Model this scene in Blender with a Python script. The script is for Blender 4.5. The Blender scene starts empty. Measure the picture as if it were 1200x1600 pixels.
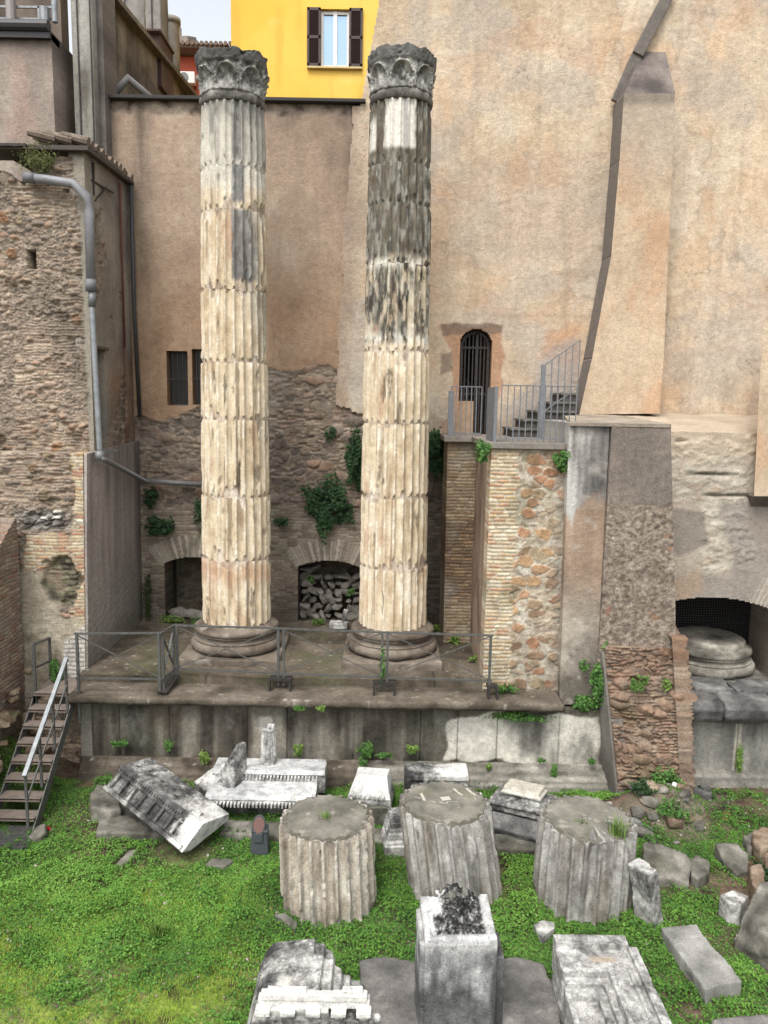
import bpy, bmesh, math, random
import numpy as np
from mathutils import Matrix, Vector

random.seed(7); RNG = np.random.default_rng(11)
SC = bpy.context.scene
COL = SC.collection

# ------------------------------------------------------------------ camera
CAMH, PITCH, ROLL = 7.1, math.radians(8.06), math.radians(1.0)
FW = np.array([0, math.cos(PITCH), -math.sin(PITCH)])
_r0 = np.array([1.0, 0, 0]); _u0 = np.array([0, math.sin(PITCH), math.cos(PITCH)])
RT = _r0 * math.cos(ROLL) + _u0 * math.sin(ROLL)
UP = _u0 * math.cos(ROLL) - _r0 * math.sin(ROLL)
cd = bpy.data.cameras.new("camera"); cam = bpy.data.objects.new("camera", cd); COL.objects.link(cam)
cd.sensor_fit = 'VERTICAL'; cd.sensor_height = 36; cd.lens = 27.0; cd.clip_start = .1; cd.clip_end = 800
cam.matrix_world = Matrix(((RT[0], UP[0], -FW[0], 0), (RT[1], UP[1], -FW[1], 0), (RT[2], UP[2], -FW[2], CAMH), (0, 0, 0, 1)))
SC.camera = cam

# ------------------------------------------------------------------ light
SUN_EL, SUN_AZ = math.radians(58), math.radians(200)     # azimuth from +Y clockwise: behind the camera, to its left
w = bpy.data.worlds.new("World"); SC.world = w; w.use_nodes = True
nt = w.node_tree; nt.nodes.clear()
sky = nt.nodes.new('ShaderNodeTexSky'); sky.sky_type = 'NISHITA'; sky.sun_disc = False
sky.sun_elevation = SUN_EL; sky.sun_rotation = SUN_AZ; sky.air_density = 1.0; sky.dust_density = 4.0; sky.ozone_density = 1.0
hs = nt.nodes.new('ShaderNodeHueSaturation'); hs.inputs['Saturation'].default_value = .22; hs.inputs['Value'].default_value = 2.0; hs.inputs['Hue'].default_value = .485
bg = nt.nodes.new('ShaderNodeBackground'); bg.inputs['Strength'].default_value = .15
wo = nt.nodes.new('ShaderNodeOutputWorld')
nt.links.new(sky.outputs[0], hs.inputs['Color']); nt.links.new(hs.outputs[0], bg.inputs[0]); nt.links.new(bg.outputs[0], wo.inputs[0])
sd = bpy.data.lights.new("sun", 'SUN'); sd.energy = 1.45; sd.angle = math.radians(17); sd.color = (1, .975, .935)
sun = bpy.data.objects.new("sun", sd); COL.objects.link(sun)
dv = Vector((math.sin(SUN_AZ) * math.cos(SUN_EL), math.cos(SUN_AZ) * math.cos(SUN_EL), math.sin(SUN_EL)))
sun.rotation_euler = dv.to_track_quat('Z', 'Y').to_euler(); sun.location = (0, 0, 40)
SC.view_settings.view_transform = 'Standard'; SC.view_settings.look = 'None'
SC.view_settings.exposure = .10; SC.view_settings.gamma = 1

def P(px, py, **k):
    """point of the photograph (1200x1600) measured on a plane of the place"""
    d = 1200 * FW + (px - 600) * RT - (py - 800) * UP
    if 'Y' in k: t = k['Y'] / d[1]
    elif 'Z' in k: t = (k['Z'] - CAMH) / d[2]
    else: t = k['X'] / d[0]
    return np.array([0, 0, CAMH]) + d * t

# ------------------------------------------------------------------ noise and fields
_perm = np.random.default_rng(3).permutation(256).astype(np.int64)
_perm = np.concatenate([_perm, _perm, _perm])
def hsh(i, j, k=0):
    i = np.asarray(i).astype(np.int64) & 255; j = np.asarray(j).astype(np.int64) & 255
    return _perm[(_perm[(_perm[i] + j) & 255] + int(k)) & 255] / 255.0
def vn(x, y, z=0.0):
    x = np.asarray(x, dtype=np.float64); y = np.asarray(y, dtype=np.float64); z = np.zeros_like(x) + z
    xi = np.floor(x); yi = np.floor(y); zi = np.floor(z)
    fx = x - xi; fy = y - yi; fz = z - zi
    fx = fx * fx * (3 - 2 * fx); fy = fy * fy * (3 - 2 * fy); fz = fz * fz * (3 - 2 * fz)
    xi = xi.astype(np.int64) & 255; yi = yi.astype(np.int64) & 255; zi = zi.astype(np.int64) & 255
    def g(a, b, c): return _perm[(_perm[(_perm[(xi + a) & 255] + yi + b) & 255] + zi + c) & 255] / 127.5 - 1
    a = g(0, 0, 0) * (1 - fx) + g(1, 0, 0) * fx; b = g(0, 1, 0) * (1 - fx) + g(1, 1, 0) * fx
    c = g(0, 0, 1) * (1 - fx) + g(1, 0, 1) * fx; d = g(0, 1, 1) * (1 - fx) + g(1, 1, 1) * fx
    return (a * (1 - fy) + b * fy) * (1 - fz) + (c * (1 - fy) + d * fy) * fz
def fbm(x, y, z=0.0, o=4, r=.5):
    s = 0; a = 1; t = 0
    for i in range(o):
        k = 2 ** i; ca, sa = math.cos(.7 + 1.1 * i), math.sin(.7 + 1.1 * i)
        s = s + a * vn((x * ca - y * sa) * k + 17.3 * i, (x * sa + y * ca) * k + 5.1 * i, z * k + 9.7 * i); t += a; a *= r
    return s / t
def ss(a, b, x):
    t = np.clip((x - a) / (b - a), 0, 1); return t * t * (3 - 2 * t)
def vor(x, y, seed=0, jit=.85):
    xi = np.floor(x); yi = np.floor(y)
    f1 = np.full(x.shape, 9.0); f2 = np.full(x.shape, 9.0); ida = np.zeros(x.shape); idb = np.zeros(x.shape); idc = np.zeros(x.shape)
    for i in (-1, 0, 1):
        for j in (-1, 0, 1):
            cx = xi + i; cy = yi + j
            h1 = hsh(cx, cy, seed + 1); h2 = hsh(cx, cy, seed + 57)
            dx = cx + .5 + (h1 - .5) * jit - x; dy = cy + .5 + (h2 - .5) * jit - y
            d = np.sqrt(dx * dx + dy * dy); n = d < f1
            f2 = np.where(n, f1, np.minimum(f2, d))
            ida = np.where(n, hsh(cx, cy, seed + 91), ida); idb = np.where(n, hsh(cx, cy, seed + 133), idb)
            idc = np.where(n, hsh(cx, cy, seed + 181), idc)
            f1 = np.where(n, d, f1)
    return f1, f2 - f1, ida, idb, idc
def brick(a, b, bl=.26, bh=.065, mw=.014, seed=0, warp=.012):
    wv = fbm(a * 1.3, b * 1.3, seed, 3); a = a + warp * fbm(a * 4, b * 4, 3.1 + seed, 2); b = b + .03 * wv + warp * fbm(a * 5, b * 3, 7.7 + seed, 2)
    row = np.floor(b / bh); off = hsh(row, row * 0 + seed, 5) * bl; c = np.floor((a + off) / bl)
    fa = (a + off) / bl - c; fb = b / bh - row
    d = np.minimum(np.minimum(fa, 1 - fa) * bl, np.minimum(fb, 1 - fb) * bh)
    return ss(mw * .4, mw * .4 + .010, d), hsh(row, c, seed + 3), hsh(row, c, seed + 44)
def stones(a, b, sx=.3, sy=.2, seed=0, gap=.12):
    wa = a + .04 * fbm(a * 5, b * 5, seed, 3); wb = b + .04 * fbm(a * 5, b * 5, seed + 40, 3)
    f1, e, i1, i2, i3 = vor(wa / sx, wb / sy, seed)
    return ss(gap * .5, gap * 1.3, e), i1, i2, i3
KC = .86
def S(r, g, b, k=None):
    c = np.array([r, g, b]) / 255.0
    if k is None: c = c * .87 + .13 * (c @ np.array([.3, .59, .11]))
    return np.where(c < .04045, c / 12.92, ((c + .055) / 1.055) ** 2.4) * (KC if k is None else k)
def pick(t, cols):
    cols = np.array(cols); n = len(cols); x = np.clip(np.asarray(t) * (n - 1), 0, n - 1.001); i = x.astype(int); f = (x - i)[:, None]
    return cols[i] * (1 - f) + cols[i + 1] * f
def pickh(t, cols):
    cols = np.array(cols); return cols[np.clip((np.asarray(t) * len(cols)).astype(int), 0, len(cols) - 1)]
def lay(c, new, m):
    m = np.clip(np.atleast_1d(m), 0, 1)[:, None]; return c * (1 - m) + np.asarray(new) * m
def sdp(a, b, poly):
    poly = np.asarray(poly, float); n = len(poly); d = np.full(a.shape, 1e9); ins = np.zeros(a.shape, bool)
    for i in range(n):
        x0, y0 = poly[i]; x1, y1 = poly[(i + 1) % n]; ex, ey = x1 - x0, y1 - y0
        t = np.clip(((a - x0) * ex + (b - y0) * ey) / (ex * ex + ey * ey + 1e-12), 0, 1)
        d = np.minimum(d, np.hypot(a - x0 - t * ex, b - y0 - t * ey))
        cr = ((y0 > b) != (y1 > b)) & (a < (x1 - x0) * (b - y0) / ((y1 - y0) if y1 != y0 else 1e-9) + x0)
        ins ^= cr
    return np.where(ins, d, -d)
def pxz(pts, Y):
    o = []
    for p in pts:
        q = P(p[0], p[1], Y=Y); o.append((q[0], q[2]))
    return o
def pyz(pts, X):
    o = []
    for p in pts:
        q = P(p[0], p[1], X=X); o.append((q[1], q[2]))
    return o
def msk(a, b, poly, soft=.03, rag=.12, fq=2.5, seed=0):
    """ragged-edged patch"""
    return ss(-soft, soft, sdp(a, b, poly) + rag * fbm(a * fq, b * fq, seed + .5, 4))

# ------------------------------------------------------------------ object helpers
def tag(o, label=None, cat=None, group=None, kind=None):
    if label: o['label'] = label
    if cat: o['category'] = cat
    if group: o['group'] = group
    if kind: o['kind'] = kind
    return o
def thing(name, label, cat, loc=(0, 0, 0), group=None, rz=0):
    o = bpy.data.objects.new(name, None); COL.objects.link(o); o.location = [float(v) for v in loc]; o.rotation_euler = (0, 0, rz)
    o.empty_display_size = .2; o['kind'] = 'thing'
    return tag(o, label, cat, group)
def link(name, me, mat=None, parent=None, keep=True):
    o = bpy.data.objects.new(name, me); COL.objects.link(o)
    if mat is not None and not me.materials: me.materials.append(mat)
    if parent is not None:
        o.parent = parent
        if keep: o.matrix_parent_inverse = world_of(parent).inverted()
    return o
def world_of(o):
    if o.parent is None: return o.matrix_basis.copy()
    return world_of(o.parent) @ o.matrix_parent_inverse @ o.matrix_basis
def mesh_np(name, V, Fq, col=None, smooth=True):
    me = bpy.data.meshes.new(name); V = np.ascontiguousarray(V, dtype=np.float32)
    Fq = np.ascontiguousarray(Fq, dtype=np.int32); n, k = Fq.shape
    me.vertices.add(len(V)); me.vertices.foreach_set('co', V.ravel())
    me.loops.add(n * k); me.loops.foreach_set('vertex_index', Fq.ravel())
    me.polygons.add(n); me.polygons.foreach_set('loop_start', np.arange(n, dtype=np.int32) * k)
    me.polygons.foreach_set('loop_total', np.full(n, k, dtype=np.int32))
    if smooth: me.polygons.foreach_set('use_smooth', np.ones(n, dtype=bool))
    me.update(calc_edges=True)
    if col is not None: setcol(me, col)
    return me
def setcol(me, col):
    at = me.attributes.get('Col') or me.attributes.new('Col', 'FLOAT_COLOR', 'POINT')
    c = np.ones((len(me.vertices), 4), dtype=np.float32); c[:, :3] = np.clip(col, 0, 1)
    at.data.foreach_set('color', c.ravel())
def clean(V, Fq, col):
    u, inv = np.unique(Fq.ravel(), return_inverse=True)
    return V[u], inv.reshape(Fq.shape), col[u]

def relief(name, cs, res, fn, mat, parent=None, thick=.3, backdir=None, side=None):
    """solid slab whose front follows fn: cs = corners bl, br, tr, tl; fn(Pos) -> height, colour[, keep]"""
    A, B, C, D = [np.asarray(c, float) for c in cs]
    nu = max(2, int(max(np.linalg.norm(B - A), np.linalg.norm(C - D)) / res)); nv = max(2, int(max(np.linalg.norm(D - A), np.linalg.norm(C - B)) / res))
    s, t = np.meshgrid(np.linspace(0, 1, nu + 1), np.linspace(0, 1, nv + 1)); s = s.ravel()[:, None]; t = t.ravel()[:, None]
    Q = A * (1 - s) * (1 - t) + B * s * (1 - t) + C * s * t + D * (1 - s) * t
    n = np.cross(C - A, D - B); n /= np.linalg.norm(n)
    r = fn(Q); h, c = r[0], r[1]; kp = r[2] if len(r) > 2 else np.ones(len(Q), bool)
    V = Q + n * h[:, None]
    bd = -n if backdir is None else np.asarray(backdir, float)
    idx = np.arange((nu + 1) * (nv + 1)).reshape(nv + 1, nu + 1)
    f = np.stack([idx[:-1, :-1], idx[:-1, 1:], idx[1:, 1:], idx[1:, :-1]], -1)
    K = kp.reshape(nv + 1, nu + 1); K = K[:-1, :-1] & K[:-1, 1:] & K[1:, 1:] & K[1:, :-1]
    F = f[K]; N0 = len(Q)
    Kp = np.zeros((nv + 2, nu + 2), bool); Kp[1:-1, 1:-1] = K
    sk = []
    m = K & ~Kp[:-2, 1:-1]; q = f[m]; sk.append(np.stack([q[:, 1] + 2 * N0, q[:, 0] + 2 * N0, q[:, 0] + N0, q[:, 1] + N0], -1))
    m = K & ~Kp[2:, 1:-1]; q = f[m]; sk.append(np.stack([q[:, 3] + 2 * N0, q[:, 2] + 2 * N0, q[:, 2] + N0, q[:, 3] + N0], -1))
    m = K & ~Kp[1:-1, :-2]; q = f[m]; sk.append(np.stack([q[:, 0] + 2 * N0, q[:, 3] + 2 * N0, q[:, 3] + N0, q[:, 0] + N0], -1))
    m = K & ~Kp[1:-1, 2:]; q = f[m]; sk.append(np.stack([q[:, 2] + 2 * N0, q[:, 1] + 2 * N0, q[:, 1] + N0, q[:, 2] + N0], -1))
    F = np.concatenate([F] + sk); cs_ = c if side is None else np.zeros_like(c) + side(Q)
    V2 = np.concatenate([V, Q + bd * thick, V]); c2 = np.concatenate([c, cs_, cs_])
    V2, F, c2 = clean(V2, F, c2)
    return link(name, mesh_np(name, V2, F, c2), mat, parent)

def plate(name, cs, mat, parent=None, col=None):
    return link(name, mesh_np(name, np.array(cs), np.array([list(range(len(cs)))]), None, False), mat, parent)

def bx(bm, c, s, M=None):
    """box centre c, size s"""
    r = bmesh.ops.create_cube(bm, size=1.0, matrix=(M or Matrix()) @ Matrix.Translation(Vector([float(v) for v in c])) @ Matrix.Diagonal(Vector((s[0], s[1], s[2], 1))))
    return r['verts']
def bar(bm, a, b, w, d=None, up=(0, 0, 1)):
    a = Vector([float(v) for v in a]); b = Vector([float(v) for v in b]); d = d or w; L = (b - a).length; z = (b - a).normalized(); u = Vector(up)
    if abs(z.dot(u)) > .98: u = Vector((0, 1, 0))
    x = u.cross(z).normalized(); y = z.cross(x)
    M = Matrix((x, y, z)).transposed().to_4x4(); M.translation = (a + b) / 2
    bmesh.ops.create_cube(bm, size=1.0, matrix=M @ Matrix.Diagonal(Vector((w, d, L, 1))))
def tube(bm, pts, r, seg=12, cap=True):
    pts = [Vector([float(v) for v in p]) for p in pts]; rings = []
    rr = [float(v) for v in r] if isinstance(r, (list, tuple)) else [float(r)] * len(pts)
    for i, p in enumerate(pts):
        t = ((pts[min(i + 1, len(pts) - 1)] - pts[max(i - 1, 0)])).normalized()
        u = Vector((0, 0, 1)) if abs(t.z) < .9 else Vector((0, 1, 0)); x = u.cross(t).normalized(); y = t.cross(x)
        rings.append([bm.verts.new(p + rr[i] * (math.cos(k * 2 * math.pi / seg) * x + math.sin(k * 2 * math.pi / seg) * y)) for k in range(seg)])
    for a, b in zip(rings, rings[1:]):
        for k in range(seg): bm.faces.new((a[k], a[(k + 1) % seg], b[(k + 1) % seg], b[k]))
    if cap: bm.faces.new(rings[0][::-1]); bm.faces.new(rings[-1])
def prism(bm, poly, ax0, ax1, M=None):
    """poly of (y,z) pairs extruded along x"""
    M = M or Matrix()
    a = [bm.verts.new(M @ Vector((ax0, float(y), float(z)))) for y, z in poly]; b = [bm.verts.new(M @ Vector((ax1, float(y), float(z)))) for y, z in poly]; n = len(poly)
    bm.faces.new(a[::-1]); bm.faces.new(b)
    for i in range(n): bm.faces.new((a[i], a[(i + 1) % n], b[(i + 1) % n], b[i]))
def fin(name, bm, mat, parent=None, bevel=0, smooth=False, seg=2):
    bmesh.ops.recalc_face_normals(bm, faces=bm.faces)
    if bevel: bmesh.ops.bevel(bm, geom=bm.edges[:], offset=bevel, segments=seg, profile=.6, affect='EDGES', clamp_overlap=True)
    me = bpy.data.meshes.new(name); bm.to_mesh(me); bm.free()
    if smooth:
        me.polygons.foreach_set('use_smooth', np.ones(len(me.polygons), dtype=bool))
    return link(name, me, mat, parent)
def NB(): return bmesh.new()

def stonework(name, bm, vox, colfn, mat, parent=None, M=None, noise=.012, nf=6, chips=.03, seed=0):
    """merge the shapes in bm into one worn solid of even facets, then weather and colour it"""
    bmesh.ops.recalc_face_normals(bm, faces=bm.faces)
    me = bpy.data.meshes.new(name + '_src'); bm.to_mesh(me); bm.free()
    o = bpy.data.objects.new(name + '_src', me); COL.objects.link(o)
    md = o.modifiers.new('r', 'REMESH'); md.mode = 'VOXEL'; md.voxel_size = vox; md.use_smooth_shade = True
    dg = bpy.context.evaluated_depsgraph_get(); dg.update()
    m2 = bpy.data.meshes.new_from_object(o.evaluated_get(dg)); m2.name = name
    bpy.data.objects.remove(o)
    n = len(m2.vertices); V = np.empty(n * 3, dtype=np.float32); m2.vertices.foreach_get('co', V); V = V.reshape(-1, 3).astype(float)
    Nn = np.empty(n * 3, dtype=np.float32); m2.vertices.foreach_get('normal', Nn); Nn = Nn.reshape(-1, 3).astype(float)
    x, y, z = V.T
    d = noise * fbm(x * nf + seed, y * nf, z * nf, 4, .6)
    ch = fbm(x * nf * .55 + 31 + seed, y * nf * .55, z * nf * .55 + 3, 3)
    d = d - chips * ss(.22, .55, ch)
    V2 = V + Nn * d[:, None]
    m2.vertices.foreach_set('co', V2.astype(np.float32).ravel())
    m2.materials.clear()
    if M is None: W = V; WN = Nn
    else:
        R3 = np.array(M.to_3x3()); W = V @ R3.T + np.array(M.translation); WN = Nn @ R3.T
    setcol(m2, colfn(V, W, WN, seed)); m2.update()
    ob = link(name, m2, mat, parent)
    if M is not None: ob.matrix_basis = M
    return ob
def frame(o, ex, ey=None, ez=None):
    """matrix with x along ex, and z near ez (or y near ey)"""
    ex = Vector([float(v) for v in ex]).normalized()
    if ey is not None:
        ey = Vector([float(v) for v in ey]); ey = (ey - ex * ey.dot(ex)).normalized(); ez = ex.cross(ey)
    else:
        ez = Vector([float(v) for v in ez]); ez = (ez - ex * ez.dot(ex)).normalized(); ey = ez.cross(ex)
    M = Matrix((ex, ey, ez)).transposed().to_4x4(); M.translation = Vector([float(v) for v in o]); return M

# ------------------------------------------------------------------ materials
def newmat(name):
    m = bpy.data.materials.new(name); m.use_nodes = True; n = m.node_tree; b = n.nodes['Principled BSDF']; return m, n, b
def N(n, t, **k):
    x = n.nodes.new(t)
    for a, v in k.items(): setattr(x, a, v)
    return x
def mat_attr(name, rough=.92, var=.22, fine=60, bump=.006, bscale=35, spots=0, spec=.25, streak=0):
    """base colour from the surface's own colour attribute, broken up by procedural grain"""
    m, n, b = newmat(name); L = n.links
    at = N(n, 'ShaderNodeAttribute', attribute_name='Col'); tc = N(n, 'ShaderNodeNewGeometry')
    n1 = N(n, 'ShaderNodeTexNoise'); n1.inputs['Scale'].default_value = fine; n1.inputs['Detail'].default_value = 3; n1.inputs['Roughness'].default_value = .65
    n2 = N(n, 'ShaderNodeTexNoise'); n2.inputs['Scale'].default_value = fine * .17; n2.inputs['Detail'].default_value = 5; n2.inputs['Roughness'].default_value = .7
    L.new(tc.outputs['Position'], n1.inputs['Vector']); L.new(tc.outputs['Position'], n2.inputs['Vector'])
    m1 = N(n, 'ShaderNodeMapRange'); m1.inputs[1].default_value = .3; m1.inputs[2].default_value = .7; m1.inputs[3].default_value = 1 - var; m1.inputs[4].default_value = 1 + var * .8
    m2 = N(n, 'ShaderNodeMapRange'); m2.inputs[1].default_value = .3; m2.inputs[2].default_value = .7; m2.inputs[3].default_value = 1 - var * .8; m2.inputs[4].default_value = 1 + var * .7
    L.new(n1.outputs[0], m1.inputs[0]); L.new(n2.outputs[0], m2.inputs[0])
    mu = N(n, 'ShaderNodeMath', operation='MULTIPLY'); L.new(m1.outputs[0], mu.inputs[0]); L.new(m2.outputs[0], mu.inputs[1])
    last = mu.outputs[0]
    if spots:
        n3 = N(n, 'ShaderNodeTexNoise'); n3.inputs['Scale'].default_value = fine * .5; n3.inputs['Detail'].default_value = 2
        L.new(tc.outputs['Position'], n3.inputs['Vector'])
        r = N(n, 'ShaderNodeMapRange'); r.inputs[1].default_value = .62; r.inputs[2].default_value = .68; r.inputs[3].default_value = 1; r.inputs[4].default_value = 1 - spots
        L.new(n3.outputs[0], r.inputs[0]); q = N(n, 'ShaderNodeMath', operation='MULTIPLY'); L.new(last, q.inputs[0]); L.new(r.outputs[0], q.inputs[1]); last = q.outputs[0]
    if streak:
        mp = N(n, 'ShaderNodeMapping'); mp.inputs['Scale'].default_value = (9, 9, .7); L.new(tc.outputs['Position'], mp.inputs[0])
        n4 = N(n, 'ShaderNodeTexNoise'); n4.inputs['Scale'].default_value = 1; n4.inputs['Detail'].default_value = 4; L.new(mp.outputs[0], n4.inputs['Vector'])
        r = N(n, 'ShaderNodeMapRange'); r.inputs[1].default_value = .35; r.inputs[2].default_value = .65; r.inputs[3].default_value = 1 - streak; r.inputs[4].default_value = 1 + streak * .6
        L.new(n4.outputs[0], r.inputs[0]); q = N(n, 'ShaderNodeMath', operation='MULTIPLY'); L.new(last, q.inputs[0]); L.new(r.outputs[0], q.inputs[1]); last = q.outputs[0]
    vm = N(n, 'ShaderNodeVectorMath', operation='SCALE'); L.new(at.outputs['Color'], vm.inputs[0]); L.new(last, vm.inputs['Scale'])
    L.new(vm.outputs[0], b.inputs['Base Color'])
    nb = N(n, 'ShaderNodeTexNoise'); nb.inputs['Scale'].default_value = bscale; nb.inputs['Detail'].default_value = 5; nb.inputs['Roughness'].default_value = .7
    L.new(tc.outputs['Position'], nb.inputs['Vector'])
    bp = N(n, 'ShaderNodeBump'); bp.inputs['Strength'].default_value = 1; bp.inputs['Distance'].default_value = bump
    L.new(nb.outputs[0], bp.inputs['Height']); L.new(bp.outputs[0], b.inputs['Normal'])
    b.inputs['Roughness'].default_value = rough; b.inputs['Specular IOR Level'].default_value = spec
    return m
def mat_plain(name, c, rough=.6, metal=0, var=.12, fine=30, bump=0, spec=.4):
    m, n, b = newmat(name); L = n.links; tc = N(n, 'ShaderNodeNewGeometry')
    n1 = N(n, 'ShaderNodeTexNoise'); n1.inputs['Scale'].default_value = fine; n1.inputs['Detail'].default_value = 5; n1.inputs['Roughness'].default_value = .7
    L.new(tc.outputs['Position'], n1.inputs['Vector'])
    r = N(n, 'ShaderNodeValToRGB'); c = np.array(c); e = r.color_ramp.elements
    e[0].position = .3; e[0].color = (*(c * (1 - var * 1.6)), 1); e[1].position = .7; e[1].color = (*np.clip(c * (1 + var), 0, 1), 1)
    L.new(n1.outputs[0], r.inputs[0]); L.new(r.outputs[0], b.inputs['Base Color'])
    b.inputs['Roughness'].default_value = rough; b.inputs['Metallic'].default_value = metal; b.inputs['Specular IOR Level'].default_value = spec
    if bump:
        bp = N(n, 'ShaderNodeBump'); bp.inputs['Distance'].default_value = bump; L.new(n1.outputs[0], bp.inputs['Height']); L.new(bp.outputs[0], b.inputs['Normal'])
    return m
M_MAS = mat_attr('masonry', .95, .34, 60, .016, 34, spots=.38)
M_PLA = mat_attr('plaster', .95, .23, 58, .018, 22, spots=.14)
M_COLM = mat_attr('column marble', .85, .22, 60, .008, 40, spots=.24)
M_MAR = mat_attr('weathered marble', .85, .36, 58, .010, 42, spots=.42)
M_ROCK = mat_attr('grey rock', .9, .24, 36, .010, 26, spots=.2)
M_SOIL = mat_attr('soil', .98, .35, 28, .02, 25, spots=.3)
def mat_leaf(name):
    m, n, b = newmat(name); at = N(n, 'ShaderNodeAttribute', attribute_name='Col')
    n.links.new(at.outputs['Color'], b.inputs['Base Color']); b.inputs['Roughness'].default_value = .65; b.inputs['Specular IOR Level'].default_value = .25
    tr = N(n, 'ShaderNodeBsdfTranslucent'); mx = N(n, 'ShaderNodeMixShader'); mx.inputs[0].default_value = .25
    n.links.new(at.outputs['Color'], tr.inputs[0]); n.links.new(b.outputs[0], mx.inputs[1]); n.links.new(tr.outputs[0], mx.inputs[2])
    n.links.new(mx.outputs[0], n.nodes['Material Output'].inputs[0]); return m
M_LEAF = mat_leaf('leaves')
M_IRON = mat_plain('painted iron', S(98, 98, 95, .8), .55, .2, .25, 14)
M_RUST = mat_plain('dark iron', S(62, 58, 56, .8), .6, .2, .3, 12)
M_GALV = mat_plain('galvanised steel', S(150, 154, 156, .8), .45, .35, .2, 9)
M_PVC = mat_plain('grey plastic pipe', S(146, 146, 149, .7), .5, 0, .14, 5)
M_DARK = mat_plain('dark opening', (.012, .012, .013), .9, 0, .4, 3)
M_TREAD = mat_plain('worn steel tread', S(134, 122, 112, .8), .7, .1, .2, 7)
# ================================================================== colours
BRK = [S(168, 142, 116), S(186, 164, 134), S(152, 120, 98), S(198, 180, 152), S(142, 126, 110), S(172, 134, 110), S(124, 110, 98)]
TUF = [S(118, 108, 97), S(138, 119, 101), S(106, 99, 92), S(148, 128, 108), S(136, 126, 113), S(98, 93, 88)]
MORT = S(168, 158, 142)
YB, YP = 17.7, 13.7           # back wall plane, podium face plane
XL = -5.75                    # side face of the left block
ZT = 1.9                      # upper terrace level

def plaster_cols(a, b, seed=0):
    n1 = fbm(a * .45 + seed, b * .45, seed, 5, .6); n2 = fbm(a * 1.6, b * 1.6 + seed, 4 + seed, 5, .65); n3 = fbm(a * 5, b * 1.1, 9 + seed, 4)
    return n1, n2, n3
def rubble_masonry(a, b, seed=0, dark=0.0, sx=.24, sy=.13, brickp=.5, red=0.4):
    """mixed rubble and broken brick courses: returns height, colour"""
    wa = a + .06 * fbm(a * 3, b * 3, seed, 3) + .02 * fbm(a * 13, b * 13, seed + 3, 2); wb = b + .05 * fbm(a * 3, b * 3, seed + 40, 3) + .014 * fbm(a * 15, b * 15, seed + 9, 2)
    f1, e, i1, i2, i3 = vor(wa / (sx * .62), wb / (sy * .6), seed); ms = ss(.05, .2, e)
    F1, E_, I1, I2, I3 = vor(wa / (sx * 1.35), wb / (sy * 1.45), seed + 11, .95); nn = fbm(a * 7, b * 7, seed, 4, .65); mb = ss(.03, .12, E_ + .06 * nn) * ss(.50, .40, F1 + .16 * nn) * (I1 > .76)
    n = fbm(a * 1.1 + seed, b * 1.1, 2.2 + seed, 4); nn = fbm(a * 7, b * 7, seed, 4, .65); nf = fbm(a * 22, b * 22, seed + 5, 3, .7)
    cst = pickh(i1, TUF) * (.72 + .5 * i2)[:, None]
    bm_, j1, j2 = brick(a + .02 * nn, b + .012 * nn, .21, .056, .014, seed, .03)
    cbr = pickh(j1, BRK) * (.68 + .42 * j2)[:, None]
    useb = ss(-.1, .1, n + (brickp - .5) * .9 + .35 * nn)
    mor = MORT * (.86 + .45 * nn + .2 * nf)[:, None]
    hs_ = ms * (.008 + .045 * i3) + .02 * nn; cs_ = lay(mor, cst, ms * (1 - .35 * ss(.1, .5, nn)))
    miss = (j2 > .86); worn = ss(.0, .45, nn + .5 * (j1 - .5))
    hb = bm_ * (.010 + .030 * j1) - .05 * miss * bm_ + .012 * nn; cb = lay(mor * .92, cbr, bm_ * (1 - .6 * worn))
    h = hs_ * (1 - useb) + hb * useb; c = lay(cs_, cb, useb)
    cB = pickh(I2, TUF + [S(150, 118, 94)]) * (.85 + .3 * I3)[:, None]; h = h * (1 - mb) + mb * (.035 + .05 * I3 * ss(.5, .1, F1) + .012 * nn); c = lay(c, cB * (1 + .3 * nn)[:, None], mb * .95)
    h = h + .03 * n + .006 * nf; c = c * (1 + .22 * nf)[:, None]
    c = lay(c, S(160, 146, 130) * (1 + .3 * nn)[:, None], .28 + .35 * ss(.0, .5, fbm(a * 1.3, b * 1.3, 71 + seed, 4)))
    c = c * (1 - dark * .5 * ss(-.2, .5, fbm(a * .8, b * .5, 5 + seed, 4)))[:, None]
    return h, c

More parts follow.
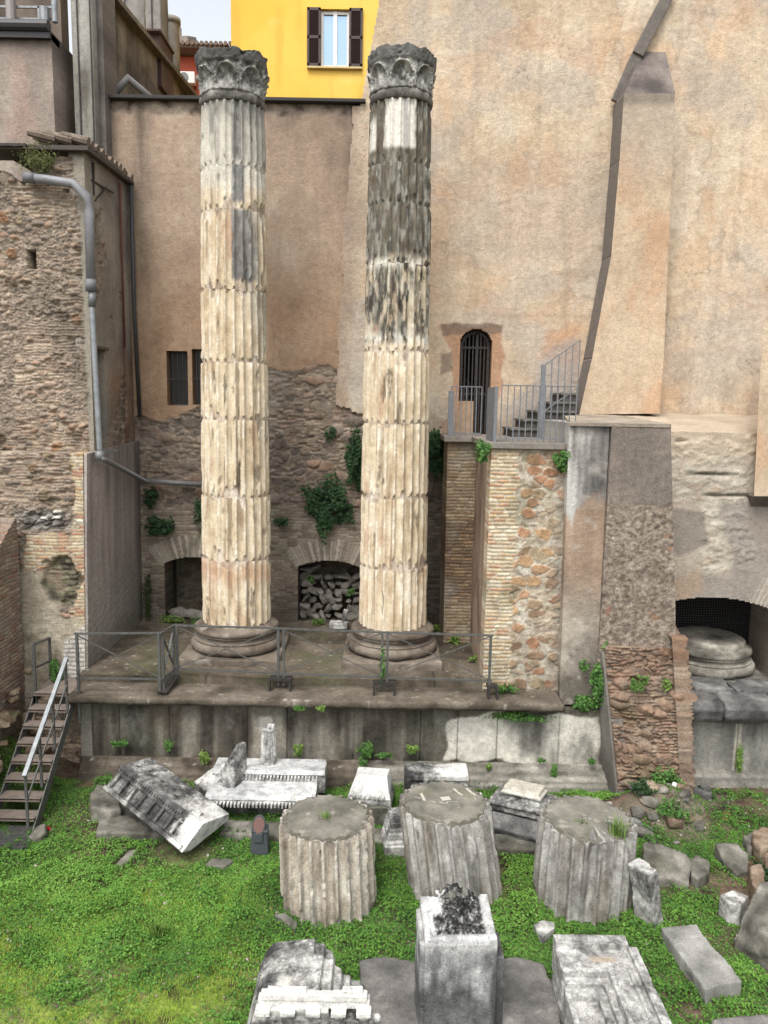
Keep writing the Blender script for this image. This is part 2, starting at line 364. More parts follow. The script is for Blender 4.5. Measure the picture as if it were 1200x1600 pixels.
# ================================================================== the back wall
def f_back(Q):
    a, b = Q[:, 0], Q[:, 2]
    n1, n2, n3 = plaster_cols(a, b)
    c = pick(.5 + .7 * n1 + .45 * n2, [S(146, 125, 105), S(170, 146, 124), S(182, 158, 134), S(190, 171, 149)])
    wm = ss(11.2, 8.3, b + .8 * n1)                                  # warmer ochre plaster lower down
    c = lay(c, pick(.5 + .8 * n2, [S(152, 120, 92), S(178, 144, 112), S(190, 160, 130)]), wm * .8)
    c = c * (1 + .12 * n3)[:, None]
    h = .012 * n2 + .01 * n1
    # strip of stripped, scarred masonry under the coping
    top = ss(.0, .18, b - 13.18 + .18 * fbm(a * 3, b * 3, 1, 4))
    c = lay(c, pick(.5 + fbm(a * 6, b * 6, 2, 4), [S(96, 84, 74), S(168, 150, 132), S(190, 172, 150)]), top)
    h = h - .03 * top + .03 * top * fbm(a * 9, b * 9, 3, 3)
    # dark run-off from the roof
    for x0, wd, z0, am in ((-.95, .28, 12.0, .75), (-5.45, .22, 9.0, .8), (-4.2, .3, 12.6, .2), (-2.4, .4, 12.7, .3)):
        k = np.exp(-((a - x0 + .12 * n1) / wd) ** 2) * ss(z0 - 1.2, 13.5, b) * am * (.7 + .6 * fbm(a * 8, b * .9, 3, 3))
        c = lay(c, S(74, 68, 62), k)
    # plaster lost below: rubble and brick
    low = msk(a, b, pxz([(195, 1010), (195, 655), (255, 652), (300, 640), (420, 575), (520, 572), (548, 610), (570, 655), (700, 690), (760, 720), (760, 1010)], YB), .02, .22, 2.2)
    hr, cr = rubble_masonry(a, b, 3, .5, .38, .2, .42)
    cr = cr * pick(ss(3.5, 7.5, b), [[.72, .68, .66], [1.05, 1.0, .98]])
    gp = ss(.05, .3, fbm(a * 1.3, b * 1.3, 12, 4)) * ss(5.5, 7.2, b)
    cr = lay(cr, S(166, 156, 144), gp * .7)
    # brick arches and piers round the two niches
    bk = ss(4.75, 4.55, b + .12 * n2); m, j1, j2 = brick(a, b, .22, .07, .016, 9, .01)
    cb = lay(S(132, 122, 108) , pickh(j1, [S(138, 122, 104), S(150, 134, 114), S(120, 104, 92), S(160, 148, 130)]), m)
    for cx, sp, zr in NICHES:
        r = np.hypot(a - cx, (b - (zr - 1.25)) * 1.0); ang = np.arctan2(a - cx, b - (zr - 1.25))
        rim = (r > 1.25) & (r < 1.78) & (np.abs(ang) < .62)
        va = np.abs(((ang * 1.5 / .075) % 1) - .5) * 2; vm = ss(.95, .75, va)
        cv = lay(S(120, 112, 100), pickh(hsh(np.floor(ang * 1.5 / .075), ang * 0, 5), [S(150, 138, 122), S(166, 154, 136), S(132, 120, 108), S(176, 166, 150)]), vm)
        cb = np.where(rim[:, None], cv, cb); bk = np.where(rim, 1, bk); m = np.where(rim, vm, m)
    cr = lay(cr, cb, bk); hr = hr * (1 - bk) + .014 * m * bk
    darker = ss(3.6, 1.8, b + .6 * n2); cr = lay(cr, cr * .55, darker)  # colour darkens towards the wall foot
    mossy = ss(.25, .55, fbm(a * 1.7, b * 1.7, 21, 4)) * ss(6, 3, b); cr = lay(cr, S(66, 78, 50), mossy * .45)
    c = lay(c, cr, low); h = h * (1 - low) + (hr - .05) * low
    edge = low * (1 - low) * 4; c = lay(c, S(196, 182, 162), edge * .5)
    # much darker colour on the stretch behind the second column
    dark_stretch = msk(a, b, pxz([(660, 700), (702, 690), (700, 1000), (655, 1000)], YB), .05, .1); c = lay(c, c * .35, dark_stretch * .8)
    # openings
    kp = np.ones(len(a), bool)
    for cx, hw, zr in NICHES: kp &= ~((np.abs(a - cx) < hw) & (b < zr - .16 * ((a - cx) / hw) ** 2 + .01 * n2) & (b > 1.0))
    kp &= ~((a > -.25) & (b > 7.2))
    for (x0, x1, z0, z1) in WINS: kp &= ~((a > x0) & (a < x1) & (b > z0) & (b < z1))
    return h, c, kp
def nb(px0, px1, py): 
    p = P(px0, 930, Y=YB); q = P(px1, 930, Y=YB); return ((p[0] + q[0]) / 2, (q[0] - p[0]) / 2, P((px0 + px1) / 2, py, Y=YB)[2])
NICHES = [nb(257, 345, 872), nb(466, 562, 877)]
WINS = []
for x0, x1, y0, y1 in ((262, 292, 549, 632), (302, 322, 547, 632)):
    p = P(x0, y1, Y=YB); q = P(x1, y0, Y=YB); WINS.append((p[0], q[0], p[2], q[2]))
bw = thing('back_wall', 'brown plastered wall behind the columns with two niches in its rubble foot', 'wall', (-3, YB, ZT))
ZC = 13.5
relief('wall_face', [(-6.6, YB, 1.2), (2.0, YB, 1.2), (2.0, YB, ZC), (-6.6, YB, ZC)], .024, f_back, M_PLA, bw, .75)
b_ = NB(); bx(b_, (-3.5, YB + .35, ZC + .03), (5.9, 1.0, .07)); fin('coping', b_, mat_plain('dark coping slate', S(60, 56, 54), .8), bw, .01)
for x0, x1, z0, z1 in WINS:
    b_ = NB(); bx(b_, ((x0 + x1) / 2, YB + .3, (z0 + z1) / 2), (x1 - x0, .04, z1 - z0)); wn = fin('window', b_, mat_plain('dirty dark pane', S(46, 44, 42), .35), bw)
    for k in range(1, 4):
        b_ = NB(); x = x0 + (x1 - x0) * k / 4; bar(b_, (x, YB + .06, z0), (x, YB + .06, z1), .02); fin('window_bar', b_, M_RUST, wn)
    b_ = NB(); bar(b_, (x0, YB + .07, z0 + (z1 - z0) * .48), (x1, YB + .07, z0 + (z1 - z0) * .48), .015, .03); fin('window_bar', b_, M_RUST, wn)
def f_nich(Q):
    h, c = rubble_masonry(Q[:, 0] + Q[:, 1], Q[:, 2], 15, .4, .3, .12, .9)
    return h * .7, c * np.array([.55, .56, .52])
for cx, hw, zr in NICHES:
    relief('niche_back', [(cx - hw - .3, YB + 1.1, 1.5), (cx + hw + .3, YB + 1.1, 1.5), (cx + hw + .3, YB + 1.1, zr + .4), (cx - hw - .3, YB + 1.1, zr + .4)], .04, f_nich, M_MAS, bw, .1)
    b_ = NB()
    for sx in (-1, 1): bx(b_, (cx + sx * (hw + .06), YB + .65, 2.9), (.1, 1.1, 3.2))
    bx(b_, (cx, YB + .68, zr + .12), (hw * 2 + .3, 1.1, .1)); fin('niche_lining', b_, mat_plain('damp stone', S(74, 70, 62), .95, 0, .3, 6, .02), bw)  # one dark colour for the inside of the niches

# ================================================================== tall plastered wall on the right
_tl = P(588, 0, Y=17.6); _bl = P(563, 160, Y=17.6)
def f_tall(Q):
    a, b = Q[:, 0], Q[:, 2]
    n1, n2, n3 = plaster_cols(a + 20, b, 5)
    n4 = fbm(a * 1.0 + 4, b * .8, 31, 5, .6)
    nm = fbm(a * 4, b * 4, 51, 5, .7)
    c = pick(.5 + .8 * n1 + .5 * n2 + .3 * nm, [S(182, 157, 128), S(202, 178, 147), S(212, 191, 162), S(216, 200, 175)])
    c = lay(c, pick(.5 + n2, [S(202, 160, 120), S(212, 176, 138), S(216, 187, 152)]), ss(-.1, .5, n4 + .3 * nm) * .72)
    c = lay(c, S(184, 170, 154), ss(.0, .4, fbm(a * .9, b * .9 + 7, 44, 5) + .2 * nm) * .7)
    c = lay(c, S(200, 158, 124), ss(.2, .5, fbm(a * .5 + 3, b * 1.6, 64, 5, .6)) * .35)
    rep = fbm(a * .55 + 9, b * .55, 91, 4, .55); k = ss(.16, .19, rep + .06 * nm); c = lay(c, S(214, 200, 178), k * .38); c = lay(c, S(150, 132, 112), ss(.02, .0, np.abs(rep + .06 * nm - .175)) * .35)
    for q1, q2 in ((3, 0), (8, 40)):
        cr = np.abs(fbm(a * .8 + q1, b * .8 + q2, 3.3, 5, .62)); c = lay(c, S(120, 104, 88), ss(.007, .002, cr) * ss(.15, .4, fbm(a * .6, b * .6, q1 + 66, 3)) * .6)
    rs_ = fbm(a * 5.5, b * .28, 71, 5, .6); c = lay(c, S(168, 148, 126), ss(.12, .6, rs_ + .25 * n1) * .35); c = lay(c, S(222, 206, 182), ss(.2, .7, fbm(a * 4.2, b * .3, 83, 4)) * .25)
    # scaffold lifts: faint horizontal bands
    zz = b + .12 * n2
    for z0 in (12.1, 10.6, 9.1): 
        k = np.exp(-((zz - z0) / .05) ** 2); c = c * (1 - .10 * k * (.6 + n2))[:, None]
    c = lay(c, S(178, 158, 140), msk(a, b, pxz([(700, 250), (1000, 250), (960, 420), (700, 400)], 17.6), .3, .5, .8, 3) * .35)
    c = c * (1 + .13 * n3)[:, None]
    h = .014 * n2 + .016 * nm
    # old patches round the door
    pa = msk(a, b, pxz([(690, 508), (780, 510), (785, 560), (778, 690), (690, 690), (705, 610), (700, 540)], 17.6), .03, .16, 2.4, 2)
    c = lay(c, pick(.5 + n2, [S(176, 124, 88), S(194, 146, 108)]), pa * .8); h -= .012 * pa
    c = lay(c, S(134, 112, 96), msk(a, b, pxz([(690, 506), (786, 508), (784, 522), (692, 524)], 17.6), .02, .1, 4) * .8)
    c = lay(c, S(134, 112, 96), msk(a, b, pxz([(688, 552), (706, 550), (708, 580), (690, 582)], 17.6), .02, .1, 4) * .7)
    c = lay(c, S(204, 150, 108), msk(a, b, pxz([(860, 520), (900, 515), (895, 560), (840, 570)], 17.6), .12, .3, 2) * .6)
    c = lay(c, S(160, 156, 152), msk(a, b, pxz([(790, 640), (860, 555), (905, 520), (905, 600), (840, 680)], 17.6), .08, .25, 2, 8) * .55)
    c = lay(c, S(198, 194, 184), msk(a, b, pxz([(548, 470), (572, 465), (572, 640), (545, 640)], 17.6), .08, .25, 2, 4) * .4)
    # arched door opening
    dx = (a - DOOR[0]) / DOOR[1]; c = lay(c, pick(.5 + n2, [S(160, 140, 122), S(182, 160, 140)]), ss(.55, .0, a - np.interp(b, [7, 13.45], [-1.15, -.85]) + .35 * n2) * (b < 13.45) * .8)
    kp = ~((np.abs(dx) < 1) & (b > 6.3) & (b < DOOR[2] + DOOR[1] * np.sqrt(np.clip(1 - dx * dx, 0, 1))))
    xl = np.interp(b, [_bl[2] - .1, _tl[2] + 1], [_bl[0] - .02, _tl[0] + .22]); xl = np.where(b < 13.45, np.interp(b, [7.0, 13.45], [-1.15, -.85]) + .12 * fbm(b * 1.2, b * 0, 3, 4), xl)
    low = b < 6.2 + .0 * a
    kp &= (a > xl) & ~(low & (a < 1.0))
    lo = ss(0, -.08, b - np.interp(a, [-1.2, -.4, .5, 1.6], [7.1, 6.9, 6.35, 6.2]) + .2 * n2); kp &= lo < .6
    c = lay(c, S(150, 138, 122), ss(.5, 0, b - 6.6 + .3 * n2) * .5)
    return h, c, kp
_d0 = P(719, 560, Y=17.6); _d1 = P(768, 560, Y=17.6)
DOOR = ((_d0[0] + _d1[0]) / 2, (_d1[0] - _d0[0]) / 2, P(743, 540, Y=17.6)[2])
tw = thing('tall_plaster_wall', 'very tall patchy peach plaster wall with an arched doorway, right of the columns', 'wall', (4, 17.6, ZT))
relief('wall_face', [(-1.5, 17.65, 5.6), (9.6, 17.6, 5.6), (9.6, 17.6, 17.5), (-1.5, 17.65, 17.5)], .03, f_tall, M_PLA, tw, .5)
# gate in the arch: stair hall behind it
def f_hall(Q):
    a, b = Q[:, 0], Q[:, 2]; n = fbm(a * 2, b * 2, 3, 4); c = pick(.5 + n, [S(96, 74, 60), S(136, 110, 90)]) * .6  # shade inside the hall painted into the wall colour
    c = lay(c, S(30, 26, 24), ss(.03, -.03, np.abs(a - DOOR[0] - .02) - .16)); c = lay(c, S(150, 128, 104), ss(.02, -.02, np.abs(a - DOOR[0] + .36) - .05) * .8); return .01 * n, c  # darkest shade painted in the centre, a strip of light beside it
relief('hall_wall', [(DOOR[0] - 1, 18.9, 6.2), (DOOR[0] + 1, 18.9, 6.2), (DOOR[0] + 1, 18.9, 9.6), (DOOR[0] - 1, 18.9, 9.6)], .05, f_hall, M_PLA, tw, .1)
b_ = NB()
for sx in (-1, 1): bx(b_, (DOOR[0] + sx * 1.02, 18.5, 7.9), (.08, .9, 3.4))
bx(b_, (DOOR[0], 18.5, 9.62), (2.1, .9, .08)); bx(b_, (DOOR[0], 18.3, 6.33), (2.0, 1.3, .1)); fin('hall_lining', b_, mat_plain('hall plaster', S(120, 100, 84) * .6, .9), tw)  # lining colour lowered to paint the hall's inner shade
b_ = NB(); r = DOOR[1] - .05
pts = [(DOOR[0] - r, 17.85, 6.45)] + [(DOOR[0] - r * math.cos(t * math.pi / 14), 17.85, DOOR[2] + r * math.sin(t * math.pi / 14)) for t in range(15)] + [(DOOR[0] + r, 17.85, 6.45)]
for p, q in zip(pts, pts[1:]): bar(b_, p, q, .06, .06, (0, 1, 0))
gt = fin('gate', b_, M_RUST, tw)
for k in range(1, 7):
    b_ = NB(); x = DOOR[0] - r + 2 * r * k / 7; bar(b_, (x, 17.85, 6.45), (x, 17.85, DOOR[2] + math.sqrt(max(0, r * r - (x - DOOR[0]) ** 2))), .028 if k != 4 else .06); fin('gate_bar', b_, M_RUST, gt)
for z, w_ in ((DOOR[2] - .03, .05), (7.35, .03)):
    b_ = NB(); bar(b_, (DOOR[0] - r, 17.85, z), (DOOR[0] + r, 17.85, z), w_, .045); fin('gate_rail', b_, M_RUST, gt)
b_ = NB()
for k in range(10):
    z = 6.6 + .11 * k; rr = .07
    for q in range(8):
        t0, t1 = q * math.pi / 4, (q + 1) * math.pi / 4; x = DOOR[0] - r * .72 + .12 * math.sin(k * 1.7)
        bar(b_, (x + rr * math.cos(t0), 17.85, z + rr * math.sin(t0)), (x + rr * math.cos(t1), 17.85, z + rr * math.sin(t1)), .012)
fin('gate_scrollwork', b_, M_RUST, gt)

# ---------------------------------------------------------------- thicker lower wall with the big arch
YA = 14.4
AR = (P(1112, 940, Y=YA)[0], 1.35, P(1100, 934, Y=YA)[2])
def f_low(Q):
    a, b = Q[:, 0], Q[:, 2]; n1, n2, n3 = plaster_cols(a + 7, b, 8)
    c = pick(.5 + .9 * n1 + .5 * n2, [S(150, 134, 118), S(178, 164, 146), S(196, 182, 162)])
    c = lay(c, S(196, 164, 134), ss(0, .4, fbm(a * 1.1, b * 2.2, 61, 4)) * ss(4.2, 5.4, b) * .7)
    rv = msk(a, b, pxz([(1035, 690), (1180, 680), (1180, 880), (1095, 900), (1090, 790), (1035, 780)], YA), .05, .35, 1.8, 5)
    nr = fbm(a * 5, b * 8, 6, 5, .7); m, i1, i2, i3 = stones(a + .08 * nr, b + .05 * nr, .34, .15, 30, .2); m = m * ss(-.3, .1, nr + i2 - .5); hr = m * .010 + .032 * nr
    c = lay(c, lay(S(188, 178, 160), pickh(i1, [S(190, 180, 160), S(174, 156, 134), S(182, 172, 152), S(198, 190, 172)]), m), rv * .8)
    h = .02 * n2 + rv * hr
    for (xx, yy, ww) in ((1175, 668, .5), (1110, 742, .45), (1065, 690, .12), (1140, 775, .5)):
        q = P(xx, yy, Y=YA); g = np.exp(-((a - q[0]) / ww) ** 4) * np.exp(-((b - q[2] - .04 * n2) / .03) ** 2); c = lay(c, S(50, 46, 42), g * .8); h -= .05 * g
    c = lay(c, S(130, 122, 112), msk(a, b, pxz([(1040, 790), (1100, 800), (1110, 850), (1060, 870), (1040, 860)], YA), .04, .15, 2, 9) * .75)
    c = lay(c, S(140, 134, 126), msk(a, b, pxz([(1130, 790), (1215, 780), (1215, 960), (1040, 940), (1060, 895), (1140, 900)], YA), .1, .2, 1.6, 6) * .65)
    c = lay(c, S(178, 150, 122), msk(a, b, pxz([(1045, 905), (1095, 890), (1100, 925), (1045, 945)], YA), .06, .12, 2) * .6)
    c = lay(c, pick(.5 + n2, [S(180, 160, 136), S(202, 184, 158)]), ss(6.0, 6.5, b + .3 * n2) * .85)
    rr = np.hypot(a - AR[0], b - (AR[2] - 2.1)); an = np.arctan2(a - AR[0], b - (AR[2] - 2.1)); rim = ss(.02, -.02, np.abs(rr - 2.4) - .3) * ss(.30, .42, an) * ss(.95, .8, an)
    vm = ss(.9, .6, np.abs(((an * 26) % 1) - .5) * 2); c = lay(c, S(200, 190, 170), rim * vm * .5); h += .012 * rim * vm
    c = c * (1 + .12 * n3)[:, None]
    dx = (a - AR[0]) / 1.62; kp = ~((np.abs(dx) < 1) & (b < AR[2] - .42 * dx * dx + .02 * n2) & (b > 1.2))
    kp &= a > 5.15
    return h, c, kp
lw = thing('arched_lower_wall', 'crumbling grey and cream lower wall with a wide dark arch, right edge', 'wall', (7.2, YA, 1.4))
relief('wall_face', [(5.1, YA, 1.3), (9.4, YA, 1.3), (9.4, YA, 6.66), (5.1, YA, 6.66)], .024, f_low, M_PLA, lw, 1.75)
def f_ledge(Q):
    a, b = Q[:, 0], Q[:, 1]; n = fbm(a * 2, b * 2, 3, 5); return .03 * n, pick(.5 + n, [S(178, 160, 136), S(198, 180, 156)])
relief('sloped_ledge', [(5.1, YA, 6.66), (9.4, YA, 6.66), (9.4, 17.6, 6.98), (5.1, 17.6, 6.98)], .06, f_ledge, M_PLA, lw, .15)
b_ = NB(); bx(b_, (7, 17.2, 3.3), (4.4, .1, 4.0)); fin('arch_back', b_, mat_plain('black recess', S(34, 31, 30), .95), lw)
b_ = NB()
for k in range(54): x = 5.5 + k * .055; bar(b_, (x, 16.35, 1.9), (x, 16.35, 4.0), .006)
for k in range(38): z = 1.9 + k * .055; bar(b_, (5.5, 16.36, z), (8.45, 16.36, z), .006)
fin('wire_mesh', b_, M_IRON, lw)
def f_jamb(Q): 
    n = fbm(Q[:, 1] * 3, Q[:, 2] * 3, 3, 5); return .02 * n, pick(.5 + n, [S(104, 98, 92), S(140, 132, 124)])
relief('jamb', [(8.05, 16.3, 1.3), (8.05, 14.5, 1.3), (8.05, 14.5, 3.2), (8.05, 16.3, 3.2)], .05, f_jamb, M_PLA, lw, .3)

# ---------------------------------------------------------------- buttress
YU = 16.98
def f_but(Q):
    a, b = Q[:, 0], Q[:, 2]; n1, n2, n3 = plaster_cols(a + 3, b, 12)
    c = pick(.5 + .7 * n1 + .6 * n2, [S(184, 158, 128), S(202, 178, 148), S(210, 190, 160)])
    c = lay(c, S(200, 156, 118), ss(.05, .4, fbm(a * 1.2, b * .8, 71, 4)) * .6)
    c = lay(c, S(170, 158, 144), ss(11.2, 13.3, b + .5 * n2) * .55)
    c = lay(c, S(112, 102, 94), ss(13.22, 13.45, b + .06 * n2) * .6)
    c = c * (1 + .1 * n3)[:, None]; return .015 * n2, c
def f_bcap(Q):
    n = fbm(Q[:, 0] * 3, Q[:, 2] * 3, 3, 5); return .012 * n, pick(.5 + n * 1.1, [S(84, 76, 72), S(112, 102, 96), S(140, 128, 118)])
def f_bside(Q):
    n = fbm(Q[:, 1] * 3, Q[:, 2] * 1.2, 3, 5); return .01 * n, pick(.5 + n * 1.2, [S(96, 88, 80), S(124, 114, 104), S(150, 138, 124)])
bt = thing('buttress', 'tall tapering plastered buttress with a dark sloping cap leaning on the tall wall', 'buttress', (5, YU, 6.9))
q = lambda x, y, Y: P(x, y, Y=Y)
bl, br, tr_, tl_ = q(905, 648, YU), q(1031, 646, YU), q(1055, 146, YU), q(975, 146, YU)
m1, m2 = q(955, 400, YU), q(1044, 400, YU); m0, m3 = q(925, 560, YU), q(1037, 560, YU)
cs_l = [bl, m0, m1, q(968, 250, YU), tl_]; cs_r = [br, m3, m2, q(1051, 250, YU), tr_]
for i in range(4):
    relief('front_face', [cs_l[i], cs_r[i], cs_r[i + 1], cs_l[i + 1]], .035, f_but, M_PLA, bt, .62, (-.05, 1, 0), lambda Q: S(126, 117, 108))
c0, c1 = q(1004, 80, 17.58), q(1040, 82, 17.58)
relief('cap', [tl_, tr_, c1, c0], .04, f_bcap, M_PLA, bt, .3, (0, 1, 0))
top = [q(975, 146, YU), q(1000, 82, 17.35), q(1052, -20, 17.45)]
back = lambda p, dx=0: np.array([p[0] + dx, 17.64, p[2]])
b_ = NB()
A0, A1, A2 = top
for p, r_ in ((A0, A1), (A1, A2)):
    bar(b_, (p[0] - .02, 17.45, p[2]), (r_[0] - .02, 17.5, r_[2]), .24, .09, (0, 1, 0))
bmesh.ops.transform(b_, matrix=Matrix(), verts=b_.verts)
fin('raking_rib', b_, mat_plain('dark rib render', S(112, 104, 96), .9, 0, .2, 8), bt, .02)

# pedestal of the buttress: rough panel, pilaster, ragged stone pier
def f_panel(Q):
    a, b = Q[:, 0], Q[:, 2]; n1, n2, n3 = plaster_cols(a, b, 15); up = ss(-.05, .05, b - 5.35 + .1 * n2)
    f1, e, i1, i2, i3 = vor(a / .05, b / .045, 4); gn = fbm(a * 16, b * 16, 5, 4, .75); c = pick(.5 + .9 * gn + .6 * n1 + .25 * (i1 - .5), [S(112, 98, 86), S(142, 127, 112), S(160, 146, 130), S(174, 162, 146)]); c = lay(c, S(90, 78, 68), ss(.45, .6, fbm(a * 7, b * 7, 15, 3)) * .7)
    c = lay(c, pick(.5 + n1 + .6 * n2, [S(124, 114, 104), S(146, 132, 120), S(160, 148, 136)]), up)
    c = lay(c, S(160, 116, 88), ss(.5, .56, fbm(a * 4, b * 4, 81, 3)) * (1 - up) * .6)
    bot = ss(2.95, 2.5, b + .2 * n2); hr, cr = rubble_masonry(a, b, 22, .2, .2, .1, .4); c = lay(c, cr, bot)
    return .012 * n2 + (1 - up) * (1 - bot) * (.008 * ss(.05, .3, e) * i2 + .022 * gn + .02 * n2) + bot * hr * 1.2, c
def f_pil(Q):
    a, b = Q[:, 0], Q[:, 2]; n1, n2, n3 = plaster_cols(a + 9, b, 18)
    c = pick(.5 + n1 + .8 * n2, [S(138, 114, 94), S(160, 135, 113), S(178, 154, 130)]); sk = fbm(a * 7, b * .7, 5, 4)
    c = c * (1 + .25 * sk)[:, None]
    up = ss(-.1, .15, b - 5.3 + .5 * sk + .2 * n2); c = lay(c, pick(.5 + sk + .6 * n2, [S(88, 86, 84), S(138, 134, 128), S(196, 192, 184)]), up)
    c = lay(c, pick(.5 + n2 * 1.5, [S(100, 96, 88), S(176, 168, 152)]), ss(4.3, 3.0, b + .4 * n2) * .85)
    c = lay(c, S(206, 198, 184), ss(.3, .6, fbm(a * 4, b * 4, 2, 3)) * .35)
    return .02 * n2, c
def f_pier(Q):
    a, b = Q[:, 0] + Q[:, 1], Q[:, 2]; h, c = rubble_masonry(a, b, 41, .1, .26, .15, .55); c = c * np.array([.92, .82, .75])
    k = ss(.0, .3, fbm(a * 2, b * 2, 8, 4)); c = lay(c, pick(.5 + fbm(a * 5, b * 5, 9, 3), [S(104, 80, 66), S(146, 108, 84)]), k * .5)
    c = lay(c, S(96, 96, 60), ss(.2, .5, fbm(a * 1.5, b * 1.5, 19, 4)) * .4)
    return h * 1.7 + .07 * fbm(a * 2, b * 2, 4, 4), c
def f_pside(Q):
    a, b = Q[:, 1], Q[:, 2]; n = fbm(a * 3, b * 1.3, 3, 5); return .02 * n, pick(.5 + n, [S(90, 86, 80), S(134, 128, 118)])
bp = thing('buttress_pedestal', 'massive grey rendered pedestal under the buttress, breaking into a ragged brick and stone pier', 'pier', (4.6, 13.4, 0))
zt = 6.82
relief('rough_panel', [(4.02, 13.72, 2.3), (5.42, 13.55, 2.3), (5.06, 13.72, zt), (4.02, 13.72, zt)], .018, f_panel, M_MAS, bp, 3.9, (0, 1, 0))
relief('pilaster', [(3.36, 13.8, 1.55), (4.03, 13.8, 1.55), (4.0, 13.8, zt), (3.28, 13.8, zt)], .024, f_pil, M_PLA, bp, 3.8, (0, 1, 0))
relief('sloped_ledge', [(3.27, 13.72, zt), (5.06, 13.70, zt), (5.2, YU + .05, 6.93), (3.9, YU + .05, 6.93)], .05, lambda Q: (.015 * fbm(Q[:, 0] * 3, Q[:, 1] * 3, 4, 4), pick(.5 + fbm(Q[:, 0] * 3, Q[:, 1] * 3, 4, 4), [S(140, 128, 114), S(176, 162, 142)])), M_PLA, bp, .06)
relief('stone_pier', [(4.38, 13.02, -.2), (5.72, 13.02, -.2), (5.46, 13.56, 2.75), (4.08, 13.60, 2.75)], .018, f_pier, M_MAS, bp, 1.1, (0, 1, 0))
relief('pier_side', [(4.16, 13.95, -.1), (4.34, 13.05, -.1), (4.05, 13.60, 2.65), (3.98, 13.95, 2.65)], .03, f_pside, M_PLA, bp, .25, (1, 0, 0))
relief('pier_side', [(5.74, 13.05, -.1), (5.74, 14.3, -.1), (5.50, 14.3, 3.0), (5.48, 13.4, 3.0)], .03, f_pier, M_MAS, bp, .25, (-1, 0, 0))
# piece of a further buttress at the right edge
rb = thing('edge_buttress', 'peach plastered buttress stub with a sloping foot at the far right', 'buttress', (7.6, 14.1, 5.0))
e = [P(1178, 775, Y=14.1), P(1215, 790, Y=14.1), P(1215, 505, Y=14.1), P(1192, 505, Y=14.1)]
e2 = [P(1174, 785, Y=14.1), P(1178, 775, Y=14.1)]
relief('front_face', [e[0], e[0] + [1.2, 0, 0], e[3] + [1.2, 0, 0], e[3]], .03, f_but, M_PLA, rb, 3.5, (.62, 1, 0))
relief('foot', [e[0] + [.1, .25, -.22], e[0] + [1.2, .25, -.22], e[0] + [1.2, 0, 0], e[0]], .03, f_bcap, M_PLA, rb, .3, (0, 1, 0))
# ================================================================== left block
def f_leftfront(Q):
    a, b = Q[:, 0], Q[:, 2]
    h, c = rubble_masonry(a, b, 50, .15, .15, .075, .55); c = c * 1.08
    n = fbm(a * 2.5, b * 2.5, 7, 5, .6)
    # large tufa lumps here and there
    f1, e, i1, i2, i3 = vor(a / .34 + .25 * n, b / .3 + .25 * n, 77); big = ss(.34, .26, f1 + .25 * n) * (i1 > .87); h += big * .05
    c = lay(c, pickh(i2, [S(150, 116, 86), S(132, 110, 86), S(146, 132, 108), S(112, 96, 82)]) * (1 + .4 * n)[:, None], big)
    # ragged losses
    hol = ss(.22, .5, fbm(a * 2.2, b * 3.4, 27, 5, .6)); h = h * .78 - .05 * hol; c = c * (1 - .25 * hol)[:, None]
    c = c * (.92 + .3 * ss(-.3, .4, fbm(a * .9, b * .7, 3, 4)))[:, None] * np.array([.98, .93, .89])
    c = lay(c, S(118, 108, 96), ss(.1, .5, fbm(a * .7, b * .6, 93, 4)) * .5)
    # grey mortar near the top
    c = lay(c, S(112, 102, 90), ss(10.2, 11.5, b + .5 * n) * .6)
    return h, c
def f_lf_up(Q):
    a, b = Q[:, 0], Q[:, 2]; h, c = f_leftfront(Q)
    top = np.interp(a, [-7.8, -7.2, -6.9, -6.5, -6.2, -5.7], [11.25, 11.3, 11.1, 11.45, 11.6, 11.62]) + .12 * fbm(a * 3, a * 0, 5, 4)
    ed = np.interp(b, [5.5, 8, 10, 11.7], [-5.86, -5.88, -5.9, -5.98]) + .05 * fbm(b * 4, b * 0, 6, 4)
    m = ss(0, .05, a - ed - .0); c = lay(c, S(158, 150, 134), m); h = h * (1 - m)
    hx = P(50, 405, Y=15.2); hole = (np.abs(a - hx[0]) < .08) & (np.abs(b - hx[2]) < .17); h = np.where(hole, -.25, h); c = np.where(hole[:, None], c * .3, c)
    return h, c, b < top
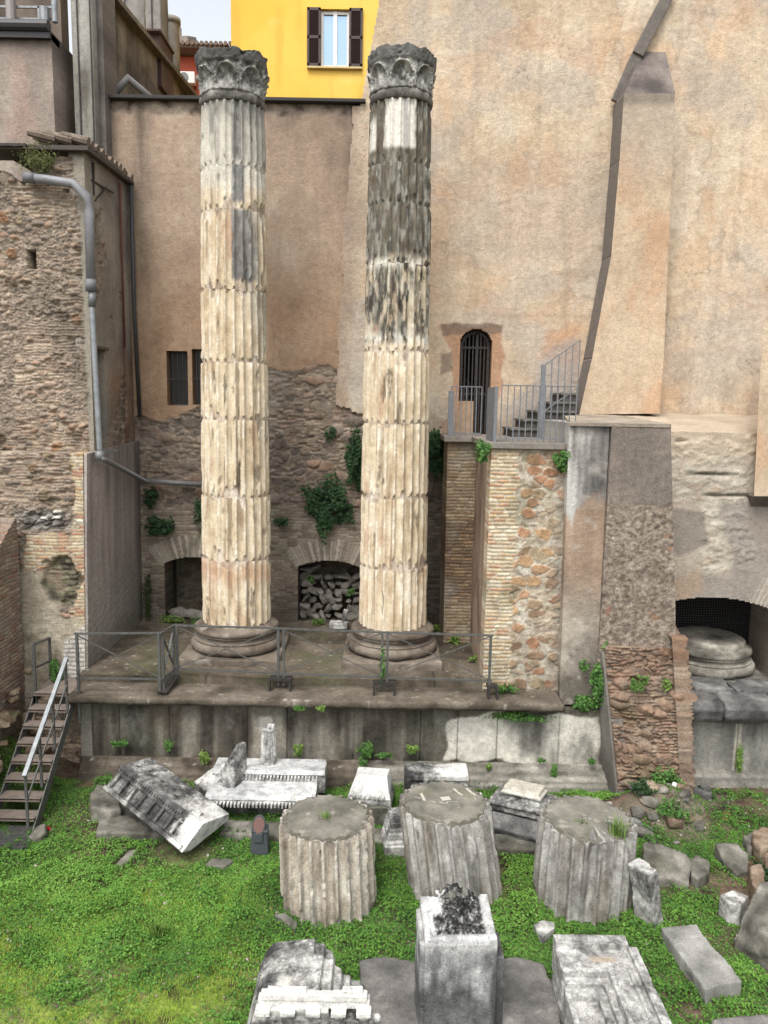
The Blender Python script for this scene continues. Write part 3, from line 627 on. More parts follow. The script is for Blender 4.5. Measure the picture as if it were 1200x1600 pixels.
def f_lf_low(Q):
    a, b = Q[:, 0], Q[:, 2]; h, c = f_leftfront(Q); n2 = fbm(a * 1.5, b * 1.5, 15, 4)
    # neat yellow brick courses
    m, j1, j2 = brick(a, b, .24, .066, .014, 52, .012); cb = lay(MORT, pickh(j1, [S(196, 168, 124), S(206, 184, 146), S(190, 150, 108), S(180, 128, 92), S(210, 194, 160)]), m)
    k = msk(a, b, pxz([(36, 835), (75, 832), (118, 838), (112, 862), (80, 885), (36, 892)], 14.4), .02, .08, 4); k = np.maximum(k, msk(a, b, pxz([(100, 690), (132, 690), (134, 1060), (112, 1060), (118, 900), (105, 850), (112, 780)], 14.4), .02, .08, 4))
    c = lay(c, cb, k); h = h * (1 - k) + .012 * m * k
    # pale mortar field, low down
    pf = msk(a, b, pxz([(30, 895), (95, 895), (95, 960), (128, 970), (132, 1080), (20, 1080)], 14.4), .04, .15, 2.5, 4)
    c = lay(c, pick(.5 + n2 + .5 * fbm(a * 6, b * 6, 3, 4), [S(128, 118, 98), S(166, 156, 134), S(186, 176, 154)]), pf * .85); h = h * (1 - pf * .8)
    # slipped slabs
    q0 = P(65, 815, Y=14.4); sl = np.exp(-((a - q0[0]) / .55) ** 4 - ((b - q0[2]) / .2) ** 4); f1, e, i1, i2, i3 = vor((a + b * .6) / .17, (b - a * .35) / .07, 9)
    c = lay(c, pickh(i1, [S(96, 92, 86), S(130, 126, 118), S(70, 66, 62), S(220, 214, 200) if False else S(150, 146, 136)]), sl); h = h * (1 - sl) + sl * (.08 * i2 * ss(.02, .2, e) - .05)
    for (xx, yy) in ((85, 801), (64, 811), (84, 810), (122, 816)):
        q = P(xx, yy, Y=14.4); d = ss(.0, -.02, np.maximum(np.abs(a - q[0] - .4 * (b - q[2])) - .09, np.abs(b - q[2]) - .035)); c = lay(c, S(224, 218, 204), d); h += .03 * d
    # the dug-out hollow
    q = P(100, 905, Y=14.4); hz = ss(.42, .3, np.hypot((a - q[0]), (b - q[2]) * .75) + .22 * fbm(a * 3.3, b * 3.3, 8, 4)); h -= .12 * hz; c = lay(c, pick(.5 + fbm(a * 5, b * 5, 31, 4), [S(84, 76, 66), S(120, 116, 92), S(144, 124, 104)]), hz)
    # whitewashed corner bricks near the terrace
    wv = msk(a, b, pxz([(98, 1005), (136, 975), (140, 1075), (95, 1080)], 14.3), .03, .08, 3); m, j1, j2 = brick(a, b, .24, .085, .014, 12, .006); c = lay(c, lay(S(150, 146, 138), S(196, 190, 178), m), wv); h = h * (1 - wv) + .012 * m * wv
    return h, c
def f_side_up(Q):
    a, b = Q[:, 1], Q[:, 2]; n1, n2, n3 = plaster_cols(a + 2, b, 25)
    c = pick(.5 + n1 + .7 * n2, [S(124, 118, 108), S(148, 140, 128), S(170, 160, 146)])
    wm = ss(8.6, 7.6, b + 1.2 * n1) * ss(15.8, 16.6, a + .3 * n2); c = lay(c, pick(.5 + n2, [S(132, 104, 82), S(160, 126, 98)]), wm * .8)
    lost = msk(a, b, pyz([(140, 470), (182, 500), (190, 620), (165, 690), (215, 700), (200, 640), (196, 480), (170, 400), (160, 330), (150, 330)], XL), .02, .22, 2.2, 3) * ss(.0, .3, fbm(a * 1.4, b * 1.4, 6, 4) + .15)
    hr, cr = rubble_masonry(a, b, 33, .3, .2, .1, .6); c = lay(c, cr, lost)
    c = c * (1 + .2 * n3)[:, None]
    rd = np.exp(-((a - 17.1) / .05) ** 2); c = lay(c, S(110, 58, 50), rd * .6)
    w = SW; kp = ~((a > w[0]) & (a < w[1]) & (b > w[2]) & (b < w[3]))
    return .012 * n2 - lost * .03 + lost * hr * .7, c, kp
def f_side_low(Q):
    a, b = Q[:, 1], Q[:, 2]; n1, n2, n3 = plaster_cols(a + 6, b, 28); sk = fbm(a * 6, b * .6, 8, 5)
    c = pick(.5 + .8 * n1 + .9 * sk, [S(122, 114, 110), S(148, 138, 132), S(164, 152, 144), S(176, 166, 158)])
    m, j1, j2 = brick(a, b + a * .02, .28, .07, .02, 61, .02); k = ss(4.0, 3.0, b + .5 * n2); c = lay(c, lay(S(146, 140, 132), S(168, 160, 150), m), k * .8)
    c = lay(c, S(70, 66, 60), ss(17.2, 17.7, a + .1 * n2) * .5)
    c = lay(c, S(82, 88, 60), ss(2.8, 2.0, b + .5 * n2) * .35)
    return .012 * n2 + k * .012 * m, c
SWp = [P(148, 545, X=XL), P(166, 690, X=XL)]; SW = (SWp[0][1], SWp[1][1] + .05, SWp[1][2], SWp[0][2])
lb = thing('ruined_brick_house', 'ragged brick and rubble house with a tiled eave at the left edge', 'building', (-6.5, 15, ZT))
YF = 15.2
relief('front_face', [(-8.2, YF, 5.7), (XL, YF, 5.7), (XL, YF, 11.8), (-8.2, YF, 11.8)], .018, f_lf_up, M_MAS, lb, .14, (0, 1, 0))
relief('lower_front_face', [(-8.4, 14.2, -.1), (XL, 14.2, -.1), (XL, 14.62, 6.05), (-8.4, 14.62, 6.05)], .018, f_lf_low, M_MAS, lb, .55, (0, 1, 0))
relief('side_face', [(XL, YF + .02, 5.7), (XL, YB, 5.7), (XL, YB, 11.72), (XL, YF + .02, 11.72)], .024, f_side_up, M_PLA, lb, .3, (-1, 0, 0))
relief('lower_side_face', [(XL + .03, 14.22, 0), (XL + .03, YB, 0), (XL + .10, YB, 6.15), (XL + .06, 14.64, 6.05)], .03, f_side_low, M_PLA, lb, .05, (-1, 0, 0))
b_ = NB(); bx(b_, (XL - .4, (SW[0] + SW[1]) / 2, (SW[2] + SW[3]) / 2), (.05, SW[1] - SW[0], SW[3] - SW[2])); fin('window', b_, mat_plain('dark shutter', S(58, 52, 48), .8), lb)
b_ = NB(); bx(b_, (XL + .02, (SW[0] + SW[1]) / 2, SW[3] + .03), (.1, SW[1] - SW[0] + .2, .06)); fin('window_lintel', b_, mat_plain('window lintel', S(96, 86, 78), .9), lb, .01)
# tiled eave
b_ = NB()
prism(b_, [(15.05, 11.66), (17.69, 11.75), (17.69, 11.83), (15.05, 11.74)], -7.4, XL + .13)
rf = fin('roof', b_, mat_plain('roof edge boards', S(84, 76, 70), .9), lb)
tl = NB()
for k in range(11):
    y = 15.15 + .235 * k
    for row, x in enumerate((XL + .12, XL - .2, XL - .5)):
        pts = [(x - .5, y + .01 * math.sin(k * 5), 11.86 + .09 + .02 * row), (x + random.uniform(-.02, .05), y, 11.84 + random.uniform(-.01, .02) + .02 * row)]
        tube(tl, pts, [.07, .085], 8)
fin('tile', tl, mat_plain('old clay tiles', S(128, 112, 98), .9, 0, .35, 7, .01), rf)
b_ = NB(); bx(b_, (-7.6, 15.45, 11.72), (1.7, .9, .05)); fin('eave_board', b_, M_RUST, lb)
# bracket under the eave
b_ = NB(); bar(b_, (XL, 15.6, 11.0), (XL + .02, 15.6, 11.6), .05); bar(b_, (XL, 15.5, 11.25), (XL + .05, 16.6, 11.3), .03); bar(b_, (XL, 15.65, 10.9), (XL + .05, 16.2, 11.3), .025); fin('eave_bracket', b_, M_RUST, lb)

# far-left side wall coming toward the viewer
def f_lside(Q):
    a, b = Q[:, 1], Q[:, 2]; bb = b - .0 * a
    m, j1, j2 = brick(a, bb, .25, .075, .016, 71, .02); c = lay(S(146, 132, 118), pickh(j1, [S(150, 126, 106), S(132, 112, 98), S(164, 142, 118), S(142, 104, 84)]), m); n = fbm(a * 2, b * 2, 4, 5)
    c = lay(c, S(150, 140, 124), ss(.1, .4, n) * .5); c = lay(c, S(84, 88, 60), ss(1.4, .6, b + .5 * n) * .5)
    kp = b < np.interp(a, [8, 12.2, 13.2, 14.3], [2.6, 3.2, 4.2, 4.9]) + .12 * n
    return .02 * m + .04 * n, c, kp
ls = thing('side_brick_wall', 'low slanting brick wall running toward the viewer at the left edge beside the steel stairs', 'wall', (-7, 12, 0))
relief('wall_face', [(-6.93, 9.5, -.2), (-6.93, 14.28, -.2), (-6.93, 14.28, 5.0), (-6.93, 9.5, 5.0)], .022, f_lside, M_MAS, ls, 1.2, (-1, 0, 0))

# ================================================================== podium
def slabs(a, w, seed, jit=.35):
    j = np.floor(a / w + jit * 0); f = a / w - j; return j, f
PJ = np.array([-5.62, -4.9, -3.95, -2.5, -1.75, -.5, .75, 1.45, 2.2, 3.35, 4.3])
def f_pod(Q):
    a, b = Q[:, 0], Q[:, 2]; i = np.clip(np.searchsorted(PJ, a + .02 * fbm(b * 3, a * 0, 2, 2)) - 1, 0, len(PJ) - 2); i0 = PJ[i]; i1 = PJ[i + 1]
    d = np.minimum(a - i0, i1 - a); big = hsh(i, i * 0, 9); jt = ss(.004, .014, d)
    sk = fbm(a * 5, b * .5, 3, 5); n2 = fbm(a * 2, b * 2, 5, 5, .6); n1 = fbm(a * .7, b * .7, 15, 4)
    c = pick(.52 + .95 * sk + .6 * n1 + .4 * n2 + .4 * (big - .5), [S(62, 57, 50), S(98, 91, 80), S(130, 123, 110), S(166, 158, 142)])
    c = lay(c, S(116, 98, 80), ss(.1, .5, fbm(a * 1.1, b * .9, 25, 4)) * .4); c = lay(c, S(158, 154, 142), ss(.1, .5, fbm(a * 2.3, b * 1.2, 27, 5, .6)) * .5); c = lay(c, S(92, 96, 76), ss(.0, .5, fbm(a * .8, b * 2, 29, 4)) * .3)
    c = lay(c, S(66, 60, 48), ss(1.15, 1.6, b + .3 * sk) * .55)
    wh = msk(a, b, pxz([(698, 1128), (770, 1112), (935, 1120), (935, 1195), (692, 1188)], YP), .03, .16, 2.2, 3)
    wc = pick(.62 + 1.1 * fbm(a * 2.2, b * 1.2, 35, 5) + .4 * sk, [S(108, 104, 96), S(160, 156, 144), S(216, 210, 194), S(226, 220, 206)])
    c = lay(c, wc, wh)
    w2 = msk(a, b, pxz([(405, 1120), (425, 1118), (428, 1150), (405, 1145)], YP), .02, .05); c = lay(c, S(196, 190, 178), w2)
    c = c * (.35 + .65 * jt)[:, None]
    return .01 * n2 - .02 * (1 - jt) + .012 * (big - .5), c
def f_terr(Q):
    a, b = Q[:, 0], Q[:, 1]; n1 = fbm(a * .9, b * .9, 5, 5); n2 = fbm(a * 4, b * 4, 6, 4); i = np.floor(a / 1.45 + .3); fa = np.abs((a / 1.45 + .3) % 1 - .5)
    fb = np.abs((b / .95 + .2) % 1 - .5); jt = ss(.002, .012, np.minimum(.5 - fa, 1) * 1.45) * ss(.002, .012, (.5 - fb) * .95)
    c = pick(.5 + n1 + .5 * n2, [S(64, 56, 45), S(86, 77, 63), S(106, 95, 79), S(120, 110, 95)])
    c = lay(c, S(80, 86, 50), ss(.05, .4, fbm(a * 1.6, b * 1.6, 9, 5)) * .45)
    c = lay(c, S(180, 174, 160), ss(.52, .6, fbm(a * 16, b * 16, 19, 3)) * .7)
    c = c * (.5 + .5 * jt)[:, None]; return .006 * n2 - .012 * (1 - jt), c
pod = thing('temple_podium', 'long dark travertine podium with moulded cornice, carrying the two columns', 'podium', (-1, YP, 0))
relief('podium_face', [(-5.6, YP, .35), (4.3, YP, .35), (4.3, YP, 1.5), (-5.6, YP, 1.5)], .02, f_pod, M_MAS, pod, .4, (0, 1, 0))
def f_edge(Q):
    a = Q[:, 0]; h, c, = f_terr(Q)[:2]; b = Q[:, 2]; n = fbm(a * 3, b * 6 + Q[:, 1] * 3, 3, 4)
    c = pick(.5 + n, [S(76, 68, 56), S(104, 94, 80), S(122, 112, 98)]); c = lay(c, S(186, 180, 166), ss(.48, .58, fbm(a * 6, Q[:, 1] * 14, 12, 4)) * .6)
    i = np.floor(a / 1.17 + .4); f = np.abs((a / 1.17 + .4) % 1 - .5); j = ss(.003, .012, (.5 - f) * 1.17); return .008 * n - .015 * (1 - j), c * (.45 + .55 * j)[:, None]
def mould(nm, prof, x0, x1, fn, mat, par, res=.03):
    """moulding whose profile (y,z) points run from bottom to top, extruded along x"""
    Vs, Cs, Fs = [], [], []; nx = int((x1 - x0) / res); xs = np.linspace(x0, x1, nx + 1); pr = []
    for (p, q) in zip(prof, prof[1:]):
        k = max(1, int(math.hypot(q[0] - p[0], q[1] - p[1]) / res)); pr += [(p[0] + (q[0] - p[0]) * t / k, p[1] + (q[1] - p[1]) * t / k) for t in range(k)]
    pr.append(prof[-1]); pr = np.array(pr); n = len(pr)
    X = np.repeat(xs, n); Yy = np.tile(pr[:, 0], nx + 1); Zz = np.tile(pr[:, 1], nx + 1); Q = np.stack([X, Yy, Zz], 1)
    t = np.gradient(pr, axis=0); nn = np.stack([-t[:, 1], t[:, 0]], 1); nn /= np.linalg.norm(nn, axis=1)[:, None] + 1e-9
    h, c = fn(Q)[:2]; Nn = np.tile(nn, (nx + 1, 1)); Q = Q.copy(); Q[:, 1] += Nn[:, 0] * h; Q[:, 2] += Nn[:, 1] * h
    idx = np.arange((nx + 1) * n).reshape(nx + 1, n); F = np.stack([idx[:-1, :-1], idx[1:, :-1], idx[1:, 1:], idx[:-1, 1:]], -1).reshape(-1, 4)
    b0 = len(Q); yb = pr[:, 0].max() + .15; cap = []
    Qe = np.array([[x0, yb, pr[0, 1]], [x0, yb, pr[-1, 1]], [x1, yb, pr[0, 1]], [x1, yb, pr[-1, 1]]])
    ob = link(nm, mesh_np(nm, Q, F, c, True), mat, par)
    bm = bmesh.new(); bm.from_mesh(ob.data)
    bmesh.ops.holes_fill(bm, edges=[e for e in bm.edges if e.is_boundary], sides=0)
    bm.to_mesh(ob.data); bm.free(); return ob
YC = 13.28
mould('cornice', [(YP + .05, 1.44), (YP - .06, 1.46), (YP - .10, 1.52), (YP - .26, 1.57), (YP - .30, 1.60), (YC + .02, 1.61), (YC, 1.66), (YC, 1.72), (YC + .02, 1.75), (YC + .75, 1.76), (YC + .75, 1.45)], -5.68, 3.33, f_edge, M_MAS, pod)
mould('base_moulding', [(YP - .28, -.2), (YP - .28, .10), (YP - .24, .12), (YP - .24, .2), (YP - .16, .24), (YP - .14, .32), (YP - .05, .36), (YP - .04, .42), (YP + .1, .42), (YP + .1, -.2)], -5.62, 4.28, lambda Q: (lambda h, c, n: (h, lay(c, pick(.5 + n, [S(96, 92, 82), S(146, 142, 130), S(184, 179, 166)]), ss(-.6, .8, Q[:, 0] + n) * .85)))(*f_edge(Q)[:2], fbm(Q[:, 0] * 2, Q[:, 2] * 6 + Q[:, 1] * 4, 33, 5, .6)), M_MAS, pod)
# front walk strip, riser and upper terrace
relief('upper_paving', [(-5.75, 14.0, ZT), (4.1, 14.0, ZT), (4.1, YB + 1.2, ZT), (-5.75, YB + 1.2, ZT)], .035, f_terr, M_MAS, pod, .5, (0, 0, -1))
relief('end_face', [(-5.61, 14.3, -.1), (-5.61, YP - .02, -.1), (-5.61, YP - .02, 1.46), (-5.61, 14.3, 1.46)], .03, f_side_low, M_PLA, pod, .2, (1, 0, 0))

# right-hand stretch of podium
def f_pod2(Q):
    a, b = Q[:, 0], Q[:, 2]; sk = fbm(a * 5, b * .6, 43, 5); n2 = fbm(a * 2, b * 2, 5, 5)
    c = pick(.5 + .9 * sk + .4 * n2, [S(92, 90, 84), S(130, 128, 120), S(168, 164, 152)])
    q = P(1153, 1150, Y=13.9)[0]; d = np.abs(a - q - .02 * n2); c = lay(c, S(204, 196, 176), ss(.09, .03, d) * .8); c = c * (.4 + .6 * ss(.005, .02, d))[:, None]
    return .01 * n2 - .02 * ss(.02, .005, d), c
p2 = thing('right_podium', 'grey marble podium stretch below the arch, topped with broken dark cornice slabs', 'podium', (7, 13.9, 0))
relief('podium_face', [(5.66, 13.9, .2), (9.2, 13.9, .2), (9.2, 13.9, 1.3), (5.66, 13.9, 1.3)], .025, f_pod2, M_MAS, p2, .6, (0, 1, 0))
mould('base_moulding', [(13.72, -.3), (13.72, .2), (13.8, .24), (13.95, .26), (13.95, -.3)], 5.9, 9.2, lambda Q: (.015 * fbm(Q[:, 0] * 4, Q[:, 2] * 4, 3, 4), pick(.5 + fbm(Q[:, 0] * 3, Q[:, 2] * 5, 3, 4), [S(110, 106, 98), S(168, 162, 150)])), M_MAS, p2)
def c_dark(V, W, Nn, s):
    n = fbm(W[:, 0] * 3 + s, W[:, 1] * 3, W[:, 2] * 3, 5, .6); n2 = fbm(W[:, 0] * 11, W[:, 1] * 11 + s, W[:, 2] * 11, 3)
    c = pick(.5 + n + .3 * n2, [S(70, 68, 66), S(104, 102, 100), S(142, 140, 136)]); return lay(c, S(206, 202, 194), ss(.3, .5, n) * ss(.1, .6, n2) * .7)
def c_marble(V, W, Nn, s, dk=.0, wt=.0):
    x, y, z = W.T; n = fbm(x * 1.7 + s, y * 1.7, z * 1.7, 5, .6); n2 = fbm(x * 7, y * 7 + s, z * 5, 5, .7); st = fbm(x * 7 + s, y * 7, z * .9, 4); n3_ = fbm(x * 24 + s, y * 24, z * 24, 3, .7)
    t = .46 + .85 * n + .75 * n2 + .3 * n3_ - dk + wt
    c = pick(t, [S(58, 57, 56), S(104, 103, 100), S(150, 148, 143), S(196, 194, 188), S(224, 222, 215)])
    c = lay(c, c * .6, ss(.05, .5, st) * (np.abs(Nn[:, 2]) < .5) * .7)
    return c
def c_travert(V, W, Nn, s):
    x, y, z = W.T; n = fbm(x * 2 + s, y * 2, z * 2, 5, .6); n2 = fbm(x * 9, y * 9 + s, z * 9, 4)
    c = pick(.5 + .9 * n + .5 * n2, [S(66, 64, 56), S(98, 95, 85), S(122, 118, 107), S(150, 146, 134)]); return lay(c, S(92, 94, 70), ss(.1, .5, fbm(x * 3, y * 3 + s, z * 3, 4)) * .4)
for k, (x0, x1) in enumerate(((5.55, 6.35), (6.36, 7.35), (7.36, 9.2))):
    b_ = NB(); prism(b_, [(13.85, 1.28), (13.62, 1.32), (13.55, 1.42), (13.5, 1.62), (13.62, 1.74), (14.3, 1.76), (14.4, 1.3)], x0 + .012, x1 - .012)
    stonework('cornice_block', b_, .035, c_dark, M_ROCK, p2, None, .05, 2.5, .10, k * 7)
for k, (x0, x1, z) in enumerate(((5.6, 5.95, 1.86), (5.97, 6.75, 1.84), (6.76, 9.2, 1.80))):
    b_ = NB(); bx(b_, ((x0 + x1) / 2, 14.35, z - .08), (x1 - x0 - .02, .65, .16)); stonework('slab', b_, .03, c_dark, M_ROCK, p2, None, .02, 4, .04, k * 5 + 2)
b_ = NB(); bx(b_, (7.2, 15.4, 1.5), (4, 2.2, .5)); fin('podium_core', b_, mat_plain('earth fill', S(96, 88, 74), .95, 0, .3, 5, .02), p2)

# ================================================================== pier with landing, balcony, stone stairs
ZL = 6.44
def f_pierA(Q):
    a, b = Q[:, 0], Q[:, 2]; m, j1, j2 = brick(a, b, .25, .072, .018, 81, .012)
    cb = lay(S(196, 184, 160), pickh(j1, [S(206, 176, 132), S(214, 192, 154), S(196, 150, 112), S(222, 208, 178), S(190, 166, 130)]), m)
    nn = fbm(a * 5, b * 5, 8, 5); nf = fbm(a * 18, b * 18, 9, 3, .7); wa = a + .09 * fbm(a * 4, b * 4, 2, 4, .6); wb = b + .08 * fbm(a * 4, b * 4, 5, 4, .6)
    f1, e, i1, i2, i3 = vor(wa / .29, wb / .185, 83, 1.0); on = (i1 > .34); sm = ss(.02, .14, e + .1 * nf) * on * ss(.60, .46, f1 + .14 * nn)
    g1, ge, k1_, k2_, k3_ = vor(wa / .13, wb / .09, 87, 1.0); sm2 = ss(.08, .2, ge) * (k1_ > .5) * (1 - sm)
    cs = pickh(i2, [S(176, 128, 90), S(166, 118, 84), S(186, 146, 102), S(152, 122, 94), S(178, 136, 98), S(172, 152, 120), S(160, 134, 104)]) * (1 + .35 * nn + .25 * nf)[:, None]
    mor = pick(.5 + nn + .4 * nf, [S(162, 148, 128), S(188, 176, 154), S(206, 198, 180)])
    mor = lay(mor, pickh(k2_, [S(176, 152, 122), S(160, 138, 114), S(190, 172, 144), S(148, 130, 112)]), sm2 * .75)
    m2, k1, k2 = brick(a, b, .2, .06, .02, 85, .03); mor = lay(mor, pickh(k1, [S(184, 160, 128), S(170, 150, 124), S(194, 178, 150)]), m2 * ss(.0, .2, fbm(a * 2, b * 2, 6, 3)) * .6)
    c = lay(mor, cs, sm * .92); h = sm * (.010 + .018 * i3) + sm2 * .010 + .018 * nn + .006 * nf
    ed = 2.42 + .10 * (hsh(np.floor(b / .072 / 3), b * 0, 3) - .5) + .04 * nn; k = ss(.02, -.02, a - ed); c = lay(c, cb, k); h = h * (1 - k) + .016 * m * k
    gr = ss(3.0, 1.9, b + .4 * nn); c = lay(c, c * .78, gr)
    c = lay(c, S(150, 138, 120), ss(6.1, 6.35, b) * .5); c = lay(c, S(150, 142, 130), ss(3.1, 3.35, a + .05 * nn) * .7); 
    c = lay(c, S(96, 92, 60), ss(.3, .5, fbm(a * 2, b * 2, 66, 4)) * .35)
    return h, c
def f_pierB(Q):
    a, b = Q[:, 0] + Q[:, 1] * .3, Q[:, 2]; m, j1, j2 = brick(a, b, .25, .072, .018, 91, .012); n = fbm(a * 1.3, b * .9, 4, 4)
    c = lay(S(140, 128, 108), pickh(j1, [S(160, 138, 104), S(172, 150, 118), S(140, 112, 84), S(150, 126, 98)]), m)
    c = lay(c, lay(S(92, 70, 54), S(150, 118, 84), m * (j2 > .6)), msk(a, b, [(0, 2.9), (9, 2.9), (9, 4.6), (0, 4.8)], .1, .5, 1.5) * .7)
    c = lay(c, S(152, 146, 132), ss(.1, .4, fbm(a * 2.2, b * 1.3, 14, 4)) * .55)
    return .016 * m + .02 * n, c
pr = thing('landing_pier', 'tall brick and ochre tufa pier carrying the stair landing, right of the second column', 'pier', (2.6, 14, ZT))
relief('front_face', [(1.93, 14.0, 1.7), (3.5, 14.0, 1.7), (3.5, 14.0, ZL - .12), (1.93, 14.0, ZL - .12)], .017, f_pierA, M_MAS, pr, .5, (0, 1, 0))
relief('side_face', [(1.94, 16.6, 1.7), (1.94, 14.02, 1.7), (1.94, 14.02, ZL - .12), (1.94, 16.6, ZL - .12)], .03, lambda Q: (.02 * fbm(Q[:, 1] * 3, Q[:, 2] * 3, 5, 4), pick(.5 + fbm(Q[:, 1] * 3, Q[:, 2] * 1.4, 5, 5), [S(120, 98, 80), S(168, 144, 122)])), M_PLA, pr, .3, (1, 0, 0))
relief('rear_pier', [(1.36, 16.4, 1.7), (2.1, 16.4, 1.7), (2.1, 16.4, ZL - .12), (1.33, 16.4, ZL - .12)], .02, f_pierB, M_MAS, pr, 1.3, (0, 1, 0))
b_ = NB(); bx(b_, (2.7, 15.8, ZL - .06), (1.75, 3.75, .115)); bx(b_, (1.55, 16.95, ZL - .063), (.62, 1.4, .115))
fin('landing_slab', b_, mat_plain('landing concrete', S(132, 124, 114), .9, 0, .2, 10, .01), pr, .012)
# steps
st = thing('stone_stairs', 'flight of dark stone steps rising right behind the balcony railing', 'stairs', (3.3, 16.6, ZL))
M_STEP = mat_plain('step stone', S(112, 108, 102), .9, 0, .3, 9, .012); M_RISE = mat_plain('step riser', S(84, 80, 76), .95, 0, .3, 6)
for k in range(8):
    x = P(795 + 19 * k, 660, Y=16.6)[0]; z = ZL + .19 * (k + 1)
    if x > 3.85: break
    b_ = NB(); bx(b_, ((x + 4.02) / 2, 16.95, z - .025), (4.02 - x, 1.2, .05)); s_ = fin('step', b_, M_STEP, st, .008)
    b_ = NB(); bx(b_, ((x + 4.06) / 2, 16.97, z - .12), (3.98 - x, 1.16, .14)); fin('riser', b_, M_RISE, s_)
# balcony railing
rl = thing('balcony_railing', 'grey iron baluster railing with a panelled gate post round the stair landing', 'railing', (2.6, 14.1, ZL))
M_BAL = mat_plain('grey balcony iron', S(120, 122, 126), .55, .1, .15, 12)
ZR = P(780, 602, Y=14.1)[2]
def rail_run(p0, p1, n, zt0, zt1, zb=ZL + .06):
    b_ = NB(); bar(b_, (p0[0], p0[1], zt0), (p1[0], p1[1], zt1), .035, .02); bar(b_, (p0[0], p0[1], zb), (p1[0], p1[1], zb + (zt1 - zt0)), .03, .02); fin('handrail', b_, M_BAL, rl)
    for k in range(n + 1):
        t = k / n; x = p0[0] + (p1[0] - p0[0]) * t; y = p0[1] + (p1[1] - p0[1]) * t
        b_ = NB(); bar(b_, (x, y, ZL if zt0 == zt1 else zb + (zt1 - zt0) * t), (x, y, zt0 + (zt1 - zt0) * t), .018); fin('baluster', b_, M_BAL, rl)
rail_run((2.1, 14.1), (3.46, 14.1), 12, ZR, ZR)
xg = P(705, 620, Y=16.4)[0]
rail_run((xg, 16.4), (2.02, 16.4), 6, P(720, 604, Y=16.4)[2], P(720, 604, Y=16.4)[2])
s0 = P(852, 570, Y=15.9); s1 = P(905, 533, Y=15.9)
rail_run((s0[0], 15.9), (s1[0] + .02, 15.9), 5, s0[2], s1[2] + .02, s0[2] - .95)
b_ = NB(); bx(b_, (s0[0] - .03, 15.9, (s0[2] + ZL) / 2), (.09, .05, s0[2] - ZL)); fin('post', b_, M_BAL, rl)
b_ = NB(); bx(b_, (xg, 16.38, ZL + .47), (.12, .05, .94)); fin('post', b_, M_BAL, rl)
b_ = NB(); bar(b_, (1.98, 14.12, ZL + .5), (1.96, 14.95, ZL + .5), .98, .02, (1, 0, 0)); bx(b_, (2.0, 14.1, ZL + .5), (.06, .04, 1.0)); fin('gate_panel', b_, M_BAL, rl)
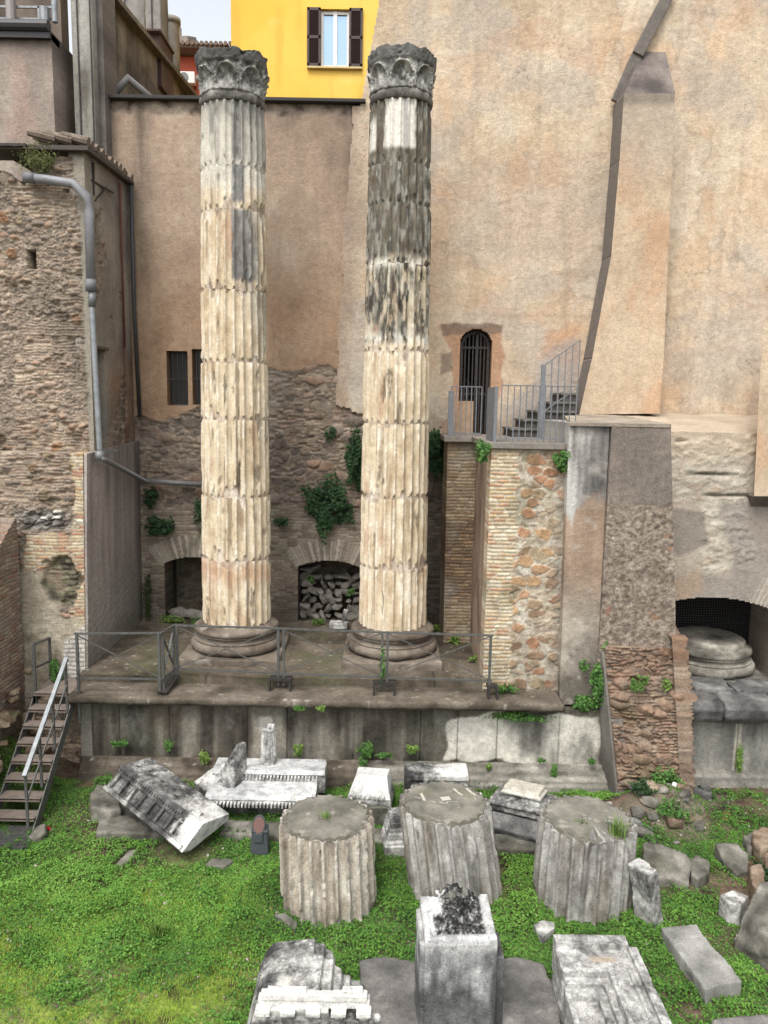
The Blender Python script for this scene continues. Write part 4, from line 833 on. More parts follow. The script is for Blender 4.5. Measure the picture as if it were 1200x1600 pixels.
# ================================================================== columns
CREAM = [S(168, 144, 112), S(204, 182, 148), S(224, 206, 174), S(236, 224, 200)]
def f_base(V, W, Nn, s):
    x, y, z = W.T; n = fbm(x * 2 + s, y * 2, z * 3, 5, .6); c = pick(.5 + n, [S(72, 62, 52), S(100, 88, 76), S(124, 112, 98), S(138, 128, 114)])
    return lay(c, S(180, 172, 158), ss(.25, .55, fbm(x * 5, y * 5, z * 5 + s, 3)) * .5)
def shaft_drum(par, cx, cy, z0, z1, r0, r1, seed, stain, NT=300, nf=24, ph0=0.0, topcap=False, erod=1.0, dz=.020, fd=.060):
    nz = max(6, int((z1 - z0) / dz)); th, zz = np.meshgrid(np.linspace(0, 2 * math.pi, NT, endpoint=False), np.linspace(z0, z1, nz + 1)); th = th.ravel(); zz = zz.ravel()
    u = np.cos(th); v = np.sin(th); R = r0 + (r1 - r0) * (zz - z0) / (z1 - z0)
    ph = (th / (2 * math.pi) * nf + ph0) % 1.0; a = np.abs(ph - .5) / .40
    fl = np.where(a < 1, np.sqrt(np.clip(1 - a * a, 0, 1)), 0) * fd
    n1 = fbm(u * 2.2 + seed, v * 2.2, zz * 1.1, 4); n2 = fbm(u * 7 + seed, v * 7, zz * 4, 4, .6); n3 = fbm(u * 3 + seed, v * 3, zz * .5 + 9, 3)
    fi = np.floor(th / (2 * math.pi) * nf + ph0); fh = hsh(fi, fi * 0 + seed * 3, 7); fh2 = hsh(fi, fi * 0 + seed * 3, 17)
    arw = .006 + .024 * ss(.05, .55, n2 + .6 * n1) * erod                      # worn arrises
    r = np.minimum(R - fl, R - arw * ss(.5, 1.0, a))
    cav = ss(.30, .5, fbm(u * 5 + seed, v * 5, zz * 1.6 + 5, 4, .6)); r = r - .035 * cav * erod
    # scalloped break at the joints
    sc = (1 - np.clip(a, 0, 1)) ** 1.0
    tongue = 1 - np.sqrt(np.clip(1 - np.clip(a, 0, 1) ** 2, 0, 1))
    zb = -.01 + .30 * ss(-.02, .7, n3) + .065 * tongue + .035 * (fh - .5) + .012 * n2
    low = ss(.012, -.012, (zz - z0) - zb)
    n4 = fbm(u * 3 - seed, v * 3 + 4, zz * .5 - 9, 3)
    zt = -.015 + .22 * ss(.02, .7, n4) + .035 * tongue + .03 * (fh2 - .5) + .012 * n2
    up = ss(.012, -.012, (z1 - zz) - zt)
    rj = R - .050 - .02 * n2 + .012 * n1
    r = np.where(low > 0, r * (1 - low) + np.minimum(r, rj) * low, r); r = np.where(up > 0, r * (1 - up) + np.minimum(r, rj + .022) * up, r)
    r = r + .005 * n2
    # colour
    c = pick(.58 + .5 * n1 + .5 * n2, CREAM)
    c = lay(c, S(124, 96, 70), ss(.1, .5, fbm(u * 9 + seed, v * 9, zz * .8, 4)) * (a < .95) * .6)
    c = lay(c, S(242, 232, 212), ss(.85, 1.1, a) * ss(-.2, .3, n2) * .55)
    c = lay(c, S(186, 138, 106), ss(.25, .5, fbm(u * 2 + 5, v * 2, zz * .7 + seed, 4)) * .5)
    jc = pick(.5 + n2 * 1.1 + .3 * n1, [S(150, 128, 108), S(198, 180, 158), S(228, 216, 198)])
    c = lay(c, jc, np.maximum(low, up)); c = lay(c, S(92, 82, 70), ss(.6, .0, np.abs(zz - z0 - zb) / .03) * (.15 + .45 * ss(-.1, .3, n2)))
    c = lay(c, S(70, 60, 52), cav * .55)
    c = stain(c, u, v, zz, n1, n2, fh)
    c = lay(c, S(88, 76, 62), ss(.40, .52, fbm(u * 6 + seed, v * 6, zz * 1.1 + 3, 4, .65)) * .75)
    for zs_, wt in ((z0, ss(.30, 0, zz - z0)), (z1, ss(.30, 0, z1 - zz))):
        zq = round(float(zs_) * 50) * .37; zz = zz + wt * (.035 * fbm(u * 1.4 + zq, v * 1.4, zq, 3) + .012 * fbm(u * 9, v * 9, zq, 2)) * (0 if topcap else 1)
    V = np.stack([cx + r * u, cy + r * v, zz], 1)
    idx = np.arange((nz + 1) * NT).reshape(nz + 1, NT); nx = np.roll(idx, -1, 1)
    F = np.stack([idx[:-1], nx[:-1], nx[1:], idx[1:]], -1).reshape(-1, 4)
    # caps: inner rings
    base = len(V)
    for zi, ring, flip in ((0, idx[0], True), (nz, idx[-1], False)):
        Vr = V[ring].copy(); s0 = len(V); V = np.concatenate([V, Vr]); c = np.concatenate([c, c[ring]]); ring = np.arange(s0, s0 + NT); Vr2 = Vr.copy(); Vr2[:, 0] = cx + (Vr[:, 0] - cx) * .8; Vr2[:, 1] = cy + (Vr[:, 1] - cy) * .8; Vc = Vr.copy(); Vc[:, 0] = cx + (Vr[:, 0] - cx) * .02; Vc[:, 1] = cy + (Vr[:, 1] - cy) * .02
        for W_ in (Vr2, Vc):
            s0 = len(V); V = np.concatenate([V, W_]); c = np.concatenate([c, c[ring]]); nr = np.arange(s0, s0 + NT)
            q = np.stack([ring, np.roll(ring, -1), np.roll(nr, -1), nr], -1); F = np.concatenate([F, q[:, ::-1] if flip else q]); ring = nr
    return link('shaft_drum', mesh_np('shaft_drum', V, F, c), M_COLM, par)
def az(u, v): return np.degrees(np.arctan2(u, -v))      # 0 faces the viewer, positive to the right
def stain1(c, u, v, z, n1, n2, fh):
    A = az(u, v); g = pick(.5 + n2 + .5 * n1, [S(84, 84, 84), S(122, 122, 120), S(152, 150, 146)])
    y2z = lambda y: P(366, y, Y=14.9)[2]
    k = ss(y2z(442), y2z(432), z + .1 * n2) * ss(4, 9, A + 3 * n2) * ss(72, 40, A + 20 * n1) * ss(y2z(322), y2z(330), z - .1 * n1)
    k = np.maximum(k, ss(y2z(318), y2z(308), z) * ss(5, 10, A + 2 * n2) * ss(34, 28, A) * ss(y2z(250), y2z(256), z)); k = np.maximum(k, ss(y2z(250), y2z(244), z) * ss(4, 9, A + 3 * n2) * (.55 + .35 * (A < 24)))
    k = np.maximum(k, ss(y2z(600), y2z(455), z) * ss(30, 60, A + 25 * n1) * ss(y2z(448), y2z(455), z) * .55)
    c = lay(c, S(196, 192, 178), ss(y2z(330), y2z(230), z) * .55)
    c = lay(c, g, k * .9); c = lay(c, S(214, 212, 200), ss(10.9, 11.2, z) * (1 - k) * .5)
    c = lay(c, S(132, 130, 122), ss(12.0, 12.6, z + .5 * n1) * .6); c = lay(c, S(104, 102, 96), ss(.15, .5, n1) * ss(11, 12, z) * .6)
    c = lay(c, S(192, 138, 100), np.exp(-((z - 3.65 - .2 * n1) / .22) ** 2) * .45)
    return c
def stain2(c, u, v, z, n1, n2, fh):
    A = az(u, v); dk = pick(.56 + 1.5 * n2 + .8 * fbm(u * 14, v * 14, z * 5, 3), [S(46, 45, 41), S(74, 72, 65), S(104, 101, 91), S(150, 146, 133)])
    zA, zB = P(612, 402, Y=14.9)[2], P(612, 535, Y=14.9)[2]
    k = ss(zA - .1, zA + .15, z + .2 * n1) * (.82 + .18 * ss(-.2, .2, n2)); k2 = ss(zB - .05, zB + .12, z + .1 * n1) * ss(zA + .2, zA, z) * (.30 + .65 * ss(-.12, .12, fbm(u * 7, v * 7, z * 2.6, 4, .7) + .10 - .2 * (A > 15)))
    wh = ss(11.75, 11.85, z) * ss(12.98, 12.85, z + .15 * np.abs(A) / 40) * ss(34, 24, np.abs(A + 2) + 5 * n2); wh = np.maximum(wh, ss(11.75, 11.85, z) * ss(12.5, 12.2, z) * ss(-80, -70, A) * ss(-52, -60, A))
    c = lay(c, dk, np.maximum(k, k2)); c = lay(c, S(236, 230, 216), wh * .92); c = lay(c, S(128, 128, 128), wh * (A > 5) * (A < 14) * .6)
    bandz = np.exp(-((z - zA + .05) / .08) ** 2) + np.exp(-((z - zB - .08) / .10) ** 2) * .9; c = lay(c, S(236, 230, 214), bandz * ss(-.1, .25, n2 + n1 * .5) * .85)
    return c
def joints(x, ys, Y): return [P(x, y, Y=Y)[2] for y in ys]
CY = 15.55
C1 = P(370, 985, Y=CY)[0]; C2 = P(613, 985, Y=CY)[0]
def attic_base(par, cx, cy, zb, rl=.94, fn=f_base, mat=M_ROCK, plinth=True):
    prof = [(.62, zb + .12), (rl - .12, zb + .12)]
    def tor(r, z, rad): return [(r + rad * math.cos(t), z + rad * math.sin(t)) for t in np.linspace(-math.pi / 2, math.pi / 2, 9)]
    parts = [('lower_torus', tor(rl - .11, zb + .25, .11)), ('scotia', [(rl - .07, zb + .36), (rl - .07, zb + .385), (rl - .15, zb + .41), (rl - .17, zb + .44), (rl - .14, zb + .47), (rl - .10, zb + .485), (rl - .10, zb + .50)]), ('upper_torus', tor(rl - .14, zb + .57, .07) + [(rl - .17, zb + .66), (rl - .2, zb + .68)])]
    for nm, pf in parts:
        NT = 128; pf = [(.55, pf[0][1])] + pf + [(.55, pf[-1][1])]; pp = []
        for a, b in zip(pf, pf[1:]):
            k = max(1, int(math.hypot(b[0] - a[0], b[1] - a[1]) / .03)); pp += [(a[0] + (b[0] - a[0]) * t / k, a[1] + (b[1] - a[1]) * t / k) for t in range(k)]
        pp.append(pf[-1]); pp = np.array(pp); n = len(pp); th = np.linspace(0, 2 * math.pi, NT, endpoint=False)
        T, I = np.meshgrid(th, np.arange(n)); T = T.ravel(); I = I.ravel(); R = pp[I, 0]; Z = pp[I, 1]
        R = R + .012 * fbm(np.cos(T) * 3, np.sin(T) * 3, Z * 6, 4) - .03 * ss(.3, .5, fbm(np.cos(T) * 2.2 + cx, np.sin(T) * 2.2, Z * 3, 3))
        V = np.stack([cx + R * np.cos(T), cy + R * np.sin(T), Z], 1); idx = np.arange(n * NT).reshape(n, NT); nx = np.roll(idx, -1, 1)
        F = np.stack([idx[:-1], nx[:-1], nx[1:], idx[1:]], -1).reshape(-1, 4)
        link(nm, mesh_np(nm, V, F, fn(V, V, V * 0, cx)), mat, par)
    if plinth:
        b_ = NB(); bx(b_, (cx, cy, zb + .04), (rl * 2.12, rl * 2.12, .19)); stonework('plinth', b_, .035, fn, mat, par, None, .012, 4, .03, cx)
def capital(par, cx, cy, zb, zt, r, seed, broken):
    """worn Corinthian bell with its ring of broad leaf stumps"""
    NT = 260; nz = 60; T, Zi = np.meshgrid(np.linspace(0, 2 * math.pi, NT, endpoint=False), np.linspace(0, 1, nz)); T = T.ravel(); t = Zi.ravel(); u = np.cos(T); v = np.sin(T)
    n1 = fbm(u * 2 + seed, v * 2, t * 1.2, 4); n2 = fbm(u * 7 + seed, v * 7, t * 6, 4, .6)
    R = r * (.97 + (.11 if broken else .05) * t ** 1.5); R = R + .03 * n1 + .02 * n2
    hgt = zt - zb; z = zb + t * hgt + (.07 * n1 + .04 * n2) * ss(.6, 1, t)
    lf = (T / (2 * math.pi) * 8 + .5) % 1 - .5; a = np.abs(lf) / .45                # eight leaves
    tip = .62 - .05 * hsh(np.floor(T / (2 * math.pi) * 8 + .5), t * 0, seed); arch = tip * np.sqrt(np.clip(1 - np.clip(a, 0, 1) ** 2.6, 0, 1))
    ins = ss(.03, -.03, t - arch) * (a < 1); rim = np.exp(-((t - arch - .015) / .028) ** 2) * (a < .98) + .6 * np.exp(-((a - 1) / .07) ** 2) * (t < tip * .72)
    R = R + .015 + rim * .032 * (1 + t) - ins * .045 * ss(.0, .4, t) + .05 * ss(.35, .6, t) * ins * 0
    curl = (a < .8) * ss(.12, .0, np.abs(t - arch + .02)) * .022 * (hsh(np.floor(T / (2 * math.pi) * 8 + .5), t * 0, seed + 4) > .3); R = R + curl
    R = np.where(t > .66, R + .03 * ss(.66, .75, t), R); R = R - .05 * ss(.05, 0, t)
    if broken: R = R - .10 * ss(.1, .5, n1) * ss(.6, 1, t)
    c = pick(.5 + n2 * 1.1 + n1 * .5, [S(74, 73, 70), S(112, 110, 105), S(148, 146, 139), S(198, 195, 184)])
    c = lay(c, pick(.5 + n2, [S(120, 118, 112), S(206, 203, 194)]), ins * ss(.45, .1, t) * (.75 if broken else .35)); c = lay(c, S(190, 188, 180), np.clip(rim, 0, 1) * .45)
    c = lay(c, S(78, 77, 74), ss(.66, .74, t) * (.4 + .4 * ss(-.2, .3, n2)))
    R = R - .045 * ss(.2, .5, fbm(u * 3.3 + seed, v * 3.3, t * 3, 4, .6)) + .012 * fbm(u * 16, v * 16, t * 12, 3)
    V = np.stack([cx + R * u, cy + R * v, z], 1); idx = np.arange(nz * NT).reshape(nz, NT); nx = np.roll(idx, -1, 1); F = np.stack([idx[:-1], nx[:-1], nx[1:], idx[1:]], -1).reshape(-1, 4)
    for ring, fl in ((idx[0], True), (idx[-1], False)):
        W_ = V[ring].copy(); W_[:, 0] = cx + (W_[:, 0] - cx) * .03; W_[:, 1] = cy + (W_[:, 1] - cy) * .03; s0 = len(V); V = np.concatenate([V, W_]); c = np.concatenate([c, c[ring]]); nr = np.arange(s0, s0 + NT)
        q = np.stack([ring, np.roll(ring, -1), np.roll(nr, -1), nr], -1); F = np.concatenate([F, q[:, ::-1] if fl else q])
    link('capital', mesh_np('capital', V, F, c), M_MAR, par)
def neck(par, cx, cy, zb, r, seed):
    NT = 200; pf = [(r * .9, -.10), (r - .01, -.09), (r + .008, -.05), (r + .012, 0), (r - .005, .05), (r * .95, .07), (r * .8, .08)]; pp = []
    for a, b in zip(pf, pf[1:]): pp += [(a[0] + (b[0] - a[0]) * t / 4, a[1] + (b[1] - a[1]) * t / 4) for t in range(4)]
    pp = np.array(pp); n = len(pp); T, I = np.meshgrid(np.linspace(0, 2 * math.pi, NT, endpoint=False), np.arange(n)); T = T.ravel(); I = I.ravel(); u = np.cos(T); v = np.sin(T)
    nn = fbm(u * 4 + seed, v * 4, pp[I, 1] * 5, 4); R = pp[I, 0] + .035 * nn - .05 * ss(.2, .45, fbm(u * 2 + seed, v * 2, u * 0, 3)); z = zb + pp[I, 1] + .03 * nn
    V = np.stack([cx + R * u, cy + R * v, z], 1); idx = np.arange(n * NT).reshape(n, NT); nx = np.roll(idx, -1, 1); F = np.stack([idx[:-1], nx[:-1], nx[1:], idx[1:]], -1).reshape(-1, 4)
    link('astragal', mesh_np('astragal', V, F, pick(.5 + nn, [S(60, 58, 54), S(104, 100, 92), S(150, 146, 136)])), M_MAR, par)
def column(lbl, cx, ys, xcap, yc, seed, stain, broken, lean):
    col = thing('fluted_column', lbl, 'column', (cx, CY, ZT), 'standing columns on the podium')
    attic_base(col, cx, CY, ZT)
    zs = joints(cx, ys, CY - .6); R0, R1 = .705, .60; xt = lean
    for i in range(len(zs) - 1):
        z0, z1 = zs[i], zs[i + 1]; t0 = (z0 - zs[0]) / (zs[-1] - zs[0]); t1 = (z1 - zs[0]) / (zs[-1] - zs[0]); g = lambda t: R0 - (R0 - R1) * (t ** 1.5)
        k = random.uniform(-.008, .008)
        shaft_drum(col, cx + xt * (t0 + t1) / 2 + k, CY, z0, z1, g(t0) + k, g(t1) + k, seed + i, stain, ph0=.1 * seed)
    neck(col, cx + xt, CY, zs[-1] + .08, R1, seed); capital(col, cx + xt, CY, zs[-1] + .14, P(366, yc, Y=CY - .7)[2], R1, seed, broken)
column('left of the two tall fluted columns, cream with grey patches up its right side', C1, [978, 872, 772, 650, 560, 445, 318, 250, 146], 0, 69, 3, stain1, True, .02)
column('right of the two tall fluted columns, its upper third blackened and mottled grey', C2, [986, 880, 768, 652, 538, 398, 305, 240, 138], 0, 63, 21, stain2, False, -.03)
# fourth column base, in the arch
def f_b4(V, W, Nn, s):
    x, y, z = W.T; n = fbm(x * 2 + s, y * 2, z * 4, 5, .6); c = pick(.5 + n, [S(78, 74, 66), S(118, 113, 102), S(158, 152, 138), S(196, 190, 174)]); return c
b4 = thing('column_base', 'lone moulded marble column base sitting in the dark arch at the right', 'column base', (6.6, 15.35, 1.75))
BX = P(1108, 1030, Y=15.3)[0]
attic_base(b4, BX, 15.45, 1.66, .93, f_b4, M_MAR)
b_ = NB(); bmesh.ops.create_cone(b_, cap_ends=True, segments=48, radius1=.74, radius2=.70, depth=.14, matrix=Matrix.Translation((BX, 15.45, 2.38))); stonework('top_bed', b_, .03, f_b4, M_MAR, b4, None, .03, 3, .03, 3)

# ================================================================== skyline behind
yh = thing('yellow_house', 'bright yellow rendered house rising behind the back wall between the columns', 'house', (-2.5, 24, 10))
YH = 24.0; a0 = P(362, 160, Y=YH); w0 = P(479, 103, Y=YH); w1 = P(567, 12, Y=YH)
WO = (P(501, 103, Y=YH), P(546, 16, Y=YH))
def f_yel(Q):
    n = fbm(Q[:, 0] * .6, Q[:, 2] * .6, 3, 5); c = pick(.5 + n * .7, [S(232, 184, 72, .86), S(240, 196, 90, .86), S(244, 204, 104, .86)])
    c = lay(c, S(206, 160, 70, .8), ss(.1, .5, fbm(Q[:, 0] * 3, Q[:, 2] * .4, 7, 4)) * .35); c = lay(c, S(250, 222, 140, .86), ss(.15, .5, fbm(Q[:, 0], Q[:, 2], 9, 5)) * .3)
    o = WO; kp = ~((Q[:, 0] > o[0][0]) & (Q[:, 0] < o[1][0]) & (Q[:, 2] > o[0][2]) & (Q[:, 2] < o[1][2])); return .002 * n, c, kp
relief('wall', [(a0[0], YH, 12.5), (6, YH, 12.5), (6, YH, 22.5), (a0[0], YH, 22.5)], .05, f_yel, mat_attr('yellow render', .9, .05, 20, .003, 12), yh, 6)
wn = None
b_ = NB(); cx = (WO[0][0] + WO[1][0]) / 2; cz = (WO[0][2] + WO[1][2]) / 2; ww = WO[1][0] - WO[0][0]; wh_ = WO[1][2] - WO[0][2]
m_gl, n_, bs = newmat('window glass'); bs.inputs['Base Color'].default_value = (*S(150, 180, 205), 1); bs.inputs['Roughness'].default_value = .04; bs.inputs['Specular IOR Level'].default_value = 1.0; bs.inputs['Metallic'].default_value = .55
bx(b_, (cx, YH + .16, cz), (ww, .03, wh_)); gl = fin('window', b_, m_gl, yh)
b_ = NB(); M_WH = mat_plain('white window frame', S(232, 230, 226), .5, 0, .05)
for x in (cx - ww / 2 + .035, cx + ww / 2 - .035): bx(b_, (x, YH + .12, cz), (.07, .06, wh_))
bx(b_, (cx, YH + .11, cz), (.11, .07, wh_)); bx(b_, (cx, YH + .12, cz + wh_ / 2 - .04), (ww, .055, .08)); bx(b_, (cx, YH + .12, cz - wh_ / 2 + .03), (ww, .055, .06)); fin('window_frame', b_, M_WH, gl)
M_SH = mat_plain('brown shutter paint', S(70, 52, 50), .5, 0, .08)
sw = P(501, 60, Y=YH)[0] - P(480, 60, Y=YH)[0]
for x0 in (WO[0][0] - sw, WO[1][0]):
    b_ = NB(); xc = x0 + sw / 2
    for x in (x0 + .03, x0 + sw - .03): bx(b_, (x, YH - .05, cz), (.06, .05, wh_ + .06))
    for z in (-wh_ / 2, 0, wh_ / 2): bx(b_, (xc, YH - .05, cz + z * .99), (sw, .05, .08))
    for k in range(34): 
        z = cz - wh_ / 2 + wh_ * (k + .5) / 34; bx(b_, (0, 0, 0), (sw - .1, .012, .055), Matrix.Translation((xc, YH - .045, z)) @ Matrix.Rotation(.6, 4, 'X'))
    bx(b_, (xc, YH - .03, cz), (sw - .08, .008, wh_)); fin('shutter', b_, M_SH, yh)
b_ = NB(); bx(b_, (cx, YH - .04, cz - wh_ / 2 - .07), (ww + 2 * sw, .14, .05)); fin('window_sill', b_, mat_plain('pale sill', S(214, 190, 130), .8), yh, .005)
# red house with a conditioner
rh = thing('red_house', 'small coral red house with a tiled roof edge peeping out left of the first capital', 'house', (-8.5, 32, 10))
r0 = P(272, 88, Y=32); r1 = P(345, 88, Y=32)
def f_red(Q): n = fbm(Q[:, 0], Q[:, 2], 3, 4); return .0 * n, pick(.5 + n, [S(196, 84, 62), S(212, 104, 80)])
relief('wall', [(r0[0], 32, 14), (r1[0] + .6, 32, 14), (r1[0] + .6, 32, r0[2]), (r0[0], 32, r0[2])], .1, f_red, mat_attr('red render', .9, .08, 12), rh, 4)
b_ = NB(); bx(b_, ((r0[0] + r1[0]) / 2, 33.8, r0[2] + .1), (r1[0] - r0[0] + .6, 5, .12))
for k in range(14): tube(b_, [(r0[0] + .18 * k, 31.2, r0[2] + .17), (r0[0] + .18 * k, 35, r0[2] + .55)], .08, 6)
fin('roof', b_, mat_plain('far clay tiles', S(128, 108, 94), .9), rh)
b_ = NB(); q = P(284, 100, Y=31.9); bx(b_, (q[0], 31.95, q[2] + .55), (.18, .1, .12)); fin('vent', b_, M_DARK, rh)
ac = thing('air_conditioner', 'white air conditioner unit on the coral red house front', 'air conditioner', P(293, 130, Y=31.7)); p = P(293, 123, Y=31.7)
b_ = NB(); bx(b_, p, (.62, .3, .42)); bd_ = fin('casing', b_, mat_plain('white casing', S(224, 224, 222), .5, 0, .05), ac, .02)
b_ = NB(); bmesh.ops.create_cone(b_, cap_ends=True, segments=20, radius1=.17, radius2=.17, depth=.03, matrix=Matrix.Translation((p[0] - .1, 31.54, p[2])) @ Matrix.Rotation(math.pi / 2, 4, 'X')); fin('fan_grille', b_, mat_plain('grille', S(120, 124, 126), .6), ac)
b_ = NB(); bar(b_, p + np.array([-.25, .1, -.21]), p + np.array([-.25, .4, -.3]), .03); bar(b_, p + np.array([.25, .1, -.21]), p + np.array([.25, .4, -.3]), .03); fin('bracket', b_, M_RUST, ac)
fh = thing('distant_house', 'grey plastered gable top behind the coral red house', 'house', P(283, 80, Y=36)); p = P(283, 75, Y=36)
b_ = NB(); prism(b_, [(36, p[2] - 2), (36, p[2] + .5), (37.5, p[2] + 1.1), (39, p[2] + .5), (39, p[2] - 2)], p[0] - .5, p[0] + .3); bx(b_, (p[0] - .25, 36.5, p[2] + .75), (.25, .25, .6)); fin('wall', b_, mat_plain('far grey plaster', S(150, 138, 126), .9, 0, .25, 4), fh)

# sloping parapet running back
def f_par(Q):
    a, b = Q[:, 1], Q[:, 2]; n = fbm(a * .8, b * .8, 3, 5, .6); sk = fbm(a * 2.5, b * .5, 9, 4); c = pick(.5 + n + .6 * sk, [S(84, 78, 74), S(120, 112, 106), S(148, 139, 131)]); c = lay(c, S(46, 42, 40), ss(.1, .5, fbm(a * .9, b * 1.4, 12, 4)) * .6); return .02 * n, c
sp = thing('raking_parapet', 'weathered dark parapet wall sloping down behind the back wall toward the red house', 'wall', (-7, 20, 12))
A = P(148, -25, Y=18.6); B = P(302, 156, Y=28)
for (t0, t1, dz) in ((0, .35, 0), (.35, .62, .0), (.62, 1, 0)):
    p, q = A + (B - A) * t0, A + (B - A) * t1
    relief('wall_face', [(p[0], p[1], 12.6), (q[0], q[1], 12.6), (q[0], q[1], q[2] + dz), (p[0], p[1], p[2] + dz)], .06, f_par, M_PLA, sp, .5, (-1, .2, 0))
b_ = NB(); bar(b_, A + (0, 0, .02), B + (0, 0, .02), .5, .12); fin('parapet_coping', b_, mat_plain('parapet coping', S(118, 110, 100), .9, 0, .3, 5), sp)
b_ = NB(); p1, p2_, p3 = P(172, 155, Y=18.5), P(200, 122, Y=18.6), P(238, 156, Y=18.9); tube(b_, [p1, p2_, p3], .09, 10); 
vp = tag(fin('vent_pipe', b_, mat_plain('grey vent pipe', S(150, 146, 142), .6), None, 0, True), 'bent grey vent pipe above the back wall coping, left of the first column', 'pipe')
def c_chim(V, W, Nn, s):
    n = fbm(W[:, 0] * 2, W[:, 1] * 2, W[:, 2] * 1.2, 5); return pick(.5 + n, [S(112, 106, 100), S(150, 144, 136), S(176, 170, 162)])
for lab, x0, x1, y0, y1, Yd, nm in (('tall grey rendered chimney stack behind the sloping parapet', 171, 226, -40, 60, 25, 'chimney'), ('narrow whitewashed chimney stack standing on a brown base', 227, 250, -40, 52, 24, 'chimney')):
    p, q = P(x0, y1, Y=Yd), P(x1, y0, Y=Yd); root = thing(nm, lab, 'chimney', p, 'chimneys behind the parapet'); b_ = NB(); bx(b_, ((p[0] + q[0]) / 2, Yd + .4, (p[2] + q[2]) / 2), (q[0] - p[0], .8, q[2] - p[2])); stonework('stack', b_, .06, c_chim, M_PLA, root, None, .02, 2, .03, x0)
    b_ = NB(); bx(b_, ((p[0] + q[0]) / 2, Yd + .4, q[2] + .06), (q[0] - p[0] + .1, .9, .12)); fin('stack_cap', b_, M_STEP, root, .01)
    b_ = NB(); x = p[0] + (q[0] - p[0]) * .45; bar(b_, (x, Yd - .03, p[2]), (x, Yd - .03, q[2]), .03); fin('rod', b_, M_RUST, root)
p, q = P(218, 98, Y=23.5), P(250, 52, Y=23.5); b_ = NB(); bx(b_, ((p[0] + q[0]) / 2, 24.2, (p[2] + q[2]) / 2 - .3), (q[0] - p[0], 1.3, q[2] - p[2] + .6)); bx(b_, ((p[0] + q[0]) / 2, 24.1, q[2] + .03), (q[0] - p[0] + .1, 1.5, .06))
tag(fin('roof_box', b_, mat_plain('brown render', S(96, 72, 64), .9, 0, .3, 4), None, .01), 'brown rendered roof box below the narrow whitewashed chimney', 'roof box')
p = P(261, 60, Y=26); b_ = NB(); zt_ = P(261, 16, Y=26)[2]; rr = (P(274, 60, Y=26)[0] - P(248, 60, Y=26)[0]) / 2
tube(b_, [(p[0], 26.5, 13), (p[0], 26.5, zt_ - .3), (p[0], 26.5, zt_)], rr, 28); bmesh.ops.create_cone(b_, cap_ends=True, segments=28, radius1=rr + .04, radius2=rr + .04, depth=.16, matrix=Matrix.Translation((p[0], 26.5, zt_ - .1)))
tag(fin('water_tank', b_, mat_plain('tank grey', S(142, 138, 130), .85, 0, .2, 3), None, 0, True), 'round grey tank on the roofs beside the brown roof box', 'tank')
# upper left house with gutter
def f_ul(Q):
    a, b = Q[:, 0], Q[:, 2]; n1, n2, n3 = plaster_cols(a + 40, b, 45); c = pick(.5 + n1 + .6 * n2, [S(124, 110, 100), S(152, 136, 124), S(172, 158, 144)])
    c = lay(c, S(176, 146, 130), msk(a, b, pxz([(18, 100), (38, 85), (52, 200), (22, 210)], 16.6), .15, .3, 1.5) * .6); c = lay(c, S(84, 76, 70), ss(13.7, 14.2, b + .4 * n2) * .75)
    q = msk(a, b, pxz([(103, 120), (110, 115), (117, 120), (119, 224), (103, 224)], 16.6), .03, .05, 3); c = lay(c, S(92, 84, 78), q); return .01 * n2 - .04 * q, c * (1 + .12 * n3)[:, None]
ul = thing('upper_left_house', 'greyish plaster house with a dark gutter above the ruined brick wall, top left', 'house', (-8, 16.6, 11.6))
zg = P(60, 48, Y=16.6)[2]
relief('wall', [(-10.2, 16.6, 11.5), (-6.85, 16.6, 11.5), (-6.85, 16.6, zg), (-10.2, 16.6, zg)], .03, f_ul, M_PLA, ul, 3)
b_ = NB(); tube(b_, [(-10.2, 16.5, zg + .05), (-6.85, 16.5, zg + .05)], .11, 10); bx(b_, (-8.5, 16.75, zg - .1), (3.3, .5, .14)); fin('gutter', b_, mat_plain('dark gutter', S(66, 64, 66), .5, .3), ul)
zz = zg + .2
def f_ul2(Q): n = fbm(Q[:, 0] * 2, Q[:, 2] * .7, 4, 5); return 0 * n, pick(.5 + n, [S(84, 74, 66), S(138, 122, 108)])
relief('attic_wall', [(-10.4, 18, zz - .2), (-7.2, 18, zz - .2), (-7.2, 18, zz + 1.5), (-10.4, 18, zz + 1.5)], .06, f_ul2, M_PLA, ul, .4)
b_ = NB()
for x in np.arange(-10, -6.9, .55): bar(b_, (x, 17, zz - .1), (x, 17, zz + .45), .04)
bar(b_, (-10.2, 17, zz + .42), (-6.9, 17, zz + .42), .04); bar(b_, (-10.2, 17, zz + .2), (-6.9, 17, zz + .2), .03); fin('roof_rail', b_, M_GALV, ul)
for i, (px, top) in enumerate(((18, 0), (70, 12), (86, -5))):
    p = P(px, 35, Y=16.9); q = P(px, top, Y=16.9); b_ = NB(); tube(b_, [p, (p[0], 16.9, q[2] - .1), (p[0], 16.9, q[2])], [.10, .10, .06][i], 10); fin('flue', b_, [mat_plain('flue metal', S(150, 142, 138), .5, .2), M_GALV, M_GALV][i], ul)
